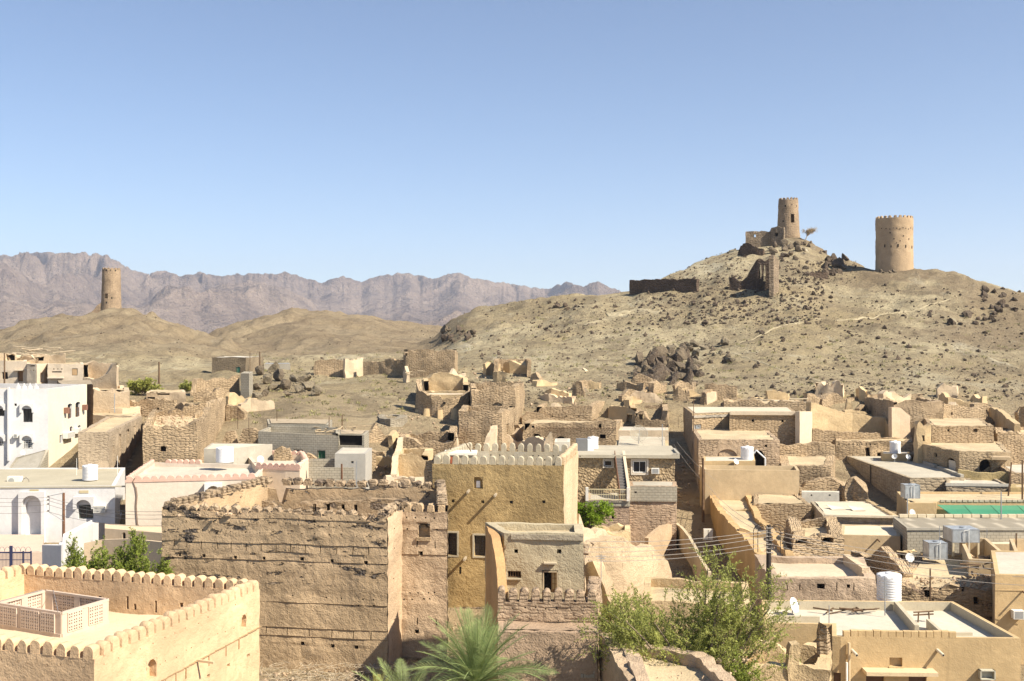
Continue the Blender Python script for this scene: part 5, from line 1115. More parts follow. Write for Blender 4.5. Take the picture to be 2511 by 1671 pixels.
for px, y0, y1, w, nm in ((583, 1003, 1050, .03, 'standing behind the knobbly mud stub'), (610, 1025, 1048, .03, 'standing behind the broad mud stub'), (679, 1007, 1030, .03, 'above the left part of the stick roof'), (839, 1017, 1060, .06, 'by the open-fronted shelter'), (807, 1023, 1045, .05, 'at the right end of the stick roof')): thin_pole(px, y0, y1, 104, f'thin upright post {nm}', w, WOOD, cat='pole', name='post')
pole(838, 1138, 1180, 85, 'rusty notched post rising behind the dark fort', .09, RUST, name='rusty_post', cat='post'); thin_pole(874, 1130, 1190, 84, 'thin grey pipe behind the dark fort', .03, STEEL)
ruin('ruined_wall', 'knobbly mud-brick stub left of the grey block wall', [(540, 106, 1090), (556, 106, 1062), (575, 106, 1060), (584, 106, 1088)], MUDB, thick=.7, erode=.3, base=CZ-12.5)
ruin('ruined_wall', 'broad rounded mud-brick stub touching the grey block wall', [(585, 105, 1085), (596, 105, 1056), (620, 105, 1052), (634, 105, 1062), (640, 105, 1095)], MUDB, thick=.7, erode=.3, base=CZ-12.5)
ruin('ruined_wall', 'small mud-brick remnant under the grey block wall', [(672, 97, 1108), (690, 97, 1100), (708, 97, 1104), (714, 97, 1116)], MUDB, thick=.6, erode=.3, base=CZ-14)
ruin('ruined_wall', 'pale mud fragment under the green window', [(746, 97, 1112), (760, 97, 1102), (775, 97, 1120)], MUDB, thick=.6, erode=.3, base=CZ-14)
# ------------------------------------------------------------------ ruins in the middle
def ring(name, label, foot, yt, mat=MUDB, thick=.6, erode=.35, tops=None, ops=(), cell=.36, rough=.11, roof=False, **k):
    return building(name, label, foot, z=Zp(yt, foot[0][1]), mat=mat, roofmat=ROOFM, thick=thick, erode=erode, tops=tops, ops=ops, cell=cell, rough=rough, roof=roof, **k)
ruin('ruined_wall', 'long low mud wall on the slope with a shaded plastered section', [(770, 178, 905), (773, 178, 884), (800, 178, 880), (846, 178, 886), (852, 178, 900)], MUDB, thick=.7, erode=.25)
ruin('ruined_wall', 'bright jagged plaster fragment standing in the long slope wall', [(846, 176, 880), (868, 177, 884), (880, 178, 879), (890, 179, 880), (892, 183, 890)], MUDL, thick=.6, erode=.35)
ruin('ruined_wall', 'crumbling mud wall between the bright fragment and the square ruin', [(890, 176, 890), (930, 175, 884), (960, 174, 882), (992, 173, 884)], MUDB, thick=.7, erode=.35)
ruin('ruined_wall', 'short leaning mud pier beside fallen beams', [(988, 165, 915), (992, 164, 898), (997, 163, 915)], MUDL, thick=.5, erode=.2)
ring('ruined_mud_house', 'square roofless ruin with two bright wall ends below the boulders', quadf((994, 170), (1116, 168), (1122, 178), (990, 180)), 862, tops={0: [(994, 880), (1000, 864), (1034, 860), (1042, 859), (1110, 860), (1116, 862)], 1: CZ-1.8, 2: CZ-1.6, 3: CZ-2.})
beam_pile('fallen_beams', 'pale fallen beams on the slope between the mud ruins', 992, 1035, 908, 920, 160, 163, 4, .07, mat=plain((.42, .33, .22), .9), cat='timber')
# round tower ruin
cx_, cy_ = Pd(1094, 136.5); rr = 3.75; pts = []
for i in range(15):
    a = R(170 + i*12.5); pts.append((cx_ + rr*math.cos(a), cy_ + rr*math.sin(a)*.95))
tz_ = [Zp(930, 137), Zp(938, 136), Zp(946, 135), Zp(955, 134), Zp(963, 133), Zp(968, 133), Zp(970, 133), Zp(974, 132.5), Zp(977, 132.5), Zp(977, 132.5), Zp(976, 132.5), Zp(973, 133), Zp(966, 133), Zp(955, 134), Zp(950, 135)]
b = B(); V, Fc, UV, MI, I = walls(pts, False, .55, CZ-11.2, [[(0, tz_[i]), (1, tz_[i+1])] for i in range(14)], (), .4, .13, .3, .8, 9)
c = Vector((cx_, cy_, CZ-9.8)); RT = root('round_ruin', 'half-round ruined mud tower with a pale plaster floor', 'ruined tower', c)
put('wall', mesh('wall', np.array(V)-np.array(c), Fc, [MUDB, DARK], UV, MI, .8), RT)
V = [Vector((p[0], p[1], CZ-6.55)) - c for p in I] ; me = mesh('floor_slab', V, [tuple(range(len(V)))], mud((.62, .52, .39), .04, relief=.01, streak=0, fine=.1)); put('floor_slab', me, RT)
for i in (8, 12): 
    p = Vector(pts[i]) ; m = MB(); q = (p - Vector((cx_, cy_))).normalized(); m.tube((p.x-q.x*.3, p.y-q.y*.3, CZ-7.55), (p.x+q.x*.12, p.y+q.y*.12, CZ-7.55), .17, n=6); m.make('hole', DARK, RT, c)
for a, r0 in ((205, .5), (235, .7), (262, .6), (290, .8)):     # sagging plaster ribs left by erosion
    m = MB(); x = cx_+rr*math.cos(R(a)); y = cy_+rr*.95*math.sin(R(a)); m.tube((x, y, CZ-11), (x, y+.1, CZ-7.9-random.random()), r0, r0*.55, 9)
    V = disp(np.array([tuple(v) for v in m.V]), .2, 1., 3)
    put('eroded_rib', mesh('eroded_rib', V-np.array(c), m.F, MUDP, smooth=.9), RT)
ring('ruined_mud_house', 'rear room of the round ruin, its back wall stepped and broken', quadf((1040, 139), (1148, 138.5), (1146, 148), (1036, 149)), 945, tops={0: CZ-6.4, 1: [(1148, 945), (1146, 925)], 2: [(1146, 925), (1135, 920), (1080, 914), (1055, 915), (1036, 928)], 3: [(1036, 928), (1040, 935)]}, mat=MUDP, erode=.15)
building('stone_platform', 'low round-edged stone platform on the open slope left of the round ruin', [Pd(932, 124), Pd(958, 122.5), Pd(988, 123.5), Pd(998, 128), Pd(970, 131), Pd(926, 129)], z=T(*Pd(960, 124))+.75, cat='stone platform', mat=mud((.38, .33, .25), .15, brick=.05, brick_all='r', relief=.05), roofmat=GM, par=.12, thick=.8, erode=.12, rough=.1, cell=.4)
# roofless house with arched niche
ops = [dict(side=0, box=(1208, 987, 1232, 1022), depth=.18, arch=.55, point=True, back=0)]
ring('ruined_mud_house', 'roofless two-storey mud ruin with a pointed niche and a sunlit right wall', quadf((1156, 127), (1262, 126.5), (1285, 141), (1152, 142)), 960, thick=.6, erode=.3,
     tops={0: [(1156, 957), (1185, 960), (1187, 950), (1240, 948), (1262, 950)], 1: [(1262, 956), (1270, 945), (1285, 940)], 2: [(1285, 938), (1210, 936), (1152, 937)], 3: CZ-5.6}, ops=ops)
ops = [dict(side=1, box=(1242, 1040, 1247, 1078), depth=.25, back=0)]
ring('ruined_mud_house', 'lower front room of the two-storey ruin with a coursed rim', quadf((1124, 116), (1231, 115), (1262, 126), (1136, 127)), 1009, thick=.6, erode=.12,
     tops={1: [(1231, 1012), (1240, 1003), (1250, 1010), (1262, 1000)]}, ops=ops, mat=MUDB)
ruin('ruined_wall', 'thin bright wall blade beside the coursed mud room', [(1196, 109, 1100), (1204, 110, 1075), (1212, 111, 1050), (1220, 114, 1045)], MUDL, thick=.5, erode=.3, rough=.06)
ruin('ruined_wall', 'slender bright mud pier leaning on the ruin corner', [(1113, 110, 1100), (1117, 110, 1068), (1121, 110, 1060), (1128, 111, 1100)], MUDL, thick=.5, erode=.2, rough=.06)
# far U-shaped ruin
ring('ruined_mud_house', 'far U-shaped roofless ruin with a pale doorway inside', [Pd(1293, 163), Pd(1302, 163), Pd(1296, 172), Pd(1216, 172), Pd(1211, 163), Pd(1220, 163)], 884, closed=False, thick=.5, erode=.25, ops=[dict(side=2, box=(1241, 903, 1256, 929), depth=.12, back=0)], mat=MUDB)
ruin('ruined_wall', 'detached brown mud wall lump right of the U-shaped ruin', [(1298, 158, 950), (1301, 158, 920), (1312, 157.5, 915), (1321, 157, 930), (1321, 156, 950)], MUDB, thick=.6, erode=.25)
# mid-left big broken house
ring('ruined_mud_house', 'broad broken mud house stepping down towards the dark fort', quadf((984, 108), (1114, 107), (1120, 116), (975, 117)), 1075, tops={0: [(984, 1080), (990, 1072), (1040, 1085), (1108, 1082)], 2: [(1120, 1055), (1060, 1060), (975, 1063)], 3: [(975, 1062), (980, 1068), (984, 1080)], 1: CZ-9.0}, erode=.25)
ring('ruined_mud_house', 'low mud room with an arched dent under the broad broken house', quadf((966, 98), (1048, 97.5), (1062, 104), (975, 105)), 1117, tops={0: [(966, 1140), (972, 1120), (985, 1114), (1028, 1113), (1034, 1125), (1048, 1130)]}, erode=.2, mat=MUDP)
ruin('ruined_wall', 'sunlit mud wall edge beside the dark shadow hollow', [(975, 106, 1070), (970, 101, 1105), (962, 97, 1120), (958, 94, 1165)], MUDL, thick=.5, erode=.2)
ring('ruined_mud_house', 'small flat ruined room tucked behind the golden house', quadf((946, 86), (1035, 85.5), (1040, 89), (950, 90)), 1184, erode=.2, roof=True, par=.3, mat=MUDL)
ruin('ruined_wall', 'pale stepped plaster wall rising left of the golden house', [(905, 92, 1186), (928, 91, 1176), (946, 90, 1168), (960, 89, 1192)], MUDL, thick=.5, erode=.12, rough=.05)
ruin('ruined_wall', 'brick-faced mud wall pressed against the golden house', [(1040, 84, 1152), (1046, 83, 1128), (1062, 82, 1120)], MUDB, thick=.8, erode=.2)
# right group: arched hall and pinnacles
ring('ruined_mud_house', 'mud hall with a row of beam holes and a sunlit arched doorway on its side', quadf((1314, 134), (1450, 133), (1492, 146), (1340, 148)), 1000, tops={0: [(1314, 1020), (1322, 1004), (1340, 1000), (1400, 996), (1450, 996)], 1: [(1450, 998), (1470, 985), (1492, 984)], 2: [(1492, 984), (1440, 980), (1370, 984), (1340, 992)]},
     ops=[hole(0, x, 1021, 4) for x in (1324, 1334, 1355, 1390, 1420)] + [dict(side=1, box=(1468, 1011, 1477, 1040), depth=.3, archp=8, point=True, back=0)], erode=.15)
ring('ruined_mud_house', 'jagged ruin with pinnacles of melted plaster above the arched hall', quadf((1396, 150), (1468, 149), (1538, 160), (1420, 162)), 965, tops={0: [(1396, 975), (1415, 962), (1432, 950), (1446, 962), (1468, 975)], 1: [(1468, 978), (1474, 962), (1482, 985), (1490, 955), (1500, 962), (1515, 945), (1530, 948), (1538, 960)], 2: [(1538, 955), (1480, 945), (1420, 948)]}, erode=.3, mat=MUDL)
ring('ruined_mud_house', 'brown mud room with a lit doorway between the arched hall and the window arch', quadf((1492, 137), (1560, 135), (1556, 145), (1496, 147)), 1000, tops={0: [(1492, 997), (1530, 997), (1548, 1004), (1560, 1012)]}, ops=[dict(side=0, box=(1537, 1017, 1549, 1042), depth=.55, thru=True)], erode=.15, mat=MUDP)
ring('ruined_mud_house', 'rounded mud ruin with a small square see-through window', quadf((1558, 131), (1638, 130), (1636, 141), (1560, 142)), 1015, tops={0: [(1558, 1030), (1566, 1012), (1580, 1006), (1586, 1022), (1590, 1030), (1632, 1030), (1636, 1005)], 2: [(1636, 990), (1610, 992), (1584, 995), (1560, 1010)], 1: [(1638, 1005), (1636, 992)]}, ops=[dict(side=0, box=(1568, 1016, 1580, 1029), depth=.6, thru=True)], erode=.15)
ops = [hole(0, 1306, 1047, 6), dict(side=0, box=(1306, 1064, 1326, 1090), depth=.4, archp=8, point=True), dict(side=0, box=(1365, 1070, 1386, 1095), depth=.5, archp=8, point=True), dict(side=0, box=(1472, 1066, 1486, 1076), depth=.5), dict(side=0, box=(1470, 1040, 1477, 1050), depth=.5)]
hh = ring('ruined_mud_house', 'long mud hall with beam stubs, two dark arches and a row of slanting shadows', quadf((1284, 119), (1511, 118), (1526, 125), (1300, 127)), 1040, tops={0: [(1284, 1062), (1296, 1044), (1330, 1036), (1400, 1038), (1470, 1034), (1511, 1033)]}, ops=ops, erode=.12, roof=True, par=.12)
for i in range(30):
    s = 1.2+i*.3; m = MB(); fr = hh.fr[0]; m.tube(fr.pt(s, -.1, CZ-9.35), fr.pt(s, .55+random.uniform(-.1, .12), CZ-9.45), .045, n=5); m.make('beam_stub', WOOD, hh.root, hh.c)
ruin('ruined_wall', 'broken mud wall ending in a bright hooked pinnacle behind the golden house', [(1270, 105, 1100), (1280, 105, 1077), (1312, 104, 1072), (1335, 103, 1076), (1346, 103, 1060), (1352, 103, 1056), (1356, 103, 1080)], MUDL, thick=.6, erode=.25)
ruin('ruined_wall', 'tumbled masonry strip on the slope below the boulders', [(1395, 172, 925), (1420, 170, 905), (1428, 170, 902), (1452, 168, 918)], MUDL, thick=.7, erode=.4)
ruin('ruined_wall', 'low tawny wall ridge crossing the upper slope', [(1510, 190, 890), (1540, 192, 868), (1580, 196, 862), (1606, 200, 862)], MUDL, thick=.9, erode=.4)

# ------------------------------------------------------------------ stone house with the outside stair
STN = mud((.40, .34, .25), .10, relief=.04, streak=.1, dark=(.24, .18, .11), darkamt=3., fine=.2)
ops = [dict(side=0, box=(1481, 1129, 1502, 1145), depth=.2), dict(side=0, box=(1551, 1130, 1586, 1161), depth=.2)]
SHh = building('stone_house', 'grey-brown stone house with a flat concrete roof, outside stair and balcony', quadf((1412, 90), (1655, 89.5), (1650, 97.5), (1412, 97.5)), z=Zp(1122, 90), mat=STN, thick=.3, rough=.02, cell=.8, ops=ops, par=.01, roofmat=CONC)
m = MB(); m.fbox(SHh.fr[0], -.2, SHh.fr[0].L+.35, -7.8, .4, SHh.zt, SHh.zt+.26); m.make('roof_slab', mud((.42, .375, .29), .08, relief=.01, streak=.25), SHh.root, SHh.c)
m = MB(); fr = SHh.fr[0]; zr = SHh.zt+.26; m.fbox(fr, fr.L+.15, fr.L+.35, -4., .4, zr, zr+.16); m.fbox(fr, fr.L-.2, fr.L+.12, .2, .4, zr, zr+.16); m.make('kerb_edge', CONC, SHh.root, SHh.c)
window(SHh, 0, (1482, 1130, 1501, 1144), .1, .05, WHITE, GLASS, (0, 0)); window(SHh, 0, (1552, 1131, 1585, 1160), .1, .07, WHITE, GLASS, (1, 0))
for bx in ((1478, 1126, 1481, 1148), (1502, 1126, 1505, 1148), (1481, 1126, 1502, 1129), (1481, 1145, 1502, 1148), (1547, 1126, 1551, 1165), (1586, 1126, 1590, 1165), (1551, 1126, 1586, 1130), (1551, 1161, 1586, 1165)): slab(SHh, 0, bx, -.03, .05, plain((.6, .54, .45), .8), 'window_surround')
ac_unit(SHh, 0, (1597, 1148, 1616, 1161), 'window air conditioner to the right of the white-framed window of the stone house', .35)
st = root('outside_stair', 'narrow dark concrete stair climbing to the stone house roof', 'staircase', P3(1527, 1205, 86.5)); c = Vector(st.location)
x0, x1 = Pd(1517, 87)[0], Pd(1535, 87)[0]; za, zb_ = Zp(1207, 86), SHh.zt+.2; nst = 13
for i in range(nst):
    m = MB(); y = 86.0+i*.29; z = za+(zb_-za)*(i+1)/nst; m.box(x0, x1, y, y+.6, z-.25, z); m.make('step', plain((.16, .15, .14), .9), st, c)
for xx, mt in ((x0-.06, RUST), (x1, mud((.55, .46, .34), .06, relief=.01))):
    m = MB(); w = .06 if xx < x0 else .22; m.hexa([Vector(p) for p in ((xx, 85.7, za-.6), (xx+w, 85.7, za-.6), (xx+w, 90.0, zb_-.3), (xx, 90.0, zb_-.3), (xx, 85.7, za+.2), (xx+w, 85.7, za+.2), (xx+w, 90.0, zb_+.35), (xx, 90.0, zb_+.35))]); m.make('stringer', mt, st, c)
LW = building('stone_house', 'lower mud-walled storey with a concrete-block top under the stone house', quadf((1543, 86.4), (1659, 86.2), (1658, 89.3), (1541, 89.3)), z=Zp(1192, 86.4), mat=mud((.46, .335, .23), .14, brick=.03, relief=.05), thick=.3, rough=.04, cell=.5, par=.02, roofmat=CONC, erode=.03)
m = MB(); fr = LW.fr[0]; m.fbox(fr, -.02, fr.L+.03, .02, .13, Zp(1229, 86.4), Zp(1193, 86.4)); m.make('block_band', CMU, LW.root, LW.c); slab(LW, 0, (1556, 1205, 1561, 1209), .12, .14, DARK, 'vent_hole')
TR = building('stone_house', 'terrace storey with a slot window under the cream balcony railing', quadf((1438, 85), (1543, 84.8), (1543, 89.3), (1438, 89.5)), z=Zp(1228, 85), mat=mud((.43, .31, .22), .12, brick=.02, relief=.04), thick=.3, rough=.04, cell=.5, par=.02, roofmat=CONC, ops=[dict(side=0, box=(1500, 1257, 1505, 1273), depth=.25)])
cornice(TR, 0, TR.zt, .42, .06, CMU, 'block_band')
rl = root('balcony_railing', 'cream lattice balcony railing between white posts on the terrace', 'railing', P3(1490, 1226, 84.8)); c = Vector(rl.location); fr = Fr(Pd(1436, 84.75), Pd(1544, 84.55)); z0, z1 = Zp(1227, 84.8), Zp(1199, 84.8)
CRM = plain((.62, .53, .33), .6, name='cream_metal')
for s in (0, fr.L-.22): m = MB(); m.fbox(fr, s, s+.22, -.2, .02, z0-.05, z1+.1); m.make('post', plain((.66, .62, .55), .8), rl, c)
m = MB(); m.fbox(fr, .2, fr.L-.2, -.06, -.02, z1-.06, z1); m.fbox(fr, .2, fr.L-.2, -.06, -.02, z0+.04, z0+.09); m.fbox(fr, .2, fr.L-.2, -.05, -.03, (z0+z1)/2-.02, (z0+z1)/2+.02); m.make('rail', CRM, rl, c)
for i in range(22): s = .3+(fr.L-.6)*i/21; m = MB(); m.tube(fr.pt(s, -.04, z0+.05), fr.pt(s, -.04, z1-.03), .016, n=4); m.make('bar', CRM, rl, c)
m = MB(); m.box(Pd(1413, 93)[0], Pd(1440, 93)[0]+.0, 92.6, 93.6, SHh.zt+.26, SHh.zt+1.25); P = P3(1425, 1112, 92.6)
t2 = root('metal_water_tank', 'box-shaped dark grey tank with its sunlit side coloured pale on the stone house roof', 'water tank', P); m.make('tank_body', plain((.17, .17, .17), .6), t2, P)
m = MB(); m.box(Pd(1440, 93)[0]+.01, Pd(1455, 93)[0], 92.6, 93.6, SHh.zt+.26, SHh.zt+1.2); m.make('lit_tank_side', plain((.62, .66, .7), .5), t2, P)  # pale block stands for the tank's sunlit side
tank(1454, 1103, 95, 26, 31, 'slim white cylinder tank next to the dark grey box tank')
cube = building('roof_box', 'pale box-shaped structure peeping over the golden house battlements', quadf((1360, 86), (1397, 86), (1398, 89), (1362, 89)), z=Zp(1084, 86), mat=mud((.6, .55, .45), .04, relief=.005), roofmat=ROOFC, par=0, thick=.2, rough=.005, cell=1, cat='roof tank')
cr = building('tin_roofed_house', 'low house with a rusting sheet roof behind the stone house', quadf((1507, 99.5), (1640, 99.5), (1638, 106), (1512, 106)), z=Zp(1096, 99.5), mat=MUDP, roofmat=mud((.50, .44, .34), .10, brick=.02, bw=4, bh=.5, brick_all=True, relief=.01), par=-.03, thick=.3, rough=.03, cell=.8, rz=[Zp(1096, 99.5)+.03]*2+[Zp(1070, 106)]*2)
building('flat_house', 'pale concrete-roofed room right behind the mesh dish', quadf((1516, 110), (1640, 110), (1638, 114), (1522, 115)), z=Zp(1056, 110), mat=MUDL, roofmat=ROOFC, par=.02, thick=.3, rough=.02, cell=.8)
dish_obj(1566, 1066, 100.5, 21, 'large see-through mesh satellite dish', (.0, -.8, .5), True, mast=.7)
thin_pole(1624, 1040, 1100, 98, 'thin metal mast right of the mesh dish', .035, STEEL)

# ------------------------------------------------------------------ houses right of the alley
GRB = mud((.36, .32, .26), .10, brick=.03, relief=.04, streak=.2)
h = building('flat_mud_house', 'long flat-roofed house with a shaded grey end and a small louvred window', [Pd(1698, 118.5), Pd(1788, 120.5), Pd(1789, 117.6), Pd(1960, 117), Pd(1938, 130), Pd(1676, 131)], z=Zp(1016, 118), mat=mud((.47, .35, .22), .14, brick=.05, brick_all='r', relief=.06), roofmat=mud((.56, .48, .36), .08, relief=.02, streak=0), par=-.03, thick=.4, rough=.05, cell=.5, ops=[dict(side=0, box=(1703, 1041, 1720, 1057), depth=.15), hole(2, 1846, 1032, 6), hole(2, 1919, 1033, 6)])
m = MB(); 
window(h, 0, (1704, 1042, 1719, 1056), .08, .08, plain((.5, .5, .48), .7), plain((.16, .2, .24), .5), (0, 4)); slab(h, 0, (1699, 1018, 1787, 1024), .0, .12, GRB, 'eave'); slab(h, 2, (1790, 1009, 1960, 1018), .0, .25, mud((.56, .47, .35), .06, relief=.02), 'roof_edge')
slab(h, 0, (1770, 1024, 1787, 1056), .02, .06, BEIGE, 'plaster_patch')
ruin('buttress_wall', 'bright smooth plaster buttress at the end of the long flat house', [(1961, 116, 1009), (1991, 119, 1010), (1992, 124, 1010)], mud((.60, .49, .35), .05, relief=.015), thick=.5, erode=.03, rough=.02, cat='buttress')
h = building('flat_mud_house', 'mud house with a blind pointed arch and a white-edged pointed opening', quadf((1713, 106.5), (1912, 106), (1880, 119), (1697, 119)), z=Zp(1078, 106.5), mat=mud((.47, .35, .235), .12, brick=.05, relief=.06), roofmat=ROOFM, par=.04, thick=.4, rough=.05, cell=.5, erode=.05,
             ops=[dict(side=0, box=(1759, 1102, 1808, 1140), depth=.15, arch=.8, point=True, back=0), hole(0, 1879, 1094, 6), dict(side=0, box=(1848, 1104, 1876, 1145), depth=.35, arch=1.1, point=True)])
m = MB(); fr = h.fr[0]; pts = [on_px(h, 0, *p) for p in ((1848, 1112), (1854, 1104), (1876, 1124), (1876, 1146))]; m.path([fr.pt(s, .06, z) for s, z in pts], .09, 5); m.make('opening_trim', plain((.62, .64, .66), .6), h.root, h.c)
h = building('flat_mud_house', 'yellowish low room carrying a white tank and a dish', quadf((1725, 101.3), (1852, 101.3), (1850, 105.5), (1725, 105.5)), z=Zp(1131, 101.3), mat=BEIGEY, roofmat=ROOFC, par=.02, thick=.2, rough=.01, cell=1)
tank(1832, 1129, 103, 31, 33, 'white water tank beside the white-edged pointed opening'); dish_obj(1804, 1133, 101, 7.5, 'small white dish left of the tank near the pointed opening', (.5, -.7, .5), mast=.3)
BB = building('rendered_house', 'smooth beige rendered box house facing the tangle of wires', quadf((1729, 97.7), (1960, 97), (1953, 100.6), (1716, 101)), z=Zp(1152, 97.7), mat=BEIGE, roofmat=ROOFC, par=.85, thick=.22, rough=.01, cell=1.)
pole(1724, 1124, 1290, 95, 'dark thick pole against the corner of the beige box house', .13)
thin_pole(1701, 973, 1060, 112, 'thin tall mast above the louvred window', .04, WOOD)
# curved mud building
BOUNCE_MUD = mud((.50, .34, .17), .10, relief=.05, streak=.3)  # mud coloured orange for light bounced into the shaded flank
h = building('curved_mud_house', 'long mud house with an orange-shaded flank curving along the alley', [Pd(1858, 70.5), Pd(1950, 70), Pd(1905, 79), Pd(1868, 86), Pd(1842, 98), Pd(1740, 98.5), Pd(1758, 90), Pd(1795, 82), Pd(1835, 75)], z=CZ-13.75, mat=BOUNCE_MUD, roofmat=ROOFM, thick=.5, rough=.07, cell=.45, erode=.16, par=.4, base=CZ-18)
ruin('roof_parapet', 'low mud cross-parapet near the far end of the curved mud house', [(1765, 93, 1247), (1800, 91.5, 1252), (1850, 91, 1250)], MUDP, thick=.4, erode=.12, cat='parapet', base=CZ-14.4)
ruin('roof_parapet', 'low mud cross-parapet by the pole on the curved mud house', [(1812, 79.5, 1296), (1850, 79, 1308), (1900, 78.5, 1310)], MUDP, thick=.45, erode=.15, cat='parapet', base=CZ-14.4)
building('mud_room', 'adobe room with rain spouts beyond the curved mud house', quadf((1848, 91.5), (1990, 91), (1958, 97), (1848, 97.2)), z=Zp(1235, 91.5), mat=MUDB, roofmat=ROOFM, thick=.4, rough=.05, cell=.45, erode=.08, par=.03)
h = ring('rounded_mud_ruin', 'rounded half-melted mud ruin with hollow niches', quadf((1948, 72.5), (2066, 73.5), (2052, 81.5), (1926, 82)), 1322, roof=True, par=.7, erode=.3, thick=.8, rough=.16, cell=.4, ops=[dict(side=0, box=(1955, 1322, 1980, 1334), depth=.5, archp=6), dict(side=0, box=(2015, 1318, 2045, 1332), depth=.5, archp=6)], base=CZ-18)
h = building('tin_roof_house', 'house under bright warped roof sheets, two torn up in the middle', quadf((2021, 85.3), (2203, 84.6), (2128, 93.5), (1988, 93.5)), z=Zp(1268, 85.3), mat=mud((.42, .35, .25), .12, brick=.02, relief=.04, streak=.3), roofmat=mud((.56, .49, .37), .08, relief=.015, streak=0, fine=.08), par=-.03, thick=.3, rough=.03, cell=.6)
slab(h, 0, (2021, 1263, 2203, 1268), .0, .25, mud((.56, .48, .36), .05, relief=.01), 'eave')
for px, py, d in ((2040, 1248, 88.5), (2092, 1250, 88)):
    m = MB(); p = P3(px, py, d); p.z = h.zt+.05; m.hexa([p+Vector(q) for q in ((0, 0, 0), (1.1, .1, 0), (1.2, .9, .02), (-.2, .9, .28), (0, 0, .02), (1.1, .1, .03), (1.2, .9, .05), (-.2, .9, .31))]); m.make('torn_sheet', mud((.58, .51, .4), .06, relief=.01), h.root, h.c)
m = MB(); fr = h.fr[1]
for i in range(22): s = .3+i*.38; m.fbox(fr, s, s+.25, -.3, .05, h.zt+.03, h.zt+.16+random.uniform(0, .06))
m.make('edge_stones', MUDP, h.root, h.c, kind='stuff')
h = building('rendered_house', 'low beige room with a diagonal rain-pipe shadow under the warped roof sheets', quadf((2061, 80), (2208, 79.5), (2204, 84.2), (2064, 84.5)), z=Zp(1312, 80), mat=BEIGE, roofmat=mud((.58, .5, .38), .05, relief=.01, streak=0), par=.03, thick=.25, rough=.012, cell=1); spout(h, 0, 2152, 1321, .7, .08)
# mud rubble and long block house
ruin('ruined_wall', 'crumbling mud wall heap before the long block house', [(1962, 100, 1188), (1990, 100, 1176), (2030, 100, 1176), (2062, 100, 1184), (2068, 99.5, 1190)], MUDB, thick=1., erode=.35, rough=.12)
ruin('ruined_wall', 'round-topped mud lump at the end of the crumbling wall heap', [(2066, 98.5, 1200), (2074, 98, 1178), (2092, 98, 1176), (2106, 97.5, 1192), (2126, 97, 1212), (2129, 97, 1228)], MUDB, thick=1.2, erode=.3, rough=.14)
building('block_wall', 'small low block wall with hollow blocks on top', quadf((1966, 96), (2058, 95.7), (2058, 96.6), (1966, 97)), z=Zp(1207, 96), cat='wall', mat=plain((.5, .47, .4), .9, var=.12), roofmat=plain((.62, .56, .44), .9), par=0, thick=.2, rough=.01, cell=1, ops=[dict(side=0, box=(1988, 1213, 1992, 1217), depth=.2), dict(side=0, box=(2032, 1213, 2037, 1217), depth=.2)])
LB_ = mud((.42, .34, .235), .12, brick=.035, bw=.5, bh=.22, brick_all='r', relief=.03, streak=.2)
h = building('long_block_house', 'long concrete-roofed house with its blank flank in shade', [Pd(2232, 98), Pd(2364, 98.5), Pd(2262, 111), Pd(2180, 121), Pd(2046, 121.5)], z=CZ-12.25, mat=LB_, roofmat=mud((.44, .40, .32), .08, relief=.02, streak=0), par=.02, thick=.3, rough=.03, cell=.6, base=CZ-18)
m = MB(); fr = h.fr[1]; m.fbox(fr, 0, fr.L*.55, -.3, .0, h.zt, h.zt+.25); m.fbox(fr, fr.L*.62, fr.L, -.3, .0, h.zt, h.zt+.25); m.make('kerb_edge', CONC, h.root, h.c)
m = MB(); fr = h.fr[4]; m.fbox(fr, 12.5, 12.65, .0, .09, CZ-17, h.zt); m.make('wall_joint', plain((.12, .1, .07), .9), h.root, h.c)
h = building('long_block_house', 'stone-and-block end room with a curved white roof kerb', quadf((2320, 95.6), (2472, 95), (2440, 99.5), (2322, 99.5)), z=Zp(1186, 95.6), mat=LB_, roofmat=ROOFC, par=.12, thick=.3, rough=.03, cell=.6); cornice(h, 0, h.zt+.05, .25, .06, mud((.5, .47, .4), .05, relief=.01))
h = building('tank_house', 'low house with a row of roof-edge stones, green shade net and a blue-grey cube tank', [Pd(2226, 87), Pd(2296, 86.9), Pd(2297, 87.6), Pd(2560, 87.6), Pd(2560, 93.3), Pd(2199, 93.6)], z=Zp(1234, 87), mat=BEIGEY, roofmat=ROOFM, par=.15, thick=.25, rough=.015, cell=1, ops=[dict(side=0, box=(2263, 1264, 2286, 1279), depth=.25)])
fr = h.fr[2]; bm_ = plain((.42, .36, .27), .9, var=.15)
for i in range(19): s = .3+i*.44; m = MB(); m.fbox(fr, s, s+.36, -.15, .05, h.zt, h.zt+.14+.03*random.random()); m.make('edge_block', bm_, h.root, h.c)
P = P3(2400, 1240, 86); aw = root('shade_net', 'translucent green shade net stretched over the yard', 'shade net', P)
NET = bpy.data.materials.new('green_shade_net'); NET.use_nodes = True; nt = NET.node_tree; bs = nt.nodes['Principled BSDF']; bs.inputs['Base Color'].default_value = (.07, .34, .20, 1); bs.inputs['Roughness'].default_value = .7
tr = nt.nodes.new('ShaderNodeBsdfTranslucent'); tr.inputs[0].default_value = (.05, .32, .2, 1); tp_ = nt.nodes.new('ShaderNodeBsdfTransparent'); mx = nt.nodes.new('ShaderNodeMixShader'); mx.inputs[0].default_value = .35; my = nt.nodes.new('ShaderNodeMixShader'); my.inputs[0].default_value = .12
nt.links.new(bs.outputs[0], mx.inputs[1]); nt.links.new(tr.outputs[0], mx.inputs[2]); nt.links.new(mx.outputs[0], my.inputs[1]); nt.links.new(tp_.outputs[0], my.inputs[2]); nt.links.new(my.outputs[0], nt.nodes['Material Output'].inputs[0])
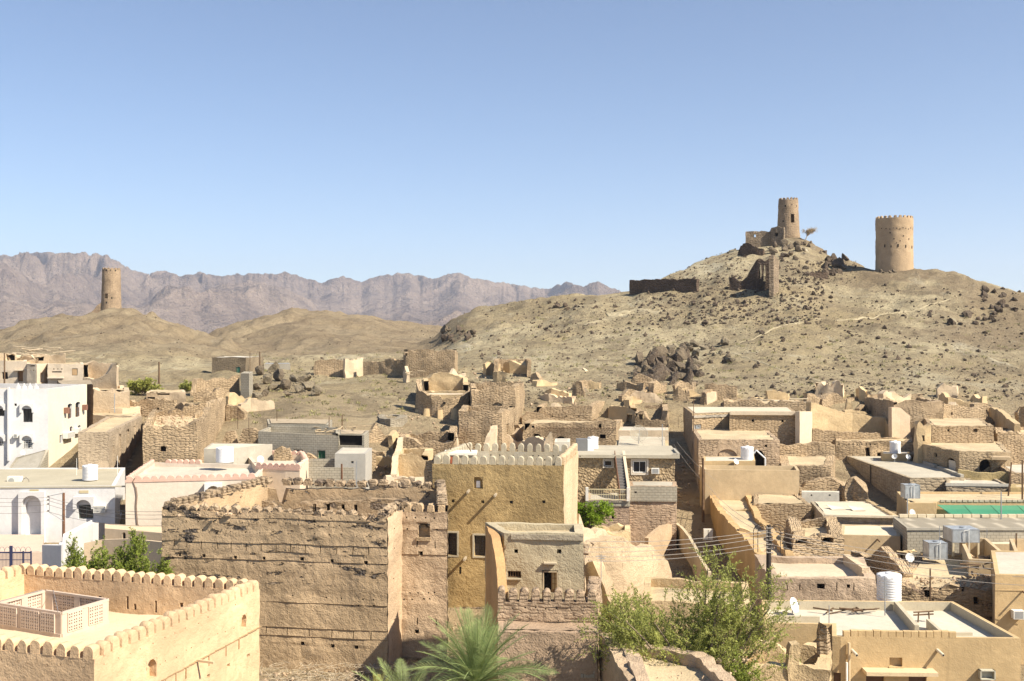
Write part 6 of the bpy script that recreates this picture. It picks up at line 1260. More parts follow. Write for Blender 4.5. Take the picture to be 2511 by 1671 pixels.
A = P3(2297, 1238, 87.4); Bq = P3(2560, 1240, 87.4); zl = -.85
for i in range(4):
    u0, u1 = i/4, (i+1)/4; V = []; Fc = []
    for a in range(9):
        for q in range(6):
            u = u0+(u1-u0)*a/8; v = q/5; p = A.lerp(Bq, u); sag = -.12*math.sin(math.pi*a/8)*(.3+v); V.append((p.x + .9*v*(1 if i == 0 and a == 0 else .0), p.y-3.4*v, p.z+zl*v+sag*.7-.05*math.sin(math.pi*v)))
    for a in range(8):
        for q in range(5): k = a*6+q; Fc.append((k, k+6, k+7, k+1))
    put('net_panel', mesh('net_panel', np.array(V)-np.array(P), Fc, NET, smooth=9), aw)
    p = A.lerp(Bq, u0); m = MB(); m.tube((p.x, p.y, p.z), (p.x+(.9 if i == 0 else 0), p.y-3.4, p.z+zl-.03), .012, n=5); m.make('support_bar', plain((.05, .17, .12), .6), aw, P)
cube_tank(2238, 1223, 88.2, 36, 33, 'blue-grey sheet-metal cube tank on stacked stones above the green net house')
dish_obj(2236, 1258, 84, 8.5, 'small round dish low at the wall beside the green shade net', (.35, -.85, .35), mast=.5)
thin_pole(2225, 1212, 1278, 83, 'grey mast beside the cube tank', .05, STEEL); thin_pole(2455, 1207, 1272, 82, 'steel mast in front of the green shade net', .05, STEEL)
h = building('block_house', 'block house with a flat slab roof and a line of kerb blocks at its back', quadf((2225, 78), (2580, 78), (2580, 83), (2190, 83)), z=Zp(1296, 78), mat=CMU, roofmat=mud((.50, .44, .34), .06, brick=.005, bw=1.6, bh=9, brick_all=True, relief=.01), par=.02, thick=.25, rough=.015, cell=1)
cornice(h, 0, h.zt+.03, .16, .07, CONC)
fr = h.fr[2]
for i in range(16): s = fr.L-.4-i*.68; m = MB(); m.fbox(fr, s-.62, s, -.3, -.05, h.zt, h.zt+.22+.02*random.random()); m.make('kerb_block', plain((.55, .47, .33), .9, var=.12), h.root, h.c)
for px in (2236, 2288): pass
# tanks and walls at the right
building('mud_roof_house', 'mud-roofed house with a broken edge beneath the two metal tanks', [Pd(2148, 63.5), Pd(2350, 62.8), Pd(2448, 62.5), Pd(2420, 72), Pd(2245, 73), Pd(2215, 68)], z=CZ-14.1, mat=mud((.47, .35, .22), .16, brick=.03, relief=.09, dark=(.14, .10, .07), darkamt=.5), roofmat=ROOFM, par=.15, thick=.6, rough=.14, erode=.3, cell=.35, base=CZ-18,
         ops=[dict(side=1, box=(2385, 1464, 2401, 1483), depth=.4), dict(side=0, box=(2270, 1438, 2284, 1466), depth=.3), dict(side=1, box=(2336, 1440, 2346, 1455), depth=.3), dict(side=1, box=(2355, 1438, 2364, 1452), depth=.3)])
cube_tank(2301, 1373, 70, 45, 41, 'grey-green sheet-metal cube tank sitting flat on the mud roof'); cube_tank(2369, 1365, 71.5, 66, 32, 'wide galvanised tank raised on four legs', legs=.9)
dish_obj(2230, 1368, 68.5, 11, 'round grey dish on the mud roof left of the flat cube tank', (.1, -.9, .35), mast=.6)
building('block_wall', 'shaded low block wall with a slot behind the raised tank', quadf((2302, 76), (2334, 74), (2336, 74.4), (2310, 76.5)), z=Zp(1316, 76), cat='wall', mat=CMU, par=0, thick=.2, rough=.01, cell=1, base=CZ-15)
beam_pile('board_heap', 'loose yellow boards lying left of the flat cube tank', 2205, 2275, 1350, 1366, 71, 73, 8, .07, mat=plain((.55, .42, .24), .8), cat='boards')
building('rendered_wall', 'beige enclosure with smooth walls beside the raised tank', quadf((2376, 66.5), (2487, 65.8), (2420, 73.5), (2352, 74)), z=Zp(1373, 66.3), cat='walled yard', mat=BEIGE, roofmat=ROOFM, par=1.2, thick=.22, rough=.01, cell=1, base=CZ-18)
building('rendered_wall', 'beige walled yard cut by the right picture edge', quadf((2492, 70), (2660, 70), (2640, 76), (2475, 76)), z=Zp(1348, 72), cat='walled yard', mat=BEIGE, roofmat=ROOFM, par=1.4, thick=.22, rough=.01, cell=1, base=CZ-18)
building('flat_house', 'pale flat roof strip behind the beige enclosures', quadf((2390, 77), (2600, 77), (2600, 81), (2385, 81)), z=Zp(1335, 77), mat=BEIGE, roofmat=mud((.60, .52, .4), .05, relief=.01, streak=0), par=.02, thick=.22, rough=.01, cell=1, base=CZ-18)
h = building('rendered_house', 'tall plain ochre house at the right edge with an air conditioner', quadf((2440, 58.3), (2640, 58), (2620, 64.5), (2430, 65)), z=Zp(1409, 58.3), mat=BEIGEY, roofmat=ROOFC, par=.03, thick=.22, rough=.012, cell=1, base=CZ-18)
m = MB(); m.fbox(h.fr[0], 0, h.fr[0].L, 0, .03, h.zt-.85, h.zt-.8); m.make('string_course', BEIGEY, h.root, h.c); ac_unit(h, 0, (2478, 1494, 2505, 1514), 'window air conditioner on the ochre house at the right edge', .45); spout(h, 0, 2507, 1448, .6, .07)
LR = building('long_roof_house', 'long low mud house with drainage slits under a broad parapeted roof', quadf((1886, 63.4), (2150, 63), (2118, 69.5), (1850, 70.2)), z=CZ-13.65, mat=mud((.46, .35, .25), .14, relief=.06, streak=.3), roofmat=mud((.54, .44, .32), .10, relief=.02, streak=0), thick=.6, rough=.07, erode=.06, cell=.35, par=.35, base=CZ-18,
              ops=[dict(side=0, box=(x-1.3, 1430, x+1.3, 1449), depth=.3) for x in (1927, 1963, 2052, 2094)] + [dict(side=0, box=(2003, 1432, 2022, 1445), depth=.25), hole(0, 2080, 1438, 9)])
m = MB(); a = P3(2071, 1376, 69); b2 = P3(2118, 1402, 64.9); a.z = b2.z = CZ-13.95; f = Fr((a.x, a.y), (b2.x, b2.y)); m.fbox(f, 0, f.L, -.3, .1, CZ-14.2, CZ-13.4); m.make('cross_parapet', MUDL, LR.root, LR.c)
ruin('ruined_wall', 'ragged shaded mud wall between the long roof and the flat cube tank', [(2085, 71, 1345), (2110, 70.5, 1360), (2135, 70, 1372), (2160, 69, 1345), (2190, 67.5, 1372), (2215, 66, 1400)], MUDB, thick=.6, erode=.3, base=CZ-18)
# crenellated house bottom right
CH = [Pd(1872, 52.6), Pd(2040, 52.4), Pd(2041, 50.3), Pd(2062, 50.2), Pd(2503, 49.9), Pd(2337, 57), Pd(1868, 57.3)]
ops = [dict(side=3, box=(2181, 1613, 2213, 1636), depth=.3), dict(side=3, box=(2124, 1648, 2169, 1710), depth=.25), dict(side=3, box=(2228, 1648, 2272, 1710), depth=.25), dict(side=2, box=(2044, 1650, 2064, 1710), depth=.25)]
C_ = building('crenellated_house', 'ochre rendered house with a small square-toothed parapet and a white roof terrace', CH, z=CZ-13.5, mat=BEIGEY, roofmat=mud((.52, .47, .38), .08, relief=.008, streak=0, fine=.1), par=.45, thick=.2, rough=.01, cell=.9, ops=ops, base=CZ-18)
GP = mud((.47, .41, .30), .06, relief=.01, streak=.2)
TM = [extr([(-.17, 0), (-.17, .3), (.17, .3), (.17, 0)], .2, mats=BEIGEY)]
merlons(C_, 3, C_.zt, TM, n=15, thick=.2, s0=.1, s1=5.2, name='battlement_tooth')
c = C_.c
def part_wall(px0, d0, px1, d1, z0, z1, w, mat, name='partition'):
    f = Fr(Pd(px0, d0), Pd(px1, d1)); m = MB(); m.fbox(f, 0, f.L, -w, 0, CZ-z0, CZ-z1); return m.make(name, mat, C_.root, c)
part_wall(2192, 56.8, 2243, 52.0, 14.25, 13.45, .2, GP); part_wall(2271, 53.4, 2322, 50.1, 14.25, 13.5, .15, GP); part_wall(2262, 51.9, 2385, 52.0, 14.25, 13.8, .15, GP); part_wall(1880, 54.6, 2010, 54.4, 14.25, 13.65, .2, GP)
slab(C_, 3, (2114, 1638, 2287, 1647), .0, .75, mud((.6, .47, .3), .05, relief=.01), 'door_canopy')
window(C_, 3, (2182, 1614, 2212, 1635), .2, .05, WOOD, GLASS, (0, 0)); slab(C_, 3, (2179, 1635, 2215, 1638), 0, .08, BEIGEY, 'window_sill')
for x in (2125, 2229): slab(C_, 3, (x, 1649, x+43, 1710), -.22, -.14, plain((.13, .07, .04), .6), 'door')
slab(C_, 2, (2045, 1651, 2063, 1710), -.22, -.14, plain((.13, .07, .04), .6), 'door')
m = MB(); f = C_.fr[3]; s0, z0 = on_px(C_, 3, 2398, 1640); s1, z1 = on_px(C_, 3, 2435, 1664)
for bx in ((s0, s0+.05, z1, z0), (s1-.05, s1, z1, z0), (s0, s1, z1, z1+.05), (s0, s1, z0-.04, z0)): m.fbox(f, bx[0], bx[1], 0, .3, bx[2], bx[3])
m.fbox(f, s0+.05, s1-.05, -.01, .02, z1, z0); m.make('box_window', plain((.45, .42, .33), .7), C_.root, c)
for px, py in ((2088, 1594), (2298, 1594)):
    s, z = on_px(C_, 3, px, py); m = MB(); m.tube(f.pt(s, -.05, z), f.pt(s+.12, .45, z-.12), .07, n=10); o = m.make('rain_spout', plain((.62, .55, .42), .7), C_.root, c); m = MB(); m.tube(f.pt(s+.121, .452, z-.121), f.pt(s+.122, .456, z-.1215), .05, n=10); m.make('spout_mouth', DARK, o, c)
m = MB(); s, z = on_px(C_, 3, 2080, 1575); m.tube(f.pt(s, .12, CZ-17.5), f.pt(s, .12, z), .07, n=8); m.make('drain_pipe', plain((.52, .40, .25), .8), C_.root, c); m = MB(); s, z = on_px(C_, 3, 2072, 1620); m.tube(f.pt(s, .3, CZ-17.5), f.pt(s, .3, z), .045, n=6); m.make('white_pipe', WHITE, C_.root, c)
m = MB(); rv = C_.fr[5]; m.fbox(rv, 0, rv.L, -.215, -.2, CZ-14.2, CZ-13.5); m.make('parapet_render', GP, C_.root, c); m = MB(); rv = C_.fr[4]; m.fbox(rv, .2, rv.L-.2, -.215, -.2, CZ-14.2, CZ-13.5); m.make('parapet_render', GP, C_.root, c)
tank(2180, 1472, 57.6, 58, 64, 'biggest white ribbed water tank, behind the square-toothed parapet'); 
dish_obj(1943, 1485, 56, 19, 'bright white oval dish on the terrace left of the big ribbed tank', (.72, -.62, .35), mast=.7)
for px, y0, y1, d, r, l in ((2170, 1413, 1505, 55.5, .03, 'dark mast standing before the big ribbed tank'), (2033, 1485, 1540, 52.6, .025, 'short thin rod at the terrace corner above the mud pillar'), (2281, 1394, 1470, 60, .05, 'weathered post rising from the broken mud wall'), (2492, 1308, 1341, 75, .06, 'pale post on the flat roof strip'), (2420, 1297, 1332, 76, .02, 'thin pale rod near the raised tank'), (2304, 1290, 1366, 70.5, .025, 'thin aerial rod beside the flat cube tank')): thin_pole(px, y0, y1, d, l, r, WOOD if r > .04 else STEEL)
m = MB(); P = P3(2265, 1520, 54.5); P.z = CZ-13.95; sw = root('timber_bench', 'rough timber trestle on the white terrace beside the partition', 'trestle', P)
for dx in (-.28, .28): m = MB(); m.tube((dx, 0, 0), (dx*.9, 0, .5), .035, n=6); put('leg', mesh('leg', m.V, m.F, WOOD), sw)
for z in (.5, .36): m = MB(); m.tube((-.5, 0, z), (.5, .05, z+.04), .045, n=6); put('crossbar', mesh('crossbar', m.V, m.F, WOOD), sw)
beam_pile('beam_stack', 'bundle of old roof beams against the terrace back wall', 2010, 2140, 1493, 1499, 56.0, 56.6, 9, .05, cat='timber'); 
# rubble yard left of it
h = building('mud_yard', 'broken mud yard with a dark hollow left of the ochre house', quadf((1780, 46.5), (2032, 45.8), (2035, 49.8), (1800, 50.5)), z=CZ-13.75, mat=MUDP, roofmat=ROOFM, par=.9, thick=.5, rough=.12, erode=.3, cell=.35, base=CZ-18, cat='mud yard')
ruin('mud_pillar', 'tall rounded mud pillar against the corner of the ochre house', [(2006, 48, 1560), (2012, 47.9, 1545), (2030, 47.8, 1538), (2037, 48, 1560)], MUDB, thick=.6, erode=.1, cat='mud pillar', base=CZ-17.5)
ruin('mud_pillar', 'short stubby mud post beside the dark hollow', [(1934, 46, 1592), (1938, 46, 1582), (1958, 46, 1582), (1962, 46, 1596)], MUDP, thick=.5, erode=.08, cat='mud pillar', base=CZ-17.5)
building('rendered_wall', 'low beige wall strip behind the feathery tree and the mud pillar', quadf((1830, 53.5), (2030, 53), (2030, 53.6), (1830, 54)), z=CZ-13.9, cat='wall', mat=BEIGE, par=0, thick=.2, rough=.01, cell=1, base=CZ-18)
# upper right old quarter
ring('ruined_mud_house', 'small broken hut with a square hole above the long flat house', quadf((1846, 158), (1897, 158), (1900, 166), (1850, 167)), 950, tops={0: [(1846, 962), (1852, 945), (1862, 948), (1880, 946), (1890, 955), (1897, 975)]}, erode=.3, mat=MUDL, ops=[dict(side=0, box=(1881, 945, 1890, 952), depth=.4)])
ring('ruined_mud_house', 'collapsed mud row directly behind the long flat house', quadf((1775, 134), (1990, 133), (1990, 140), (1775, 141)), 985, erode=.35, roof=True, par=.25, mat=MUDB)
beam_pile('roof_beams', 'scattered roof beams on the collapsed mud row', 1830, 1960, 978, 992, 134, 139, 12, .07, mat=plain((.5, .42, .3), .9), cat='timber')
ring('eroded_tower_ruin', 'melted mud ruin with four jagged pinnacles on the slope', quadf((2000, 141), (2070, 140), (2068, 145), (2006, 146)), 945, tops={0: [(2000, 985), (2008, 940), (2015, 933), (2022, 945), (2030, 934), (2040, 948), (2050, 932), (2062, 934), (2070, 960)], 2: [(2068, 945), (2050, 940), (2030, 938), (2006, 940)]}, ops=[dict(side=0, box=(2016, 965, 2028, 985), depth=.6, thru=True, archp=8)], erode=.5, thick=.8, rough=.22, mat=MUDL)
ruin('mud_pillar', 'lone dark mud stub right of the jagged pinnacles', [(2074, 134, 1005), (2078, 134, 980), (2086, 134, 980), (2090, 134, 1000)], MUDP, thick=.6, erode=.2, cat='mud pillar')
ruin('ruined_wall', 'long mud wall stepping down to the right below the jagged pinnacles', [(1988, 124, 988), (2030, 125, 1000), (2060, 125.5, 1008), (2090, 126, 1016), (2140, 126, 1021), (2170, 126, 1025), (2183, 124.5, 1055), (2192, 123, 1072), (2218, 122, 1078)], MUDP, thick=.9, erode=.15)
ruin('ruined_wall', 'lower dry-laid wall strip beneath the long stepping wall', [(1992, 120, 1052), (2060, 120, 1058), (2160, 120, 1062)], MUDB, thick=.7, erode=.12)
ruin('ruined_wall', 'knobbly terrace wall behind the yellowish tank room', [(1905, 114, 1095), (1960, 114, 1086), (2048, 114, 1090)], MUDB, thick=1.2, erode=.25)
building('terrace_ground', 'sloping earth terrace with a ragged edge above the beige box house', quadf((1915, 104), (2040, 103), (2048, 113), (1910, 114)), z=Zp(1142, 104), cat='terrace', mat=MUDB, roofmat=ROOFM, par=.05, thick=.8, rough=.1, erode=.2, cell=.5)
ring('ruined_mud_house', 'beam-holed mud range with a narrow shaded doorway by the roof tanks', quadf((2050, 117), (2236, 116.5), (2236, 121), (2050, 122)), 1082, erode=.15, roof=True, par=.1, ops=[dict(side=0, box=(2122, 1098, 2133, 1128), depth=.5), dict(side=0, box=(2152, 1110, 2160, 1120), depth=.4, archp=4)] + [hole(0, x, 1090, 3) for x in range(2058, 2150, 11)])
h = building('box_room', 'small pale box room carrying a tank and two dishes', quadf((2162, 112), (2230, 111.8), (2230, 114.5), (2160, 114.7)), z=Zp(1113, 112), mat=BEIGEY, roofmat=ROOFC, par=.02, thick=.2, rough=.01, cell=1)
tank(2195, 1112, 113, 26, 29, 'white water tank between the two small dishes'); dish_obj(2194, 1120, 110.5, 6.5, 'small white dish on the left front of the pale box room', (-.5, -.75, .4), mast=.4); dish_obj(2226, 1121, 110.5, 6.5, 'small round dish on the right front of the pale box room', (.3, -.85, .35), mast=.4)
building('shed', 'dark open shed under loose thatch right of the pale box room', quadf((2232, 112), (2274, 111), (2270, 114.5), (2232, 115)), z=Zp(1115, 112), cat='shed', mat=mud((.2, .16, .11), .2, relief=.05), roofmat=plain((.5, .42, .3), .95, var=.2), par=-.06, thick=.3, rough=.05, cell=.6, ops=[dict(side=0, box=(2236, 1120, 2262, 1136), depth=.28)])
ring('ruined_mud_house', 'high blocky mud ruin with a shaded flank and a bright plaster face', quadf((2190, 123.5), (2314, 123), (2262, 141), (2112, 141)), 1000, roof=True, par=.2, erode=.15, mat=mud((.45, .34, .22), .14, brick=.05, relief=.06), tops={0: [(2190, 992), (2205, 985), (2240, 982), (2314, 985)], 1: [(2314, 985), (2262, 975)], 2: CZ-6.9, 3: [(2112, 972), (2140, 978), (2165, 978), (2190, 985)]})
slab_m = mud((.56, .43, .30), .06, relief=.02); m = MB()
ruin('buttress_wall', 'bright plaster wall with a gable-shaped shadow below the blocky ruin', [(2187, 121, 1000), (2207, 121.5, 1000), (2232, 122, 1020)], slab_m, thick=.5, erode=.05, rough=.03, cat='wall')
ruin('ruined_wall', 'eroded wall run with two dark holes right of the blocky ruin', [(2314, 124, 988), (2332, 125, 995), (2370, 126, 999), (2416, 127, 1000)], MUDB, thick=.8, erode=.2, ops=[hole(1, 2333, 1015, 7), hole(2, 2348, 1017, 7)])
ruin('ruined_wall', 'dark shaded triangular wall descending on the right slope', [(2424, 132, 998), (2445, 126, 1006), (2465, 121, 1022), (2488, 116, 1040)], MUDP, thick=.6, erode=.1)
ruin('ruined_wall', 'mud wall fragment at the right picture edge below the hill', [(2496, 128, 1010), (2504, 128, 996), (2540, 127, 990)], MUDB, thick=.8, erode=.25)
building('flat_mud_house', 'flat mud house with a torn roof edge in the old right quarter', quadf((2285, 112), (2437, 111.5), (2404, 124), (2262, 125)), z=Zp(1045, 112), mat=MUDB, roofmat=ROOFM, par=.05, thick=.4, rough=.06, erode=.12, cell=.5, ops=[dict(side=0, box=(2386, 1052, 2398, 1060), depth=.4), hole(0, 2327, 1056, 5)])
ruin('mud_pillar', 'square broken mud stub tower with a slot', [(2250, 110, 1040), (2256, 110, 1035), (2270, 110, 1048), (2284, 110, 1040)], MUDP, thick=1., erode=.12, cat='mud pillar', ops=[dict(side=1, box=(2263, 1068, 2269, 1082), depth=.3)])
h = building('arched_mud_house', 'mud house with a black arched doorway and a sloping shaded flank', quadf((2352, 102.5), (2480, 102), (2446, 115), (2240, 112)), z=Zp(1108, 102.5), mat=mud((.46, .35, .22), .14, brick=.04, relief=.06), roofmat=ROOFM, par=.04, thick=.45, rough=.06, erode=.08, cell=.5, ops=[dict(side=0, box=(2402, 1127, 2430, 1170), depth=.42, arch=.55, point=True), dict(side=3, box=(2322, 1124, 2343, 1165), depth=.3, arch=.4, point=True), dict(side=3, box=(2291, 1112, 2297, 1121), depth=.2)])
slab(h, 3, (2324, 1130, 2341, 1163), -.2, -.1, plain((.62, .55, .43), .8), 'hanging_sheet')
building('torn_canopy', 'sagging brown canvas canopy over the arched doorway corner', quadf((2432, 100.8), (2478, 100.5), (2476, 102), (2430, 102)), z=Zp(1122, 100.8), cat='canopy', mat=plain((.42, .32, .2), .9), roofmat=plain((.42, .32, .2), .9), par=0, thick=.1, rough=.02, cell=.8, base=Zp(1128, 100.8))
ruin('yard_wall', 'low yellow-stained mud yard wall before the black arched doorway', [(2350, 99.5, 1152), (2400, 99, 1158), (2482, 98.5, 1160)], mud((.42, .33, .17), .14, relief=.05), thick=.5, erode=.08, cat='wall')
building('flat_mud_house', 'mud house with a pale roof cut by the right picture edge', quadf((2480, 97), (2640, 97), (2600, 104), (2440, 104.5)), z=Zp(1160, 97), mat=MUDB, roofmat=ROOFC, par=.04, thick=.4, rough=.06, erode=.05, cell=.5)
ring('ruined_mud_house', 'heap-like ruined house at the right edge above the pale roof', quadf((2445, 113), (2600, 113), (2580, 119), (2438, 120)), 1062, erode=.4, roof=True, par=.2, thick=.7)
pole(2470, 1134, 1235, 92, 'leaning thin pole by the yellow-stained yard wall', .07, lean=.35); pole(2507, 1128, 1252, 90, 'straight pole at the right picture edge', .08)
building('back_house', 'yellow-stained wall block behind the edge-stone roof', quadf((2478, 93.8), (2620, 93.8), (2620, 96), (2478, 96)), z=Zp(1196, 93.8), mat=mud((.42, .32, .16), .14, relief=.05), roofmat=ROOFM, par=.05, thick=.4, rough=.05, cell=.6)
# alley fittings
P = P3(1737, 1325, 86); m = MB(); m.box(-.35, .35, 0, .3, 0, .85); ab = root('white_cabinet', 'small white cabinet on the orange-shaded alley wall', 'cabinet', P - Vector((0, 0, .0))); put('casing', mesh('casing', m.V, m.F, plain((.62, .58, .5), .7)), ab); m = MB(); m.box(-.02, .02, -.015, 0, .05, .8); put('door_seam', mesh('door_seam', m.V, m.F, plain((.2, .18, .15), .7)), ab)
ruin('alley_wall', 'narrow-topped wall running down the alley beside the tree', [(1656, 88, 1283), (1678, 84.5, 1303), (1697, 80, 1333), (1716, 74, 1372), (1737, 69, 1404)], mud((.52, .42, .28), .1, relief=.03), thick=.22, erode=.02, rough=.03, cat='wall', base=CZ-18)
ruin('alley_wall', 'shaded low yard wall at the foot of the stone house', [(1590, 82, 1320), (1625, 84, 1290), (1656, 87, 1283)], mud((.45, .33, .21), .1, relief=.04), thick=.3, erode=.05, rough=.03, cat='wall', base=CZ-18)
ruin('ruined_wall', 'bright ragged mud remnant at the foot of the stone house', [(1420, 76, 1262), (1438, 77, 1276), (1460, 78, 1295), (1500, 79, 1320), (1545, 80, 1322)], MUDL, thick=.8, erode=.5)
building('rendered_wall', 'plain low wall at the foot of the alley corner', quadf((1460, 79), (1545, 80), (1545, 83), (1460, 83)), z=Zp(1305, 80), cat='wall', mat=MUDP, roofmat=ROOFM, par=.4, thick=.4, rough=.08, erode=.4)
for k in range(3): pass

rnd = random.Random(21)
for i, (x0, x1, y0, y1, n) in enumerate(((1310, 1640, 948, 1000, 14), (1300, 1500, 1010, 1050, 5), (880, 985, 1085, 1150, 5), (1650, 1780, 965, 1000, 5), (1990, 2180, 1040, 1075, 6), (2110, 2480, 975, 1035, 14), (2300, 2511, 1060, 1110, 7), (1915, 2060, 1140, 1170, 4), (1100, 1290, 890, 945, 6), (460, 640, 985, 1050, 6), (1135, 1300, 1060, 1110, 5), (1750, 2110, 975, 1010, 8))):
    for k in range(n):
        px = rnd.uniform(x0, x1); py = rnd.uniform(y0, y1); h = hit(px, py, 80)
        if h is None: continue
        w = rnd.uniform(22, 85); t = rnd.uniform(.9, 2.3)/h.y*FP; an = rnd.uniform(-3, 3); 
        p = [(px-w/2, h.y-an/2, py-t*rnd.uniform(.5, 1)), (px-w/5, h.y, py-t), (px+w/4, h.y+an/4, py-t*rnd.uniform(.4, 1)), (px+w/2, h.y+an/2, py-t*rnd.uniform(.3, .9))]
        if rnd.random() < .5: p.append((px+w/2+rnd.uniform(-4, 8), h.y+an/2+rnd.uniform(2, 4), py-t*rnd.uniform(.3, .9)))
        ruin('ruined_wall', ('short ragged mud wall stub ' + ('left of the U-shaped ruin', 'near the long mud hall', 'by the open slope behind the dark fort', 'above the louvred window house', 'beneath the long stepping wall', 'below the blocky mud ruin', 'around the right-edge mud houses', 'above the warped roof sheets', 'beside the U-shaped ruin', 'on the slope behind the block compound', 'right behind the golden house', 'around the jagged pinnacle ruin')[i]) if i else 'short ragged mud wall stub between the arched hall and the boulders',
             p, rnd.choice((MUDB, MUDP, MUDL, MUDB)), thick=rnd.uniform(.4, .9), erode=rnd.uniform(.2, .45), group='short ragged wall stubs among the ruins', rough=.12, cell=.4)
# ------------------------------------------------------------------ watchtowers on the hills
TWM = mud((.40, .295, .195), .16, brick=.05, brick_all='r', bw=.5, bh=.22, relief=.08, streak=.1)
TWB = mud((.43, .315, .20), .10, relief=.05, streak=.12, fine=.15)
def tower(px, d, ytop, ybase, wtop, wbase, label, mat, ncr, holes=(), door=None, band=None, group='round watchtowers on the hills'):
    x, y = Pd(px, d); zt, zb = Zp(ytop, d), Zp(ybase, d); rt_, rb = wtop/FP*d/2, wbase/FP*d/2; n = 72; nz = 40; h = zt-zb+1.5; c = Vector((x, y, zb)); V = []; Fc = []; UV = []; MI = []
    r = root('watchtower', label, 'watchtower', c, group)
    da = [-math.pi/2 + (hx[0]-px)/(rb/d*FP) for hx in ([door] if door else [])]
    Z = np.linspace(-4.5, zt-zb, nz+1)
    if door: zd0, zd1 = Zp(door[2], d)-zb, Zp(door[1], d)-zb; Z = np.array(sorted(list(z for z in Z if min(abs(z-zd0), abs(z-zd1)) > .12)+[zd0, zd1]))
    for z in Z:
        t = max(0, z)/(zt-zb); rr = rb+(rt_-rb)*t**.8 + (.06 if band and z > Zp(band, d)-zb else 0)
        for i in range(n): a = 2*math.pi*i/n; V.append((rr*math.cos(a), rr*math.sin(a), z))
    V = np.array(V); w = fbm(V[:, 0]*.9, V[:, 1]*.9, V[:, 2]*.9, 3, 3)*.06; rad = np.hypot(V[:, 0], V[:, 1]); V[:, 0] *= 1+w/rad; V[:, 1] *= 1+w/rad; V = V.tolist()
    nzz = len(Z)
    for j in range(nzz-1):
        for i in range(n):
            q = (i+1) % n; f = [j*n+i, j*n+q, (j+1)*n+q, (j+1)*n+i]; a = 2*math.pi*(i+.5)/n
            if door:
                aa = -math.pi/2+math.asin((door[0]-px)/FP*d/rb); hw = door[3]/FP*d/rb/2
                if abs((a-aa+math.pi) % (2*math.pi)-math.pi) < hw and zd0-.01 <= .5*(Z[j]+Z[j+1]) <= zd1:
                    k = len(V); cs, sn = math.cos(aa), math.sin(aa); V += [[V[g][0]-cs*.9, V[g][1]-sn*.9, V[g][2]] for g in f]
                    Fc.append((k, k+1, k+2, k+3)); MI.append(1); UV += [(0, 0)]*4
                    for u, v in ((0, 1), (1, 2), (2, 3), (3, 0)): Fc.append((f[u], f[v], k+v, k+u)); MI.append(0); UV += [(0, 0)]*4
                    continue
            Fc.append(tuple(f)); MI.append(0); UV += [(i*2*math.pi*rb/n, Z[j]), ((i+1)*2*math.pi*rb/n, Z[j]), ((i+1)*2*math.pi*rb/n, Z[j+1]), (i*2*math.pi*rb/n, Z[j+1])]
    top = (nzz-1)*n; k = len(V)                        # parapet inner face and roof
    for dz, ri in ((0, rt_-.45), (-1.1, rt_-.45)):
        for i in range(n): a = 2*math.pi*i/n; V.append([ri*math.cos(a), ri*math.sin(a), zt-zb+dz])
    for i in range(n): q = (i+1) % n; Fc += [(top+i, top+q, k+q, k+i), (k+i, k+q, k+n+q, k+n+i)]; MI += [0, 0]; UV += [(0, 0)]*8
    Fc.append(tuple(k+n+i for i in range(n))); MI.append(0); UV += [(0, 0)]*n
    put('wall', mesh('wall', V, Fc, [mat, DARK], UV, MI, .7), r)
    cm = [extr(lump_prof(2*math.pi*rt_/ncr*.62, .6, 50+i), .42, mats=mat, rough=.05, seed=i) for i in range(3)]
    for i in range(ncr): a = 2*math.pi*(i+.5)/ncr; put('merlon', random.choice(cm), r, (math.cos(a)*(rt_-.22), math.sin(a)*(rt_-.22), zt-zb-.05), a+math.pi/2)
    for hx, hy, hw, hh in holes:
        z = Zp(hy, d)-zb; t = z/(zt-zb); rr = rb+(rt_-rb)*t**.8; sx_ = (hx-px)/FP*d
        if abs(sx_) > rr*.95: continue
        yy = -math.sqrt(rr*rr-sx_*sx_); ww, h2 = hw/FP*d/2, hh/FP*d/2; a = math.atan2(yy, sx_); m = MB(); ex = Vector((-math.sin(a), math.cos(a), 0)); nr = Vector((math.cos(a), math.sin(a), 0)); o = Vector((sx_, yy, z))
        m.hexa([o+ex*u*ww+nr*v+Vector((0, 0, w2*h2)) for w2 in (-1, 1) for u, v in ((-1, .07), (1, .07), (1, -.3), (-1, -.3))]); put('loophole', mesh('loophole', m.V, m.F, DARK), r)
    return r
T1 = tower(1933, 290, 492, 578, 46, 56, 'tapering stone watchtower on the highest hilltop with a dark arched doorway', TWM, 15, [(1921, 508, 3, 4), (1936, 506, 3, 4), (1948, 508, 3, 4), (1916, 545, 3, 4)], (1938, 528, 549, 10), 512)
T2 = tower(2193, 250, 538, 653, 87, 89, 'broad smooth ochre watchtower with square battlements on the right ridge', TWB, 22,
           [(2155+i*7.3, 563+(i % 3)*1.5, 1.8, 2.4) for i in range(11)] + [(2160, 606, 2.4, 7), (2187, 606, 2.8, 7), (2206, 608, 2.4, 7), (2225, 609, 2.8, 7), (2172, 608, 2, 5), (2170, 575, 2.5, 2.5), (2178, 590, 2.5, 2.5), (2200, 583, 2.5, 2.5), (2215, 590, 2.5, 2.5), (2192, 595, 2, 2), (2183, 600, 2, 2)], None, 563)
T3 = tower(273, 345, 662, 762, 42, 49, 'slender brown watchtower on the left hill with a square doorway', TWM, 14, [(259, 664, 3, 4), (269, 664, 3, 4), (279, 665, 3, 4), (288, 665, 3, 4), (282, 732, 2.5, 4), (270, 743, 3, 4)], (269, 721, 733, 8), 690)
ruin('ramp_wall', 'low stone ramp climbing to the foot of the left watchtower', [(222, 343, 768), (235, 343, 752), (249, 343, 742)], TWM, thick=1., erode=.2, cat='ramp')
